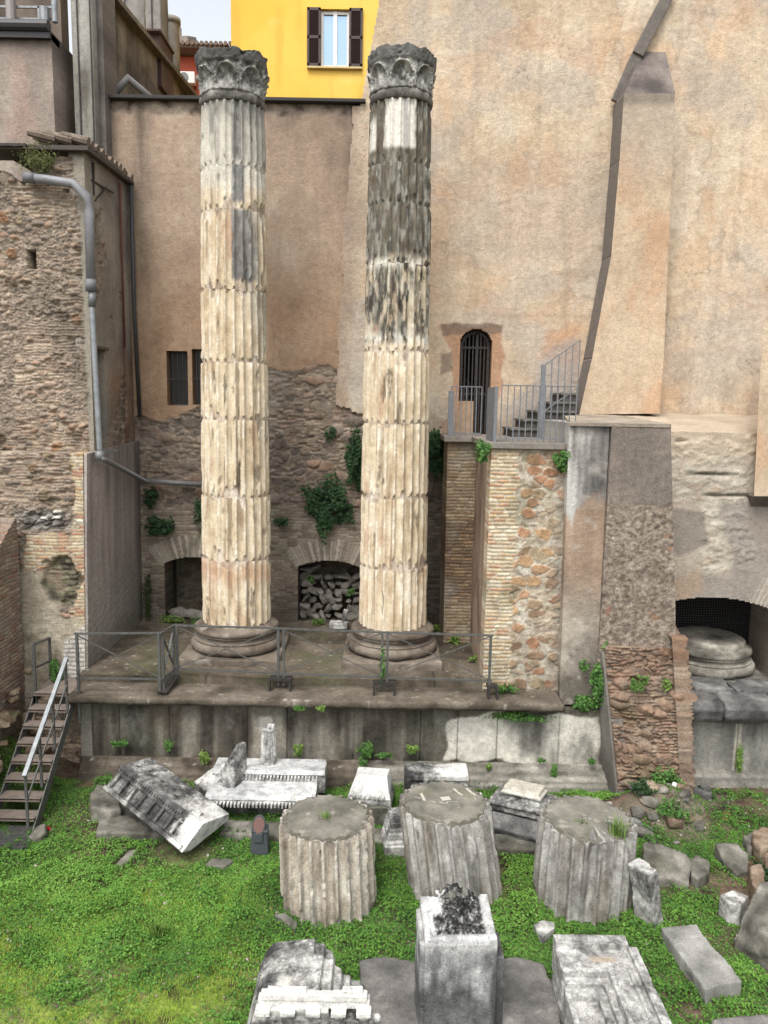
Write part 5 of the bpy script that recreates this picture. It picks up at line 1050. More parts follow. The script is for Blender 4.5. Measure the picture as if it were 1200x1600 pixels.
# big concrete pillar at the corner of the back wall
def f_pl(Q):
    n = fbm(Q[:, 0] * 4, Q[:, 2] * 1.2, 4, 5, .6); a = Q[:, 0]; c = pick(.5 + n, [S(112, 106, 96), S(150, 146, 136), S(176, 172, 162)]); return .01 * n, c
pl = thing('corner_pillar', 'tall grey rendered pillar with two dark cables at the back wall left end', 'pillar', (-6.7, 17.2, 12))
xa, xb = P(114, 100, Y=17.1)[0], P(146, 100, Y=17.1)[0]
relief('shaft', [(xa, 17.1, 11.3), (xb, 17.1, 11.3), (xb, 17.1, 17), (xa, 17.1, 17)], .03, f_pl, M_PLA, pl, 1)
relief('shaft_return', [(xb, 17.35, 11.3), (xb + .13, 17.35, 11.3), (xb + .13, 17.35, 17), (xb, 17.35, 17)], .03, f_par, M_PLA, pl, .8)
for x in (xa + .13, xb - .03):
    b_ = NB(); bar(b_, (x, 17.07, 11.5), (x, 17.07, 17), .022); fin('cable', b_, M_RUST, pl)

# ================================================================== pipes on the left block
dp = thing('downpipe', 'thick grey rainwater pipe bending down the corner of the ruined brick house', 'pipe', (-5.6, 15.0, 6))
g = lambda x, y, **k: P(x, y, **k)
a = [g(38, 277, Y=15.0), g(75, 281, Y=15.0), g(114, 287, Y=15.0)]; b2 = g(137, 308, Y=15.0); c2 = g(139, 330, Y=15.0); d2 = g(142, 447, Y=15.0)
b_ = NB(); tube(b_, [a[0], a[1], a[2], b2, c2, d2], .085, 16); up_ = fin('pipe_run', b_, M_PVC, dp, 0, True)
for p, q_ in ((a[0], a[0] + (a[1] - a[0]) * .45), (d2 + [0, 0, .12], d2 + [0, 0, -.1])):
    b_ = NB(); tube(b_, [p, q_], .1, 16); fin('collar', b_, mat_plain('dark collar', S(112, 112, 114), .6), dp, 0, True)
e2 = g(156, 700, Y=14.85); d3 = g(143, 460, Y=15.0)
b_ = NB(); tube(b_, [d2, d3, g(148, 560, Y=14.95), e2, e2 + [0, 0, -.12]], .055, 14); fin('pipe_run', b_, M_GALV, dp, 0, True)
for p, q_, r_ in ((g(144, 455, Y=15.0), g(144, 480, Y=15.0), .07), (g(156, 705, Y=14.85), g(156, 720, Y=14.85), .09)):
    b_ = NB(); tube(b_, [p, q_], r_, 12); fin('collar', b_, mat_plain('steel collar', S(120, 122, 122), .5, .3), dp, 0, True)
f2 = g(157, 716, Y=14.8); h2 = g(224, 752, Y=17.5)
b_ = NB(); tube(b_, [f2, f2 + [.04, .1, -.03], h2 + [.05, 0, 0], h2 + [.12, .02, 0], g(318, 757, Y=17.55)], .055, 14); fin('pipe_run', b_, mat_plain('grey drain', S(122, 122, 122), .5, .2), dp, 0, True)
b_ = NB(); bar(b_, g(157, 706, Y=14.8), g(182, 704, Y=15.4), .03, .06); fin('pipe_bracket', b_, M_GALV, dp)
tp = NB(); x = XL + .08; tube(tp, [(x + .03, 17.55, 11.7), (x + .03, 17.55, 9), (x + .08, 17.58, 6.7)], .045, 10); tag(fin('thin_downpipe', tp, mat_plain('dark downpipe', S(70, 72, 74), .5, .2), None, 0, True), 'thin dark downpipe in the corner where the brick house meets the back wall', 'pipe')
tp = NB(); tube(tp, [(x - .02, 17.0, 11.6), (x - .02, 17.0, 8.2)], .022, 8); tag(fin('rusty_conduit', tp, mat_plain('rusty conduit', S(110, 64, 54), .7), None, 0, True), 'rust red conduit running down the side wall next to the thin dark downpipe', 'pipe')
# ================================================================== terrace railing
def pt(px, py, Y): return P(px, py, Y=Y)
tr = thing('terrace_railing', 'low grey steel railing with crossed bars along the podium edge in front of the columns', 'railing', (0, 13.7, 1.76))
RP = [(117, 990, 13.42), (253, 989, 13.46), (273, 977, 14.02), (439, 982, 13.86), (601, 988, 13.74), (770, 993, 13.66)]
RX = [(pt(px, 1030, Y)[0], Y, pt(px, py, Y)[2]) for px, py, Y in RP]
def xpanel(a, b, zb, name='rail_panel'):
    r = NB(); az_, bz_ = a[2], b[2]
    bar(r, (a[0], a[1], az_), (b[0], b[1], bz_), .04, .03); bar(r, (a[0], a[1], zb), (b[0], b[1], zb), .035, .03)
    bar(r, (a[0], a[1], az_), (b[0], b[1], zb), .034, .012); bar(r, (a[0], a[1] + .02, zb), (b[0], b[1] + .02, bz_), .034, .012)
    fin(name, r, M_IRON, tr)
def rpost(p, zb, w=.045):
    r = NB(); bar(r, (p[0], p[1], zb), (p[0], p[1], p[2] + .01), w); fin('post', r, M_IRON, tr)
ZB = 2.04
for i, (a, b) in enumerate(zip(RX, RX[1:])):
    xpanel(a, b, ZB)
    d = np.array([b[0] - a[0], b[1] - a[1]]); d = d / np.linalg.norm(d) * .05
    rpost((a[0] + d[0], a[1] + d[1], a[2]), 1.8 if i else 1.2); rpost((b[0] - d[0], b[1] - d[1], b[2]), 1.8)
for i in (2, 3, 4, 5):
    x, y, _ = RX[i] if i > 2 else ((RX[1][0] + RX[2][0]) / 2, (RX[1][1] + RX[2][1]) / 2 - .02, 0); w_ = .42 if i in (3, 4) else .2
    r = NB()
    if i == 2: bar(r, (RX[1][0], RX[1][1] - .06, 1.80), (RX[2][0], RX[2][1] - .05, 1.93), .2, .03, (0, 0, 1))
    else:
        bx(r, (x, y - .02, 1.95), (w_, .16, .05)); 
        for s_ in (-1, 1): bx(r, (x + s_ * (w_ / 2 - .02), y - .14, 1.86), (.035, .12, .2))
    fin('foot_plate', r, M_RUST, tr)
# ================================================================== steel stairs
ss_ = thing('steel_stairs', 'dark steel open-riser stairs with a pale sloping handrail climbing to the podium at left', 'stairs', (-6, 12.6, 0))
X0, X1 = -6.36, -5.66
for k in range(8):
    z = 1.74 - .213 * k; yf = 13.43 - .238 * k; dp_ = .78 if k == 0 else .27
    r = NB(); bx(r, ((X0 + X1) / 2 - .02 * k * 0, yf + dp_ / 2, z - .012), (X1 - X0, dp_, .024)); bx(r, ((X0 + X1) / 2, yf + .01, z - .03), (X1 - X0, .02, .05)); fin('tread', r, M_TREAD, ss_)
for X in (X0 - .01, X1 + .01):
    r = NB(); bar(r, (X, 13.6, 1.66), (X, 11.62, -.1), .02, .2, (0, 1, 0)); bar(r, (X, 13.42, 1.62), (X, 14.2, 1.62), .02, .16)
    for k in range(1, 8): z = 1.74 - .213 * k; yf = 13.43 - .238 * k; bar(r, (X, yf + .2, z - .02), (X, yf + .2, z - .16), .03)
    fin('stringer', r, M_IRON, ss_)
h0 = P(38, 1213, X=X1 + .03); h1 = P(104, 1028, X=X1 + .03)
r = NB(); bar(r, h0, h1, .065, .05); fin('handrail', r, M_GALV, ss_)
r = NB(); bar(r, h0 + [0, .02, -.45], h1 + [0, 0, -.45], .022, .03); fin('mid_rail', r, M_IRON, ss_)
for t in (.02, .33, .64, .97):
    p = h0 + (h1 - h0) * t; r = NB(); bar(r, (p[0], p[1], p[2]), (p[0], p[1], p[2] - .93), .04, .03); fin('post', r, M_IRON, ss_)
for (pa, pb) in (((52, 1007), (77, 997)),):
    a = P(pa[0], pa[1], X=X0); b = P(pb[0], pb[1], X=X0); r = NB(); bar(r, a, b, .04); bar(r, a + [0, 0, -.45], b + [0, 0, -.45], .035); fin('left_rail', r, M_IRON, ss_)
    for q_ in (a, b): r = NB(); bar(r, q_, (q_[0], q_[1], 1.3), .045); fin('post', r, M_IRON, ss_)
r = NB(); c_ = P(20, 1308, Z=.06)
for k in range(16): bx(r, (c_[0] - .1, c_[1] - .3 + .04 * k, .06), (.9, .012, .05))
for k in range(5): bx(r, (c_[0] - .5 + .2 * k, c_[1], .055), (.02, .64, .05))
tag(fin('floor_grating', r, M_IRON, None), 'dark steel floor grating lying in the grass at the foot of the stairs', 'grating')

# ================================================================== ground
def gz(x, y):
    x = np.asarray(x, float); y = np.asarray(y, float)
    z = .07 * fbm(x * .35, y * .35, 3, 4) + .025 * fbm(x * 2, y * 2, 6, 3)
    z = z + .55 * np.exp(-((x - 4.95) / .75) ** 2 - ((y - 12.7) / .55) ** 2) + .9 * np.exp(-((x + 7.0) / .55) ** 2) * ss(10.8, 13, y) + .25 * ss(6.5, 9, x) * ss(12, 9, y)
    z = z + .12 * np.exp(-((x + 4.6) / 1.0) ** 2 - ((y - 12.9) / .7) ** 2)
    return z * ss(0, 3, 15 - np.abs(x)) * ss(1, 4, y) * ss(17, 14.5, y)
def axis(lo, hi, st, far):
    a = np.arange(lo, hi + st / 2, st); g = st; o = [hi]
    while o[-1] < far: g *= 1.35; o.append(o[-1] + g)
    g = st; p = [lo]
    while p[-1] > -far: g *= 1.35; p.append(p[-1] - g)
    return np.array(p[1:][::-1] + list(a) + o[1:])
gx = axis(-8.5, 9.5, .05, 300); gy = axis(5.6, 14.4, .05, 300)
GX, GY = np.meshgrid(gx, gy); x_, y_ = GX.ravel(), GY.ravel()
lawn_poly = [P(*p, Z=0)[:2] for p in ((-200, 1800), (-200, 1400), (60, 1345), (250, 1345), (420, 1345), (445, 1440), (380, 1620), (380, 1800))]
n1 = fbm(x_ * 1.1, y_ * 1.1, 2, 5, .6); n2 = fbm(x_ * 5, y_ * 5, 4, 4, .65)
cg = pick(.5 + n1 + .8 * n2, [S(58, 44, 34), S(92, 74, 58), S(118, 98, 80), S(84, 78, 52)])
lawn = ss(-.3, .5, sdp(x_, y_, lawn_poly) + .5 * n1)
cg = lay(cg, pick(.5 + n2 + n1, [S(92, 112, 38), S(116, 138, 46), S(134, 152, 58), S(122, 122, 74)]), lawn * ss(-.45, -.1, n2 + .3 * n1))
cg = lay(cg, S(82, 96, 52), ss(-.3, .2, fbm(x_ * .9 + 3, y_ * .9, 8, 4)) * .55)
rs = ss(-.5, .4, sdp(x_, y_, [P(*p, Z=0)[:2] for p in ((985, 1215), (1130, 1240), (1100, 1300), (990, 1310))]) + .3 * n1); cg = lay(cg, pick(.5 + n2, [S(96, 84, 72), S(150, 138, 122)]), rs * .7)
gi = np.arange(len(gx) * len(gy)).reshape(len(gy), len(gx)); gf = np.stack([gi[:-1, :-1], gi[:-1, 1:], gi[1:, 1:], gi[1:, :-1]], -1).reshape(-1, 4)
grd = link('ground', mesh_np('ground', np.stack([x_, y_, gz(x_, y_) + .004 * n2], 1), gf, cg), M_SOIL); tag(grd, kind='structure')
# concrete paths
def f_path(W, nrm=None):
    n = fbm(W[:, 0] * 2, W[:, 1] * 2, 3, 5, .6); n2_ = fbm(W[:, 0] * 9, W[:, 1] * 9, 4, 3); c = pick(.5 + n + .4 * n2_, [S(92, 90, 86), S(118, 114, 110), S(138, 134, 128)]); return lay(c, S(150, 146, 138), ss(.5, .6, n2_) * .6)
KEEP = []
def slab_px(name, pts, h, colfn, lab=None, cat=None, kind=None, grp=None, vox=.03, base=-.06, noise=.012, chips=.03, seed=0, mat=None, tilt=None, keep=True, nf=5):
    """a flat-lying stone: outline measured at its top height, given real thickness"""
    w_ = [P(a, b, Z=h if tilt is None else h + tilt[i]) for i, (a, b) in enumerate(pts)]
    r = NB(); top = [r.verts.new(p) for p in w_]; bot = [r.verts.new((p[0], p[1], base)) for p in w_]; n = len(w_)
    r.faces.new(top); r.faces.new(bot[::-1])
    for i in range(n): r.faces.new((top[i], bot[i], bot[(i + 1) % n], top[(i + 1) % n]))
    o = stonework(name, r, vox, colfn, mat or M_ROCK, None, None, noise, nf, chips, seed); tag(o, lab, cat, grp, kind)
    if keep: KEEP.append([(p[0], p[1]) for p in w_])
    return o
cf_path = lambda V, W, Nn, s: f_path(W)
o = slab_px('path', [(560, 1500), (600, 1493), (655, 1502), (672, 1660), (575, 1660)], .07, cf_path, kind='structure', seed=1, chips=.01)
o = slab_px('path', [(762, 1500), (800, 1492), (850, 1505), (872, 1560), (885, 1660), (762, 1660)], .07, cf_path, kind='structure', seed=2, chips=.01)

# ================================================================== fallen drums
def top_c(x, y, n): 
    c = pick(.5 + .9 * n, [S(94, 92, 82), S(124, 120, 108), S(146, 142, 130)]); return c
def drum(lab, cx, cy, h, r, seed, lean, marks, warm, er):
    root = thing('fallen_drum', lab, 'column drum', (cx, cy, 0), 'fallen fluted drums on the grass')
    def st(c, u, v, z, n1, n2, fh):
        g = pick(.55 + n1 * .7 + n2 * .7, [S(98, 97, 93), S(134, 133, 129), S(162, 161, 156), S(190, 188, 182)]); c = lay(c, g, 1 - warm * .45)
        c = lay(c, pick(.5 + n2, [S(74, 70, 62), S(118, 112, 102)]), ss(.0, .4, fbm(u * 11 + seed, v * 11, z * .7, 4)) * .55); c = lay(c, S(206, 202, 190), ss(.1, .5, fbm(u * 8 + seed, v * 8, z * 2.5 + 7, 4, .65)) * .5)
        c = lay(c, S(118, 102, 80), ss(.05, .45, fbm(u * 3 + seed, v * 3, z * .6, 4)) * .5)
        return lay(c, S(86, 84, 60), ss(.5, .05, z) * ss(-.1, .4, n1) * .4)
    n0 = len(bpy.data.objects)
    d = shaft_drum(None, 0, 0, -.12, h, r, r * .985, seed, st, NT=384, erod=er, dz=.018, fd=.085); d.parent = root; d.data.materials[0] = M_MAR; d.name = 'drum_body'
    me = d.data; n = len(me.vertices); V = np.empty(n * 3, dtype=np.float32); me.vertices.foreach_get('co', V); V = V.reshape(-1, 3).astype(float)
    rr = np.hypot(V[:, 0], V[:, 1]); nn = fbm(V[:, 0] * 5, V[:, 1] * 5, seed, 4)
    c = np.ones((n, 4), dtype=np.float32).ravel(); me.attributes['Col'].data.foreach_get('color', c); c = c.reshape(-1, 4)[:, :3].astype(float)
    V[:, 2] += np.where(V[:, 2] > h - .01, .012 * nn - .01, 0)
    t = np.clip((V[:, 2] + .12) / (h + .12), 0, 1); V[:, 0] += lean[0] * (1 - t); V[:, 1] += lean[1] * (1 - t); V[:, 2] += lean[2] * V[:, 0] * t
    me.vertices.foreach_set('co', V.astype(np.float32).ravel()); setcol(me, c)
    # weathered top bed with its dowel hole
    NT = 160; rs_ = np.linspace(0, 1, 56); T, Rr = np.meshgrid(np.linspace(0, 2 * math.pi, NT, endpoint=False), rs_); T = T.ravel(); q_ = Rr.ravel()
    ph = (T / (2 * math.pi) * 24) % 1; edge = r * (.925 - .045 * np.sqrt(np.clip(1 - ((ph - .5) / .42) ** 2, 0, 1)) * (q_ > .9))
    R = q_ * edge; x, y = R * np.cos(T), R * np.sin(T); nn = fbm(x * 4 + seed, y * 4, seed, 5, .6); z = h + .012 + .018 * nn - .03 * ss(.95, 1, q_)
    hole = (np.abs(x + .02) < .07) & (np.abs(y + .03) < .04); z = z - .10 * hole
    cc = top_c(x, y, nn); cc = lay(cc, S(96, 100, 58), ss(.2, .5, fbm(x * 3, y * 3, 5 + seed, 4)) * .3); cc = lay(cc, S(24, 22, 20), hole * 1.0); cc = lay(cc, S(168, 162, 148), ss(.4, .5, fbm(x * 8, y * 8, 15 + seed, 3)) * .5)
    cc = lay(cc, S(78, 75, 60), (q_ > .93) * ss(-.35, .1, nn) * .8)
    for (mx, my, ml, mw, ma) in marks:
        ca, sa = math.cos(ma), math.sin(ma); dx, dy = (x - mx) * ca + (y - my) * sa, -(x - mx) * sa + (y - my) * ca; k = (np.abs(dx) < ml) & (np.abs(dy) < mw); cc = lay(cc, S(196, 190, 176), k * .9); z = z + .004 * k
    z = z + lean[2] * x
    idx = np.arange(56 * NT).reshape(56, NT); nx = np.roll(idx, -1, 1); F = np.stack([idx[:-1], idx[1:], nx[1:], nx[:-1]], -1).reshape(-1, 4)
    tb = link('top_bed', mesh_np('top_bed', np.stack([x, y, z], 1), F, cc), M_SOIL2); tb.parent = root
M_SOIL2 = mat_attr('crusted stone top', .95, .16, 40, .006, 40, spots=.12)
drum('leftmost fallen drum, warm streaked and badly chipped, with weeds on its flat top', -.75, 10.28, 1.22, .70, 31, (.06, -.12, .02), [], 1.0, 1.5)
drum('middle fallen drum, grey and leaning, its top bed showing pale chisel marks', .98, 10.72, 1.24, .71, 37, (.20, -.16, -.02), [(-.32, .1, .02, .11, .2), (.22, .28, .018, .12, .5), (.42, .3, .018, .12, .5), (.02, .08, .07, .05, .3)], .2, .9)
drum('rightmost fallen drum, pale grey and upright beside the leaning shard', 3.04, 10.45, 1.18, .72, 43, (-.04, -.05, -.02), [], .15, .55)

# ================================================================== carved blocks
def frag(name, lab, cat, r, M=None, vox=.022, colfn=c_marble, noise=.010, nf=6, chips=.03, seed=0, mat=None, grp=None):
    o = stonework(name, r, vox, colfn, mat or M_MAR, None, M, noise, nf, chips, seed); return tag(o, lab, cat, grp)
def cA(V, W, Nn, s):
    c = c_marble(V, W, Nn, s); x, y, z = V.T; n = fbm(W[:, 0] * 6, W[:, 1] * 6, W[:, 2] * 6, 4); front = ss(-.10, .0, z + .0) * ss(.54, .48, y) * ss(1.72, 1.60, x + .15 * n)
    c = lay(c, pick(.42 + n * 1.1, [S(40, 40, 40), S(76, 75, 73), S(118, 116, 112), S(176, 174, 168)]), front * .92)
    c = lay(c, pick(.6 + n, [S(140, 138, 132), S(206, 204, 198), S(232, 231, 226)]), ss(1.55, 1.85, x + .25 * n) * .75); return c
oA, eA = P(161, 1234, Z=.66), P(284, 1332, Z=.24); LA = eA - oA; CA = P(199, 1200, Z=.95) - oA
MA = frame(oA, LA, ey=CA)
r = NB(); L = 1.97; w_ = .50
prism(r, [(0, 0), (w_, .01), (w_ + .04, -.05), (.86, -.46), (.78, -.56), (.08, -.16)], 0, L)
prism(r, [(.0, 0), (.015, .045), (.075, .05), (.09, 0)], 0, L - .05)
for (a, b, h) in ((.355, .375, .035), (.415, .465, .045), (.478, .498, .03)): prism(r, [(a, 0), (a, h), (b, h), (b, 0)], 0, L - .42)
for k in range(26): bx(r, (.03 + k * .058, .395, .018), (.034, .034, .05))
for k in range(7):
    x = .12 + k * .225; bx(r, (x, .22, .03), (.05, .25, .10)); bx(r, (x + .112, .335, .02), (.18, .02, .06)); bx(r, (x + .112, .105, .02), (.18, .015, .05))
    bmesh.ops.create_icosphere(r, subdivisions=2, radius=.04, matrix=Matrix.Translation((x + .112, .215, .015)))
    for q_ in range(5): t = q_ * 1.257; bmesh.ops.create_icosphere(r, subdivisions=1, radius=.024, matrix=Matrix.Translation((x + .112 + .05 * math.cos(t), .215 + .05 * math.sin(t), .01)))
bx(r, (1.72, .56, -.09), (.16, .12, .12)); bx(r, (1.62, .25, .05), (.05, .26, .05))
frag('cornice_block', 'large tilted carved cornice slab with dark coffers, propped on rocks at left', 'cornice block', r, MA, .0075, cA, .004, 7, .006, 3)
slab_px('rock', [(140, 1238), (152, 1226), (185, 1226), (190, 1262), (172, 1268), (142, 1262)], .30, c_travert, 'grey rock under the upper left corner of the tilted cornice slab', 'rock', grp='rocks under the tilted cornice slab', seed=4, noise=.04, nf=3, keep=False)
slab_px('rock', [(162, 1262), (185, 1250), (262, 1276), (275, 1300), (230, 1302), (150, 1300)], .16, c_travert, 'flat pale rock lying under the middle of the tilted cornice slab', 'rock', grp='rocks under the tilted cornice slab', seed=5, noise=.03, nf=3)
# stepped cornice behind the first drum
def cB(V, W, Nn, s):
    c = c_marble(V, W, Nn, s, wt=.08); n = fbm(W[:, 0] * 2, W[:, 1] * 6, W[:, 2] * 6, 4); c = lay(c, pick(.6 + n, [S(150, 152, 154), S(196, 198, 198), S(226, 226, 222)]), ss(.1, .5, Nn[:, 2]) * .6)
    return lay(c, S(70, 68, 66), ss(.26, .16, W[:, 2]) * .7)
r = NB(); xl, xr = P(325, 1250, Y=12.5)[0], P(508, 1240, Y=12.9)[0]
prism(r, [(12.42, 0), (12.36, .22), (12.22, .30), (12.2, .40), (12.34, .43), (12.85, .45), (12.86, .52), (12.80, .56), (12.86, .62), (13.34, .60), (13.36, 0)], xl, xr - .12)
prism(r, [(12.86, .2), (12.84, .52), (12.80, .56), (12.86, .62), (13.34, .60), (13.36, 0)], xl + .05, xr)
for k in range(int((xr - xl - .2) / .062)): bx(r, (xl + .12 + k * .062, 12.79, .50), (.034, .06, .06)); bx(r, (xl + .1 + k * .062, 12.16, .33), (.034, .08, .06))
for k in range(12): bmesh.ops.create_icosphere(r, subdivisions=1, radius=.035, matrix=Matrix.Translation((xl + .2 + k * .13, 12.33, .22)))
frag('cornice_block', 'long stepped white cornice block with two dentil rows carrying the little fluted stub', 'cornice block', r, None, .010, cB, .006, 5, .015, 9)
r = NB(); w_ = [P(*a, Z=h) for a, h in (((302, 1222), .35), ((330, 1200), .55), ((352, 1192), .66), ((352, 1210), .6), ((322, 1236), .34), ((312, 1240), .15), ((345, 1245), .1), ((350, 1225), .2))]
vs = [r.verts.new(p) for p in w_] + [r.verts.new(p - [0, -.25, .45]) for p in w_]; bmesh.ops.convex_hull(r, input=vs)
frag('marble_fragment', 'curving broken marble slab between the tilted slab and the stepped cornice', 'stone fragment', r, None, .022, c_marble, .03, 4, .05, 12)
r = NB(); w_ = [P(347, 1231, Y=12.55), P(366, 1232, Y=12.5), P(379, 1215, Y=12.75), P(376, 1182, Y=12.75), P(377, 1165, Y=12.7), P(370, 1163, Y=12.65), P(356, 1186, Y=12.6), P(346, 1206, Y=12.62)]
vs = [r.verts.new(p) for p in w_] + [r.verts.new(p + [.06, .16, 0]) for p in w_]; bmesh.ops.convex_hull(r, input=vs)
frag('marble_shard', 'pointed upright bluish marble shard standing on the stepped cornice block', 'stone fragment', r, None, .016, lambda V, W, Nn, s: c_marble(V, W, Nn, s, wt=.2), .02, 7, .03, 14)
# small fluted stub
p = P(420, 1196, Y=13.15); pt_ = P(419, 1138, Y=13.15); r = NB(); NT = 96; rg = []
for z in np.linspace(0, pt_[2] - p[2], 14):
    tz = z / (pt_[2] - p[2]); ring = []
    for k in range(NT):
        t = k * 2 * math.pi / NT; fl = .014 * abs(math.sin(t * 8)) if tz < .86 else 0; rr = .140 + fl - .02 * tz; ring.append(r.verts.new((rr * math.cos(t), rr * math.sin(t), z)))
    rg.append(ring)
for a, b in zip(rg, rg[1:]):
    for k in range(NT): r.faces.new((a[k], a[(k + 1) % NT], b[(k + 1) % NT], b[k]))
r.faces.new(rg[0][::-1]); r.faces.new(rg[-1]); bx(r, (.04, 0, pt_[2] - p[2] + .02), (.12, .16, .08))
frag('fluted_stub', 'little upright fluted column stub standing against the podium base', 'column stub', r, Matrix.Translation(Vector(p)), .010, lambda V, W, Nn, s: c_marble(V, W, Nn, s, wt=.12), .006, 9, .01, 15)
# white capped block C and its pedestal
c0 = P(576, 1262, Y=12.3)
r = NB(); prism(r, [(0, 0), (-.03, .10), (-.03, .18), (.06, .33), (.3, .44), (.62, .42), (.62, 0)], -.37, .38)
for k in range(8): bx(r, (-.33 + k * .085, -.03, .205), (.035, .05, .06))
bx(r, (-.33, .02, .0), (.1, .1, .14)); bx(r, (.0, .02, -.02), (.12, .1, .1)); 
for v in r.verts:
    if v.co.z > .19: v.co.x *= 1 - 1.1 * (v.co.z - .19)
def cC(V, W, Nn, s): return lay(c_marble(V, W, Nn, s, wt=.12), S(222, 220, 214), ss(.16, .3, V[:, 2]) * .75)
frag('cornice_corner', 'white domed cornice corner with a row of dentils, left of the middle drum', 'cornice block', r, Matrix.Translation(Vector(c0)) @ Matrix.Rotation(-.12, 4, 'Z'), .010, cC, .008, 5, .02, 17)
r = NB(); q_ = P(586, 1292, Z=0); bx(r, (q_[0] + .02, q_[1] + .22, .1), (.46, .4, .46)); frag('stone_block', 'rough grey block under the white domed cornice corner', 'stone block', r, None, .025, c_travert, .015, 4, .04, 18)
# block D
x0, x1 = P(633, 1190, Y=12.9)[0], P(731, 1190, Y=12.9)[0]
r = NB(); bx(r, ((x0 + x1) / 2, 12.98, .27), (x1 - x0, .56, .66)); bx(r, ((x0 + x1) / 2, 12.9, .62), (x1 - x0 + .02, .52, .08))
bx(r, (x0 + .05, 12.66, .3), (.1, .08, .6)); bx(r, (x0 + .36, 12.66, .3), (.06, .08, .6)); bx(r, (x0 + .2, 12.66, .06), (.4, .08, .12))
bmesh.ops.create_icosphere(r, subdivisions=2, radius=.08, matrix=Matrix.Translation((x0 + .2, 12.68, .42)))
frag('panelled_block', 'tall marble block with a carved side panel, behind the middle drum', 'stone block', r, None, .02, c_marble, .014, 5, .05, 19)
# small moulded base block
q_ = P(622, 1338, Z=0); r = NB()
for (w2, z0, z1, y0) in ((.48, -.05, .14, 0), (.44, .14, .20, .03), (.38, .20, .26, .07), (.36, .26, .30, .08), (.30, .30, .36, .12), (.24, .36, .46, .15)): bx(r, (0, y0 + .25, (z0 + z1) / 2), (w2, .5, z1 - z0 + .004))
frag('moulding_block', 'small stepped moulding block in the grass against the middle drum', 'moulding block', r, Matrix.Translation((q_[0] + .02, q_[1] + .02, 0)) @ Matrix.Rotation(.12, 4, 'Z'), .014, c_marble, .006, 6, .02, 21)
# block pair E
q_ = P(822, 1318, Z=0); ME = Matrix.Translation((q_[0], q_[1] + .1, 0)) @ Matrix.Rotation(-.5, 4, 'Z')
r = NB(); prism(r, [(-.1, -.05), (-.22, .2), (-.08, .40), (.45, .42), (.5, 0)], -.62, .30); frag('stone_block', 'dark chamfered block lying beneath the moulded pedestal top, by the rightmost drum', 'stone block', r, ME, .022, c_dark, .015, 5, .04, 23)
ME2 = Matrix.Translation((q_[0] + .05, q_[1] + .28, .50)) @ Matrix.Rotation(-.42, 4, 'Z') @ Matrix.Rotation(-.16, 4, 'X')
r = NB()
for (wx, wy, z0, z1) in ((1.0, .80, -.10, .0), (1.04, .86, 0, .04), (.96, .76, .04, .10), (.62, .50, .10, .16), (.68, .56, .16, .20), (.60, .48, .20, .27)): bx(r, (-.1, .15, (z0 + z1) / 2), (wx, wy, z1 - z0 + .004))
for k in range(4): bmesh.ops.create_icosphere(r, subdivisions=2, radius=.055, matrix=Matrix.Translation((-.48 + .26 * k, -.19, .11)))
frag('moulded_pedestal', 'stepped marble pedestal top with a pale upper slab, stacked left of the rightmost drum', 'moulding block', r, ME2, .016, lambda V, W, Nn, s: lay(c_marble(V, W, Nn, s, dk=.08), S(216, 208, 190), ss(.17, .2, V[:, 2]) * .8), .008, 6, .02, 24)
# long low kerb
r = NB(); ka, kb = P(345, 1296, Z=.1), P(860, 1326, Z=.1); bar(r, (ka[0], ka[1] + .1, .03), (kb[0], kb[1] + .15, .03), .16, .42, (0, 1, 0)); frag('stone_kerb', 'long low stone kerb in the grass behind the three drums', 'kerb', r, None, .03, c_travert, .02, 3, .03, 26)
# foreground block F
def cF(V, W, Nn, s):
    c = c_marble(V, W, Nn, s, dk=.12); n = fbm(W[:, 0] * 5, W[:, 1] * 5, W[:, 2] * 5, 4); c = lay(c, S(228, 226, 218), ss(7.52, 7.47, W[:, 1]) * ss(.60, .68, W[:, 2] + .05 * n) * .85)
    return lay(c, S(222, 218, 206), ss(.12, .2, .25 - np.hypot(W[:, 0] + 1.02, (W[:, 1] - 7.75) * .8) + .05 * n) * ss(.5, 1, Nn[:, 2]) * .8)
r = NB(); M_y = Matrix(((0, 1, 0, 0), (1, 0, 0, 0), (0, 0, 1, 0), (0, 0, 0, 1)))
prof = [(-1.44, 0), (-1.40, .35), (-1.30, .58), (-1.22, .66), (-.80, .70), (-.62, .72), (-.60, .66), (-.50, .66), (-.48, .58), (-.40, .56), (-.37, .46), (-.30, .46), (-.28, .40), (-.18, .38), (-.12, .30), (-.10, 0)]
prism(r, prof, 7.36, 8.16, M_y); prism(r, [(a if a < -.9 else a - .12, z) for a, z in prof if a < -.3] + [(-.55, 0)], 8.1, 8.42, M_y)
bx(r, (-.66, 7.43, .80), (1.14, .10, .07)); bx(r, (-.66, 7.45, .72), (1.20, .12, .09)); bx(r, (-.95, 7.44, .84), (.42, .09, .05)); bx(r, (-.25, 7.44, .85), (.22, .09, .06))
for k in range(5): bx(r, (-1.20 + k * .27, 7.37, .60), (.10, .14, .18)); bx(r, (-1.20 + k * .27, 7.36, .67), (.16, .13, .05)); bmesh.ops.create_icosphere(r, subdivisions=2, radius=.05, matrix=Matrix.Translation((-1.065 + k * .27, 7.40, .57))); bmesh.ops.create_icosphere(r, subdivisions=1, radius=.025, matrix=Matrix.Translation((-1.065 + k * .27, 7.35, .57)))
for k in range(18): bx(r, (-1.30, 7.5 + k * .05, .56), (.05, .024, .05))
bx(r, (-.66, 7.42, .3), (1.3, .2, .6))
frag('cornice_block', 'foreground block with lengthwise mouldings and a white coffered front lip', 'cornice block', r, None, .0095, cF, .006, 6, .018, 28)
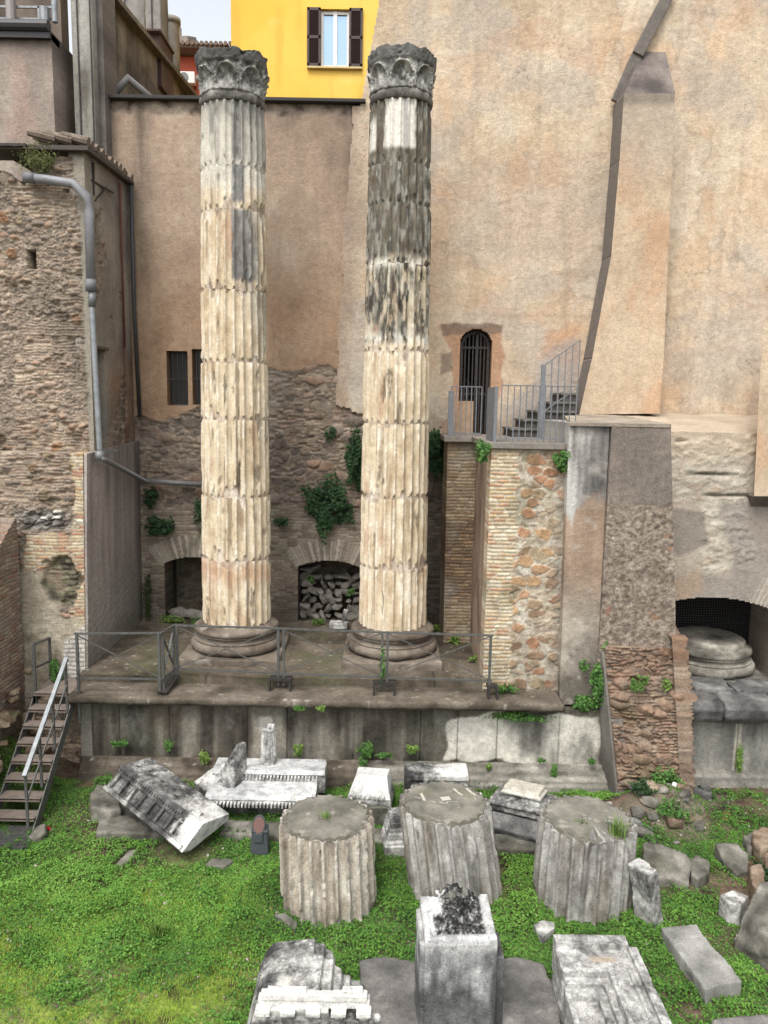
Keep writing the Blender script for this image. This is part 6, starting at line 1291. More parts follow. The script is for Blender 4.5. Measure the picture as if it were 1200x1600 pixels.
# foreground block G
def cG(V, W, Nn, s):
    n = fbm(V[:, 0] * 5, V[:, 1] * 5, V[:, 2] * 4, 4); st_ = fbm(V[:, 0] * 9, V[:, 1] * 9, V[:, 2] * 1.2, 4); c = pick(.55 + .8 * st_ + .4 * n, [S(78, 78, 78), S(128, 128, 128), S(172, 172, 170), S(206, 206, 203)])
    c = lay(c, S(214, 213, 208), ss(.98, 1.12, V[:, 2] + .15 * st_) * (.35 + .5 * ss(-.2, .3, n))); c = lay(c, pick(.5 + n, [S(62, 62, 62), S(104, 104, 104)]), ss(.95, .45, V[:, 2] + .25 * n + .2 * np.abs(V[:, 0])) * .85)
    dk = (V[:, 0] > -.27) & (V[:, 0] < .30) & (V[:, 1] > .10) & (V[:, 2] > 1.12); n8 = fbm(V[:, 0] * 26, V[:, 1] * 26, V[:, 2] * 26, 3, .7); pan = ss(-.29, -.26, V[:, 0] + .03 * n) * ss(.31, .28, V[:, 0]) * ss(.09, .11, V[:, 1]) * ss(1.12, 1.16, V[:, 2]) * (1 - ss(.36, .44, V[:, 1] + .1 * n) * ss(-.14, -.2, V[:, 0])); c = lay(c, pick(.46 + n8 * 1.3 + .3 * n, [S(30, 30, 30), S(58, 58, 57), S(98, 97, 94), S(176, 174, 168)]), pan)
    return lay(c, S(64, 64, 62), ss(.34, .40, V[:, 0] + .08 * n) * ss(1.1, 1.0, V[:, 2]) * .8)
r = NB(); prism(r, [(-.0, -.1), (.0, 1.18), (.03, 1.23), (.07, 1.235), (.08, 1.222), (.62, 1.232), (.62, -.1)], -.36, .36)
bx(r, (.315, .32, 1.2), (.08, .64, .09)); bx(r, (-.32, .20, 1.2), (.045, .36, .09)); bx(r, (-.28, .50, 1.195), (.15, .26, .09)); bx(r, (-.38, .3, .6), (.05, .5, 1.1)); bx(r, (.40, .25, .5), (.10, .35, .9))
for k in range(190):
    x, y = random.uniform(-.2, .22), random.uniform(.12, .66); t = ss(.25, .64, y); bmesh.ops.create_icosphere(r, subdivisions=1, radius=random.uniform(.014, .034), matrix=Matrix.Translation((x, y, 1.228 + random.uniform(-.012, .022) + .13 * float(t) * max(0, 1 - abs(x) * 5))))
for x in (-.2, .20): bar(r, (x, .13, 1.18), (x, .62, 1.22), .05)
for k in range(16): bx(r, (.27, .13 + k * .032, 1.19), (.05, .014, .05))
for v in r.verts:
    v.co.x *= 1.13
    if v.co.z > .9: v.co.z += .20 * v.co.y - .04
MG = Matrix.Translation((.95, 7.76, 0)) @ Matrix.Rotation(.06, 4, 'Z') @ Matrix.Rotation(-.02, 4, 'X')
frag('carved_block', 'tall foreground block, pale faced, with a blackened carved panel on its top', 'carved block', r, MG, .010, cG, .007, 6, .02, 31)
# foreground block H
def cH(V, W, Nn, s):
    n = fbm(W[:, 0] * 4, W[:, 1] * 4, W[:, 2] * 4, 5, .65); n9 = fbm(W[:, 0] * 18, W[:, 1] * 18, W[:, 2] * 18, 3, .7); c = pick(.60 + n * .6 + .45 * n9, [S(70, 69, 67), S(122, 120, 116), S(172, 170, 165), S(214, 212, 206)]); return lay(c, S(176, 156, 128), np.exp(-((W[:, 0] - 2.72) / .16) ** 4 - ((W[:, 1] - 8.36) / .05) ** 4) * .8)
r = NB(); prism(r, [(2.16, -.1), (2.2, .20), (3.1, .20), (3.14, -.1)], 6.5, 8.6, M_y)
for (x0, x1, y0, y1, z) in ((2.76, 3.12, 6.5, 8.6, .45), (2.18, 3.1, 8.18, 8.6, .452), (2.18, 3.06, 8.50, 8.66, .55), (3.05, 3.16, 6.5, 8.5, .52), (2.95, 3.0, 6.5, 8.2, .485), (2.72, 2.77, 6.5, 8.15, .48), (2.18, 2.76, 8.14, 8.19, .48), (2.65, 2.73, 6.5, 8.1, .37), (2.56, 2.66, 6.5, 8.02, .29), (2.2, 2.73, 8.06, 8.15, .372), (2.2, 2.66, 7.97, 8.07, .292), (2.18, 2.24, 6.5, 8.0, .33)):
    bx(r, ((x0 + x1) / 2, (y0 + y1) / 2, z / 2 + .05), (x1 - x0, y1 - y0, z - .1))
frag('framed_slab', 'foreground marble slab with a stepped moulded frame, lying in the grass at right', 'carved slab', r, Matrix.Translation((0, 0, .10)), .010, cH, .005, 6, .018, 33)
KEEP.append([(2.1, 6), (3.2, 6), (3.2, 8.7), (2.1, 8.7)]); KEEP.append([(-1.45, 6), (-.05, 6), (-.05, 8.4), (-1.45, 8.4)])
# loose slabs and rocks to the right
slab_px('flat_slab', [(1033, 1450), (1052, 1447), (1088, 1443), (1112, 1478), (1135, 1500), (1160, 1533), (1125, 1538), (1103, 1548)], .20, lambda V, W, Nn, s: pick(.5 + fbm(W[:, 0] * 4, W[:, 1] * 4, 3, 5), [S(112, 110, 105), S(142, 140, 133), S(164, 162, 155)]), 'pale flat rectangular slab lying in the grass right of the framed slab', 'stone slab', vox=.02, noise=.006, chips=.02, seed=41)
sh0 = P(1020, 1440, Z=.1); r = NB(); bx(r, (0, 0, .42), (.19, .36, .92)); bx(r, (.03, .05, .42), (.15, .2, .98)); 
frag('leaning_shard', 'tall white veined marble shard leaning against the rightmost drum', 'stone fragment', r, Matrix.Translation(Vector(sh0) + Vector((0, .12, -.12))) @ Matrix.Rotation(.55, 4, 'Z') @ Matrix.Rotation(-.16, 4, 'Y') @ Matrix.Rotation(-.08, 4, 'X'), .016, lambda V, W, Nn, s: c_marble(V, W, Nn, s, wt=.16), .012, 7, .02, 42)
GR = 'rocks scattered on the grass at right'
slab_px('rock', [(1003, 1314), (1030, 1316), (1070, 1332), (1080, 1346), (1078, 1382), (1045, 1372), (1020, 1374), (1004, 1356)], .26, c_travert, 'long dark grey rock behind the leaning marble shard', 'rock', grp=GR, seed=51, noise=.04, nf=3, tilt=[.12, .12, .08, 0, -.12, -.1, -.1, 0])
slab_px('rock', [(1075, 1340), (1088, 1333), (1112, 1347), (1108, 1362), (1090, 1374), (1080, 1366)], .2, c_travert, 'small angular grey rock at the right end of the long dark rock', 'rock', grp=GR, seed=52, noise=.03, nf=4)
slab_px('rock', [(1117, 1316), (1150, 1316), (1173, 1334), (1172, 1360), (1150, 1364), (1128, 1342)], .16, c_travert, 'flat dark slab of rock below the brown rocks at the right edge', 'rock', grp=GR, seed=53, noise=.03, nf=3, tilt=[.1, .1, .05, -.05, -.05, 0])
slab_px('rock', [(1160, 1305), (1178, 1298), (1186, 1322), (1170, 1326)], .18, c_travert, 'small dark rock wedged left of the brown rock', 'rock', grp=GR, seed=56, noise=.02, nf=4)
slab_px('boulder', [(1186, 1376), (1225, 1370), (1260, 1520), (1190, 1500), (1150, 1478), (1146, 1462), (1160, 1425)], .42, c_travert, 'big olive grey boulder cut by the right edge of the picture', 'rock', grp=GR, vox=.035, seed=54, noise=.05, nf=2.2, tilt=[.2, .2, 0, -.3, -.35, -.2, 0])
slab_px('stone_block', [(1124, 1398), (1146, 1390), (1170, 1400), (1158, 1415), (1140, 1412)], .32, lambda V, W, Nn, s: c_marble(V, W, Nn, s), 'small squared pale block beside the big boulder', 'stone block', seed=55, vox=.02, noise=.008)
cbrown = lambda V, W, Nn, s: pick(.5 + fbm(W[:, 0] * 5, W[:, 1] * 5, W[:, 2] * 5, 4), [S(92, 76, 62), S(130, 108, 88), S(160, 142, 120)])
slab_px('rock', [(1176, 1296), (1190, 1290), (1215, 1296), (1220, 1322), (1190, 1322), (1178, 1312)], .34, cbrown, 'brown tufa rock at the right edge, the larger of two', 'rock', grp=GR, seed=57, noise=.05, nf=4)
slab_px('rock', [(1190, 1336), (1210, 1326), (1225, 1345), (1196, 1350)], .3, cbrown, 'brown tufa rock at the right edge, the smaller of two', 'rock', grp=GR, seed=58, noise=.04, nf=4)
slab_px('rock', [(1172, 1352), (1190, 1348), (1196, 1375), (1182, 1392), (1174, 1380)], .3, cbrown, 'split brown stone between the small squared block and the brown tufa rocks', 'rock', grp=GR, seed=59, noise=.04, nf=5)
slab_px('flat_slab', [(1112, 1590), (1200, 1582), (1260, 1584), (1260, 1660), (1120, 1660)], .14, cf_path, 'grey slab end at the bottom right corner', 'stone slab', seed=60, noise=.008)
slab_px('marble_fragment', [(833, 1444), (846, 1437), (866, 1440), (866, 1450), (848, 1463)], .10, c_marble, 'small bluish white marble scrap in the grass below the rightmost drum', 'stone fragment', seed=61, vox=.014, noise=.015, nf=9)
slab_px('stone_fragment', [(427, 1428), (445, 1424), (466, 1440), (460, 1453)], .12, c_travert, 'short grooved stone piece at the foot of the leftmost drum', 'stone fragment', seed=62, vox=.018, tilt=[0, .08, .04, -.04])
slab_px('stepping_stone', [(178, 1352), (200, 1328), (216, 1325), (208, 1338), (190, 1354)], .04, c_travert, 'narrow flat stone sunk in the lawn left of the tilted slab', 'stepping stone', seed=63, noise=.006, chips=0)
slab_px('stepping_stone', [(318, 1352), (330, 1341), (355, 1340), (365, 1344), (350, 1353)], .04, c_travert, 'small oval flat stone sunk in the lawn near the dark lamp box', 'stepping stone', seed=64, noise=.006, chips=0)
slab_px('stone_block', [(1072, 1232), (1078, 1224), (1110, 1229), (1113, 1240), (1090, 1240)], .16, c_dark, 'short grey kerb block in the weeds in front of the right podium', 'stone block', seed=65, vox=.02, noise=.01)
slab_px('rock', [(1083, 1282), (1090, 1277), (1102, 1280), (1100, 1294), (1086, 1294)], .16, c_travert, 'fist-like grey rock alone on the grass right of the rubble heap', 'rock', grp=GR, seed=66, vox=.02, noise=.02)
slab_px('brick_lump', [(1127, 1270), (1135, 1265), (1142, 1270), (1138, 1280), (1128, 1280)], .1, lambda V, W, Nn, s: pick(.5 + fbm(W[:, 0] * 9, W[:, 1] * 9, 3, 3), [S(96, 56, 42), S(140, 84, 66)]), 'lone dark red brick lump on the grass in front of the right podium', 'brick', seed=67, vox=.015, noise=.02, keep=False)

def small_rock(name, c, sx, sy, sz, colfn, lab, cat, grp, seed, rot=None, vox=.02, noise=.02):
    r = NB(); rg_ = np.random.default_rng(seed); pts = rg_.normal(size=(16, 3)); pts /= np.linalg.norm(pts, axis=1)[:, None]; pts = np.sign(pts) * np.abs(pts) ** .6
    vs = [r.verts.new((p[0] * sx / 2, p[1] * sy / 2, p[2] * sz / 2)) for p in pts]; bmesh.ops.convex_hull(r, input=vs)
    M = Matrix.Translation(Vector([float(v) for v in c])) @ (rot or Matrix.Rotation(rg_.uniform(-.6, .6), 4, 'Z') @ Matrix.Rotation(rg_.uniform(-.3, .3), 4, 'Y'))
    return frag(name, lab, cat, r, M, vox, colfn, noise, 6, .01, seed, M_ROCK, grp)
# rubble heap at the pier foot
cmix = [c_travert, c_dark, cbrown, c_travert]
for k in range(22):
    px, py = random.uniform(985, 1072), random.uniform(1236, 1305); q_ = P(px, py, Z=.25); z = float(gz(q_[0], q_[1])); s_ = random.uniform(.1, .26)
    small_rock('rubble_stone', (q_[0], q_[1], z + s_ * .2), s_ * 1.3, s_, s_ * .8, cmix[k % 4], 'loose rubble stone in the weedy heap at the foot of the stone pier', 'rubble stone', 'rubble heap at the pier foot', 100 + k)
small_rock('rubble_stone', P(1053, 1226, Z=.5), .12, .12, .1, lambda V, W, Nn, s: V * 0 + S(226, 222, 214), 'small white stone on top of the rubble heap', 'rubble stone', 'rubble heap at the pier foot', 98)
small_rock('rubble_stone', P(1062, 1228, Z=.45), .2, .12, .1, cbrown, 'reddish brick scrap on the rubble heap beside the small white stone', 'rubble stone', 'rubble heap at the pier foot', 99)
# mossy bank left of the stairs
cmoss = lambda V, W, Nn, s: lay(pick(.5 + fbm(W[:, 0] * 4, W[:, 1] * 4, W[:, 2] * 4, 4), [S(84, 70, 54), S(140, 118, 94), S(164, 148, 124)]), S(70, 80, 40), ss(.0, .4, fbm(W[:, 0] * 3, W[:, 1] * 3, W[:, 2] * 3 + 4, 4)) * .8)
for k in range(36):
    t = random.random(); y = 11.2 + 3.0 * t; zb_ = .2 + 1.9 * t; z = random.uniform(.1, zb_); x = -6.62 + random.uniform(-.12, .12) - z * .05; s_ = random.uniform(.16, .34)
    small_rock('bank_stone', (x, y, z), s_, s_ * 1.3, s_ * .8, cmoss, 'mossy stone in the rubble bank between the slanting brick wall and the steel stairs', 'rubble stone', 'mossy bank beside the steel stairs', 150 + k)
# rubble filling the niches
cgr = lambda V, W, Nn, s: pick(.5 + fbm(W[:, 0] * 4, W[:, 1] * 4, W[:, 2] * 4 + s, 4), [S(92, 88, 80), S(126, 120, 110), S(150, 144, 134)])
nx_, nw_, nz_ = NICHES[1]
for k in range(44):
    row = k // 7; x = nx_ - nw_ + .1 + (k % 7) * (2 * nw_ - .12) / 6.4 + random.uniform(-.05, .05); z = ZT + .1 + row * .18 + random.uniform(-.03, .03)
    if z > nz_ - .2: continue
    small_rock('packed_stone', (x, YB + .36 + .045 * row + random.uniform(-.05, .05), z), random.uniform(.16, .50), .3, random.uniform(.10, .26), cgr, 'rough stone packed into the niche between the two columns', 'rubble stone', 'stones stacked in the middle niche', 200 + k, Matrix.Rotation(random.choice((-1, 1)) * random.random() ** 2 * 1.3, 4, 'Y'))
wcap = P(530, 968, Y=17.3); r = NB(); bx(r, (0, 0, .12), (.42, .3, .14)); bar(r, (.08, 0, .15), (.16, 0, .48), .1)
frag('white_fragment', 'broken white stone with an upright stump in front of the packed niche', 'stone fragment', r, Matrix.Translation((wcap[0], 17.2, ZT + .0)), .018, lambda V, W, Nn, s: c_marble(V, W, Nn, s, wt=.2), .015, 6, .03, 71)
for k, (px, s_) in enumerate(((275, .5), (300, .45), (318, .3))):
    q_ = P(px, 955, Y=17.75); small_rock('niche_rock', (q_[0], 17.85, ZT + .12), s_, .35, s_ * .6, cgr, ['left boulder', 'middle boulder', 'small right boulder'][k] + ' in the mouth of the dark niche left of the columns', 'rubble stone', 'boulders in the left niche', 260 + k)
# lamp box and can
lp = P(405, 1336, Z=.0); lm = thing('ground_spotlight', 'dark grey ground lamp box with a reddish oval lens, left of the leftmost drum', 'lamp', (lp[0], lp[1] + .1, 0))
r = NB(); a = [(-.14, -.1), (.14, -.1), (.14, .12), (-.14, .12)]; v0 = [r.verts.new((lp[0] + x * 1.05, lp[1] + .1 + y, 0)) for x, y in a]; v1 = [r.verts.new((lp[0] + x * .85, lp[1] + .1 + y * .8, .40 + (.02 if y > 0 else -.0))) for x, y in a]
r.faces.new(v0[::-1]); r.faces.new(v1)
for i in range(4): r.faces.new((v0[i], v0[(i + 1) % 4], v1[(i + 1) % 4], v1[i]))
bx(r, (lp[0], lp[1] + .1, .385), (.27, .2, .03)); bx(r, (lp[0] - .01, lp[1] - .0, .29), (.14, .03, .16)); fin('housing', r, mat_plain('dark grey plastic', S(74, 80, 84), .45), lm, .015)
Mh = Matrix.Translation((lp[0] - .01, lp[1] + .1, .45)) @ Matrix.Rotation(math.radians(62), 4, 'X') @ Matrix.Diagonal(Vector((.8, 1.15, 1, 1)))
r = NB(); bmesh.ops.create_cone(r, cap_ends=True, segments=32, radius1=.125, radius2=.135, depth=.10, matrix=Mh); hd = fin('lamp_head', r, mat_plain('dark lamp rim', S(46, 46, 48), .4), lm, .006)
r = NB(); bmesh.ops.create_cone(r, cap_ends=True, segments=32, radius1=.105, radius2=.105, depth=.012, matrix=Mh @ Matrix.Translation((0, 0, .055))); fin('lens', r, mat_plain('reddish lens', S(104, 66, 54), .25), hd)
q_ = P(75, 1297, Z=.04); Mc = Matrix.Translation((q_[0], q_[1], .06)) @ Matrix.Rotation(math.pi / 2, 4, 'Y') @ Matrix.Rotation(.4, 4, 'X')
dc = thing('drink_can', 'crushed red drink can on the soil beside the steel stairs', 'can', (q_[0], q_[1], 0))
r = NB(); bmesh.ops.create_cone(r, cap_ends=True, segments=24, radius1=.036, radius2=.036, depth=.15, matrix=Mc); fin('can_body', r, mat_plain('red can', S(176, 34, 32), .35, .2), dc, .004)
r = NB(); bmesh.ops.create_cone(r, cap_ends=True, segments=24, radius1=.03, radius2=.033, depth=.012, matrix=Mc @ Matrix.Translation((0, 0, .08))); fin('can_end', r, M_GALV, dc)
small_rock('foot_block', P(60, 1302, Z=.1) * [1, 1, 0] + [0, 0, .08], .3, .3, .26, c_travert, 'grey block under the foot of the steel stairs', 'stone block', None, 300)

# ================================================================== plants
G1 = [S(26, 44, 28, 1), S(40, 66, 38, 1), S(58, 88, 48, 1)]; G2 = [S(66, 92, 38, 1), S(94, 122, 54, 1), S(124, 148, 74, 1)]; G3 = [S(84, 96, 56, 1), S(120, 128, 78, 1), S(150, 150, 96, 1)]
G4 = [S(44, 74, 34, 1), S(66, 102, 46, 1), S(92, 130, 62, 1)]
def leaves(name, Cn, Nn, size, col, par=None, asp=.8):
    n = len(Cn); rg_ = np.random.default_rng(n); t = rg_.normal(size=(n, 3)); t -= Nn * (t * Nn).sum(1)[:, None]; t /= np.linalg.norm(t, axis=1)[:, None] + 1e-9; b = np.cross(Nn, t); s_ = (size * rg_.uniform(.6, 1.3, n))[:, None]
    V = np.stack([Cn - t * s_ * .5, Cn + b * s_ * .5 * asp + Nn * s_ * .12, Cn + t * s_ * .5, Cn - b * s_ * .5 * asp + Nn * s_ * .12], 1).reshape(-1, 3)
    me = mesh_np(name, V, np.arange(4 * n).reshape(n, 4), np.repeat(col, 4, axis=0), False); return link(name, me, M_LEAF, par)
def plant(name, lab, cat, c, rx, ry, rz, n, size, cols, grp=None, seed=0, out=(0, -1, .4), hang=0):
    rg_ = np.random.default_rng(seed + 1000); p = rg_.normal(size=(n * 3, 3)); p /= np.linalg.norm(p, axis=1)[:, None]; p *= rg_.uniform(.25, 1, len(p))[:, None] ** .5
    nz_k = fbm(p[:, 0] * 2 + seed, p[:, 1] * 2, p[:, 2] * 2, 3); k = nz_k > .0 - .25 * (np.abs(p).sum(1) < .8); p = p[k][:n]; nn = nz_k[k][:n]
    r_ = .8 + 1.3 * nn + rg_.normal(size=len(nn)) * .06; C_ = np.stack([c[0] + p[:, 0] * rx * r_, c[1] + p[:, 1] * ry * r_, c[2] + p[:, 2] * rz * r_ - hang * np.abs(p[:, 0])], 1)
    Nn = p * .6 + np.array(out) + rg_.normal(size=p.shape) * .55; Nn /= np.linalg.norm(Nn, axis=1)[:, None]
    col = pick(.5 + .6 * nn + rg_.uniform(-.35, .35, len(p)), cols)
    root = thing(name, lab, cat, (c[0], c[1], c[2] - rz * .8), grp); leaves('foliage', C_, Nn, size, col, root)
    r = NB(); 
    for j in range(5): q_ = C_[rg_.integers(len(C_))]; tube(r, [(c[0], c[1] + ry * .6, c[2] - rz * .7), ((c[0] + q_[0]) / 2, (c[1] + q_[1]) / 2, (c[2] + q_[2]) / 2 + .02), q_], [.008, .005, .003], 5)
    fin('stem', r, M_STEM, root); return root
M_STEM = mat_plain('green stem', S(70, 76, 40), .8)
def ivy(lab, px, py, rx, ry, Y, n, cols=G1, seed=0, size=.06, cat='ivy', name='ivy_clump', dy=.14):
    p = P(px, py, Y=Y); k = Y * 1.02 / 1200; plant(name, lab, cat, p, rx * k, dy, ry * k, n, size, cols, None, seed)
ivy('big dark ivy clump on the rubble wall between the two columns', 512, 792, 34, 36, 17.6, 1500, seed=1, size=.085)
ivy('dark ivy hanging close against the left side of the right column', 556, 722, 13, 40, 17.6, 700, seed=2, size=.08)
ivy('dark ivy tuft at the plaster edge right of the right column', 683, 708, 17, 32, 17.5, 900, seed=3, size=.08)
ivy('tiny ivy sprig high on the rubble wall between the columns', 516, 677, 9, 9, 17.6, 120, seed=4)
ivy('ivy clump spreading over the left niche arch', 246, 822, 25, 13, 17.6, 600, seed=5, size=.07)
ivy('small ivy clump in the corner under the drain pipe', 236, 778, 11, 15, 17.6, 260, seed=6)
ivy('ivy strand against the left flank of the left column', 311, 800, 8, 22, 17.6, 240, seed=7)
ivy('small ivy tuft just right of the left column', 438, 816, 12, 6, 17.6, 140, seed=8)
ivy('damp green growth in the corner left of the left niche', 231, 935, 7, 38, 17.55, 300, [S(40, 52, 26, 1), S(62, 78, 36, 1)], 9, .05)
ivy('bright creeper hanging from the landing slab corner', 755, 706, 9, 18, 13.95, 420, G4, 10, .055)
ivy('bright creeper at the top right of the landing pier', 877, 722, 10, 18, 13.9, 360, G4, 11, .055)
ivy('ivy mass at the foot of the pilaster', 912, 1100, 22, 14, 13.75, 800, G4, 12, .06)
ivy('trailing ivy climbing between the pilaster and the stone pier', 938, 1070, 14, 36, 13.65, 1000, G4, 13, .06)
ivy('thin upper ivy strand beside the rough panel', 946, 1022, 7, 26, 13.7, 240, G4, 14, .05)
ivy('ivy sprig on the lower pilaster', 912, 1038, 9, 8, 13.78, 110, G4, 15, .05)
ivy('feathery green weed growing out of the stone pier', 1000, 1066, 13, 13, 13.2, 330, [S(60, 86, 40, 1), S(92, 122, 58, 1)], 16, .045, 'weed', 'wall_weed')
ivy('small yellow green weed on the stone pier top right', 1041, 1070, 8, 9, 13.3, 120, G2, 17, .045, 'weed', 'wall_weed')
ivy('creeper fringe under the podium cornice right of centre', 808, 1120, 42, 7, 13.5, 600, G4, 18, .05)
ivy('green bush behind the top of the steel stairs', 88, 1052, 9, 26, 14.05, 600, G4, 19, .05, 'bush', 'wall_bush')
W_ = [(465, 1172, 7, 9, 'beside the fluted stub'), (573, 1172, 12, 12, 'below the middle of the podium, largest'), (566, 1192, 7, 8, 'just under the largest podium weed'), (645, 1171, 10, 8, 'left of the whitewashed stretch'), (600, 1180, 14, 5, 'right of the largest podium weed'),
      (866, 1212, 5, 22, 'as a long strand down the whitewashed base'), (764, 1198, 5, 5, 'at the moulding below the whitewashed stretch'), (187, 1162, 14, 5, 'at the left end of the base moulding'), (262, 1166, 8, 8, 'above the tilted slab'), (320, 1184, 8, 10, 'left of the pointed shard'),
      (508, 1222, 6, 11, 'at the right end of the stepped cornice'), (466, 1105, 8, 5, 'hanging under the cornice beneath the left column'), (502, 1106, 7, 5, 'hanging under the cornice, second from the left column'), (845, 1188, 8, 3, 'on the whitewashed ledge'), (925, 1190, 6, 5, 'at the right end of the podium base'),
      (1155, 1188, 5, 22, 'growing down the joint of the right podium')]
for k, (px, py, rx, ry, tx) in enumerate(W_):
    Yw = 13.55 if px < 1000 else 13.82
    if 1100 < py < 1110: Yw = 13.3
    ivy('little green weed ' + tx, px, py, rx, ry, Yw, int(30 + rx * ry * 2.2), G4 if k % 3 else G2, 30 + k, .045, 'weed', 'wall_weed', .06)
T_ = [(150, 1100, 0, ''), (790, 1076, 16, 'on the podium walk at the foot of the landing pier'), (745, 1030, 12, 'on the terrace against the landing pier side'), (733, 984, 16, 'at the foot of the rear brick pier'), (710, 1000, 8, 'on the terrace floor before the rear brick pier'), (598, 1040, 5, 'twined on the railing post before the right column'), (270, 968, 20, 'across the mouth of the left niche'), (310, 972, 12, 'between the left niche and the left column'), (498, 968, 10, 'at the left of the packed niche'), (548, 925, 7, 'high in the packed niche'), (680, 982, 9, 'right behind the base of the right column'), (485, 905, 6, 'on the stones of the packed niche')]
for k, (px, py, rx, tx) in enumerate(T_):
    if not tx: continue
    if py > 1070: q_ = P(px, py, Z=1.85)
    elif px in (598,): q_ = P(px, py, Y=13.72)
    elif py < 940: q_ = P(px, py, Y=17.75)
    else: q_ = P(px, py, Z=1.98); q_[1] = min(q_[1], 17.55)
    plant('terrace_weed', 'small green weed ' + tx, 'weed', q_, rx * .0145, .1, .10 if px != 598 else .4, 60 + rx * 12, .05, G4 if k % 2 else G2, None, 60 + k, (0, -.3, 1))
for k, (px, py, rx, rz_, n_, tx) in enumerate(((1032, 1238, .30, .22, 520, 'taller nettle-like weed in the rubble heap at the pier foot'), (1002, 1256, .24, .16, 360, 'low weed at the left side of the rubble heap'), (1052, 1278, .26, .18, 420, 'dense weed at the lower right of the rubble heap'), (1016, 1292, .18, .12, 240, 'small weed at the bottom of the rubble heap'), (1085, 1226, .34, .10, 380, 'weed strip along the foot of the right podium'), (236, 1222, .34, .10, 380, 'weed strip at the foot of the podium behind the tilted slab'), (165, 1226, .2, .16, 280, 'dark weed at the podium corner behind the propping rocks'), (1192, 1352, .10, .14, 150, 'small weed sprouting between the brown tufa rocks'))):
    q_ = P(px, py, Z=.22); q_[2] = float(gz(q_[0], q_[1])) + rz_ * .7
    plant('ground_weed', tx, 'weed', q_, rx, .2, rz_, n_, .055, [G4, G1, G4][k % 3], None, 90 + k, (0, -.2, 1))
# wispy shrub on the wall top
p = P(60, 252, Y=15.1); n = 1500; rg_ = np.random.default_rng(5); sh = thing('wall_top_shrub', 'wispy yellow green shrub growing on top of the ruined brick wall', 'shrub', p - [0, 0, .2])
br = NB()
tips = []
for j in range(60):
    dx, dz = rg_.uniform(-.42, .42), rg_.uniform(.05, .42); q_ = p + [dx, rg_.uniform(-.2, .15), dz - abs(dx) * .4 + .0]; tube(br, [p + [dx * .15, 0, -.22], p + [dx * .55, 0, dz * .4], q_], [.007, .005, .002], 4); tips.append(q_)
fin('stem', br, mat_plain('dry stem', S(96, 88, 60), .8), sh)
tips = np.array(tips); ii = rg_.integers(0, len(tips), n); C_ = p + [0, 0, -.2] + (tips[ii] - p - [0, 0, -.2]) * rg_.uniform(.3, 1, n)[:, None] + rg_.normal(size=(n, 3)) * .035; Nn = rg_.normal(size=(n, 3)) + [0, -.6, .3]; Nn /= np.linalg.norm(Nn, axis=1)[:, None]
leaves('foliage', C_, Nn, .045, pick(rg_.uniform(0, 1, n), G3), sh, .35)
# grass tufts on drums
def tuft(lab, c, n, h, cols, seed, spread=.08):
    rg_ = np.random.default_rng(seed); V = []; F = []; cc = []
    for k in range(n):
        a = rg_.uniform(0, 6.28); b0 = np.array(c) + [rg_.normal() * spread * .6, rg_.normal() * spread * .6, 0]; d = np.array([math.cos(a), math.sin(a), 0]); hh = h * rg_.uniform(.5, 1.2); w_ = .006; s_ = np.array([-d[1], d[0], 0]) * w_; m_ = b0 + d * hh * .2 + [0, 0, hh * .65]; e_ = b0 + d * hh * rg_.uniform(.3, .9) + [0, 0, hh * .9]
        i = len(V); V += [b0 - s_, b0 + s_, m_ + s_, m_ - s_, e_, e_ + s_ * .2]; F += [(i, i + 1, i + 2, i + 3), (i + 3, i + 2, i + 5, i + 4)]; cc += [pick(np.array([rg_.uniform(0, 1)]), cols)[0]] * 6
    o = link('grass_tuft', mesh_np('grass_tuft', np.array(V), np.array(F), np.array(cc), False), M_LEAF); return tag(o, lab, 'grass tuft')
tuft('tall wispy grass tuft on the front rim of the rightmost drum', P(963, 1308, Z=1.17), 60, .26, G2, 1)
tuft('sparse weed tuft on top of the leftmost drum', P(508, 1278, Z=1.24), 30, .08, G2, 2, .05)
tuft('small tuft on the flat top centre of the rightmost drum', P(910, 1285, Z=1.2), 24, .05, G2, 3, .06)
tuft('taller grass tuft standing in the middle of the lawn', P(247, 1465, Z=.0), 90, .22, G2, 4, .07)
# ground cover
def scatter(n, polys_fn, seed):
    rg_ = np.random.default_rng(seed); x = rg_.uniform(-8.2, 9.2, n); y = 14.2 - 8.4 * rg_.uniform(0, 1, n); px = x / (y * 1.02 + .6) * 1200 + 600; k = (px > -60) & (px < 1290); x, y = x[k], y[k]
    d = polys_fn(x, y); k = rg_.uniform(0, 1, len(x)) < d
    for pl_ in KEEP: k &= sdp(x, y, pl_) < -.01
    return x[k], y[k]
LP = np.array(lawn_poly)
def dens(x, y):
    n = fbm(x * .9 + 3, y * .9, 8, 4); n2_ = fbm(x * 3, y * 3, 18, 3); lw_ = ss(-.2, .6, sdp(x, y, LP)); low_ = ss(10.2, 8.8, y + .9 * n) * lw_
    d = .9 * ss(-.5, -.05, n + .5 * n2_ + .12); d = d * (1 - .72 * low_ * ss(.35, -.1, n2_ + n))
    d *= ss(13.62, 13.45, y) ; d *= 1 - .85 * np.exp(-((x + 5.0) / .55) ** 2 - ((y - 12.3) / .8) ** 2); d *= 1 - .95 * ss(.45, .0, np.hypot((x + 3.1), (y - 11.25) * 1.3) - .35)
    d *= 1 - .6 * ss(-.1, .3, -np.abs(x - 2.0) + .3) * ss(8.9, 8.4, y); d *= 1 - .5 * np.exp(-((x - 5.0) / .7) ** 2 - ((y - 12.6) / .6) ** 2)
    d *= 1 - .75 * ss(3.4, 4.3, x) * ss(.0, .25, fbm(x * 1.6, y * 1.6, 77, 4)); return np.clip(d, 0, 1)
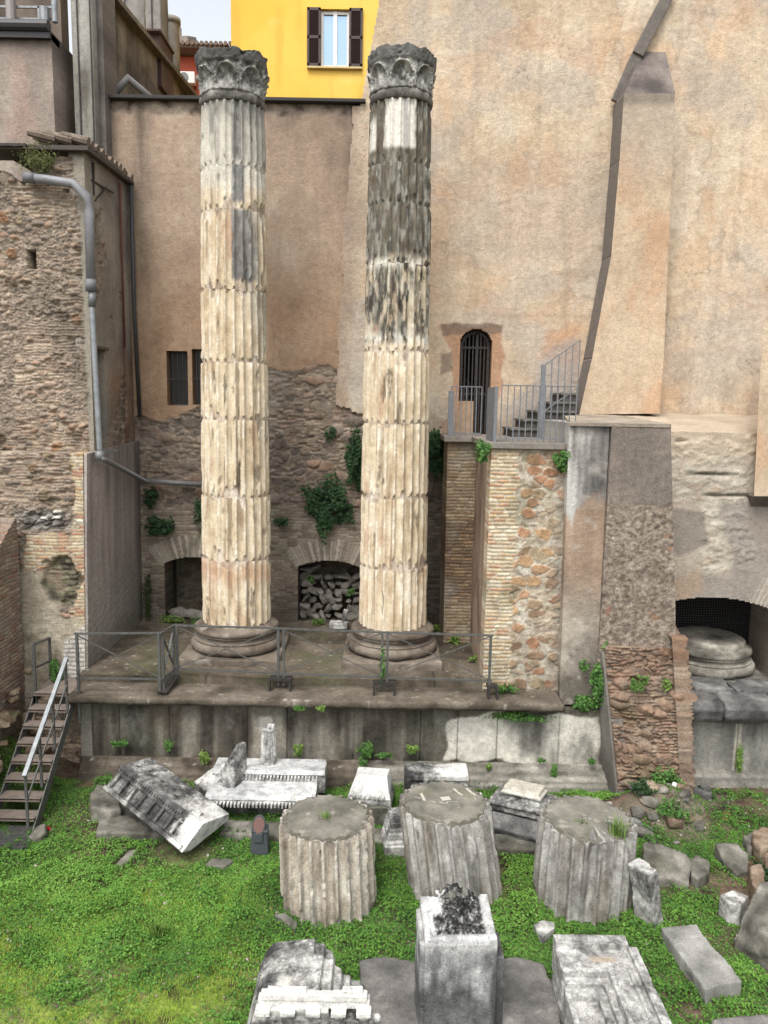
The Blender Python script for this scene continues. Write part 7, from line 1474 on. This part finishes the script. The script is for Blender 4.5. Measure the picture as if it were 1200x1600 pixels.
def cover(name, n, size, hmax, seed, cols, dfn, asp=.9):
    x, y = scatter(n, dfn, seed); rg_ = np.random.default_rng(seed + 1); m = len(x); cl = fbm(x * 3.2, y * 3.2, seed, 3); tall = ss(-.3, .4, cl); u_ = rg_.uniform(0, 1, m) ** .6
    z = gz(x, y) + .012 + hmax * tall * u_; C_ = np.stack([x + rg_.normal(size=m) * .01, y, z], 1); Nn = np.stack([rg_.normal(size=m) * .5, rg_.normal(size=m) * .5 - .2, np.ones(m)], 1); Nn /= np.linalg.norm(Nn, axis=1)[:, None]
    hue = fbm(x * .8, y * .8, seed + 5, 4) + .35 * fbm(x * 4, y * 4, seed + 6, 3) + .25 * ss(-.2, .8, sdp(x, y, LP)); c = pick(.38 + .5 * hue + rg_.uniform(-.25, .25, m) + .2 * (u_ - .5), cols); o = leaves(name, C_, Nn, size, c, None, asp); tag(o, kind='stuff'); return o
CL = [S(46, 80, 34, 1), S(74, 114, 44, 1), S(100, 142, 56, 1), S(130, 168, 80, 1)]
o = cover('clover_cover', 600000, .029, .09, 7, CL, dens); tag(o, 'dense bright green clover and weeds covering the ground between the stones', 'ground cover')
def dens3(x, y): return ss(.05, .3, fbm(x * 1.3 + 9, y * 1.3, 38, 4)) * dens(x, y)
o = cover('broad_weeds', 42000, .062, .14, 27, [S(50, 82, 36, 1), S(78, 116, 48, 1), S(112, 148, 66, 1)], dens3, .6); tag(o, 'patches of broader leaved weeds standing above the clover', 'ground cover')
o = cover('leaf_litter', 5200, .035, .03, 37, [S(96, 70, 48, 1), S(140, 110, 78, 1), S(170, 146, 110, 1)], lambda x, y: .6 + 0 * x, .6); tag(o, 'dry brown leaves and stalks scattered in the grass', 'leaf litter')
def dens2(x, y): return .85 * ss(-.2, .5, sdp(x, y, LP)) * ss(11.6, 9.6, y + fbm(x, y, 5, 3)) * ss(-.4, .1, fbm(x * 2.2, y * 2.2, 28, 4))
x, y = scatter(420000, dens2, 17); rg_ = np.random.default_rng(9); m = len(x); z = gz(x, y); a = rg_.uniform(0, 6.28, m); h_ = rg_.uniform(.02, .05, m); dx, dy = np.cos(a), np.sin(a); w_ = .0045
V = np.stack([np.stack([x - dy * w_, y + dx * w_, z], 1), np.stack([x + dy * w_, y - dx * w_, z], 1), np.stack([x + dx * h_ * .7, y + dy * h_ * .7, z + h_], 1)], 1).reshape(-1, 3)
col = np.repeat(pick(.5 + .5 * fbm(x * 1.2, y * 1.2, 33, 4) + rg_.uniform(-.3, .3, m), [S(104, 130, 40, 1), S(136, 164, 52, 1), S(164, 186, 76, 1)]), 3, axis=0)
lg = link('lawn_grass', mesh_np('lawn_grass', V, np.arange(3 * m).reshape(m, 3), col, False), M_LEAF); tag(lg, 'short mossy yellow green lawn grass at lower left', 'grass', kind='stuff')
# gravel chips
rg_ = np.random.default_rng(4); n = 900; x = rg_.uniform(-6, 7.5, n); y = rg_.uniform(6.8, 13.4, n); k = fbm(x * 1.2, y * 1.2, 44, 3) > .05; x, y = x[k], y[k]
Vb = np.array([(-1, -1, -1), (1, -1, -1), (1, 1, -1), (-1, 1, -1), (-.7, -.8, 1), (.8, -.6, 1), (.6, .7, 1), (-.8, .6, 1)], float); Fb = np.array([(0, 3, 2, 1), (4, 5, 6, 7), (0, 1, 5, 4), (1, 2, 6, 5), (2, 3, 7, 6), (3, 0, 4, 7)])
m = len(x); s_ = rg_.uniform(.008, .022, m); a = rg_.uniform(0, 6.28, m); ca, sa = np.cos(a), np.sin(a); X = Vb[None, :, 0] * s_[:, None] * 1.3; Y_ = Vb[None, :, 1] * s_[:, None]
V = np.stack([x[:, None] + X * ca[:, None] - Y_ * sa[:, None], y[:, None] + X * sa[:, None] + Y_ * ca[:, None], (gz(x, y) + .01)[:, None] + Vb[None, :, 2] * s_[:, None] * .6], -1).reshape(-1, 3)
F = (Fb[None] + 8 * np.arange(m)[:, None, None]).reshape(-1, 4); gv = link('gravel', mesh_np('gravel', V, F, np.repeat(pick(rg_.uniform(0, 1, m), [S(120, 100, 80), S(150, 138, 124), S(186, 178, 166)]), 8, axis=0), False), M_ROCK); tag(gv, 'small stone chips scattered over the soil', 'gravel', kind='stuff')

# ================================================================== tidy: put the origin of free-standing single meshes at their foot
for o in list(SC.objects):
    if o.type == 'MESH' and o.parent is None and o.get('kind') is None and o.matrix_basis == Matrix() and not o.children:
        bb = np.array([list(c) for c in o.bound_box]); c = Vector(((bb[:, 0].min() + bb[:, 0].max()) / 2, (bb[:, 1].min() + bb[:, 1].max()) / 2, bb[:, 2].min()))
        o.data.transform(Matrix.Translation(-c)); o.location = c
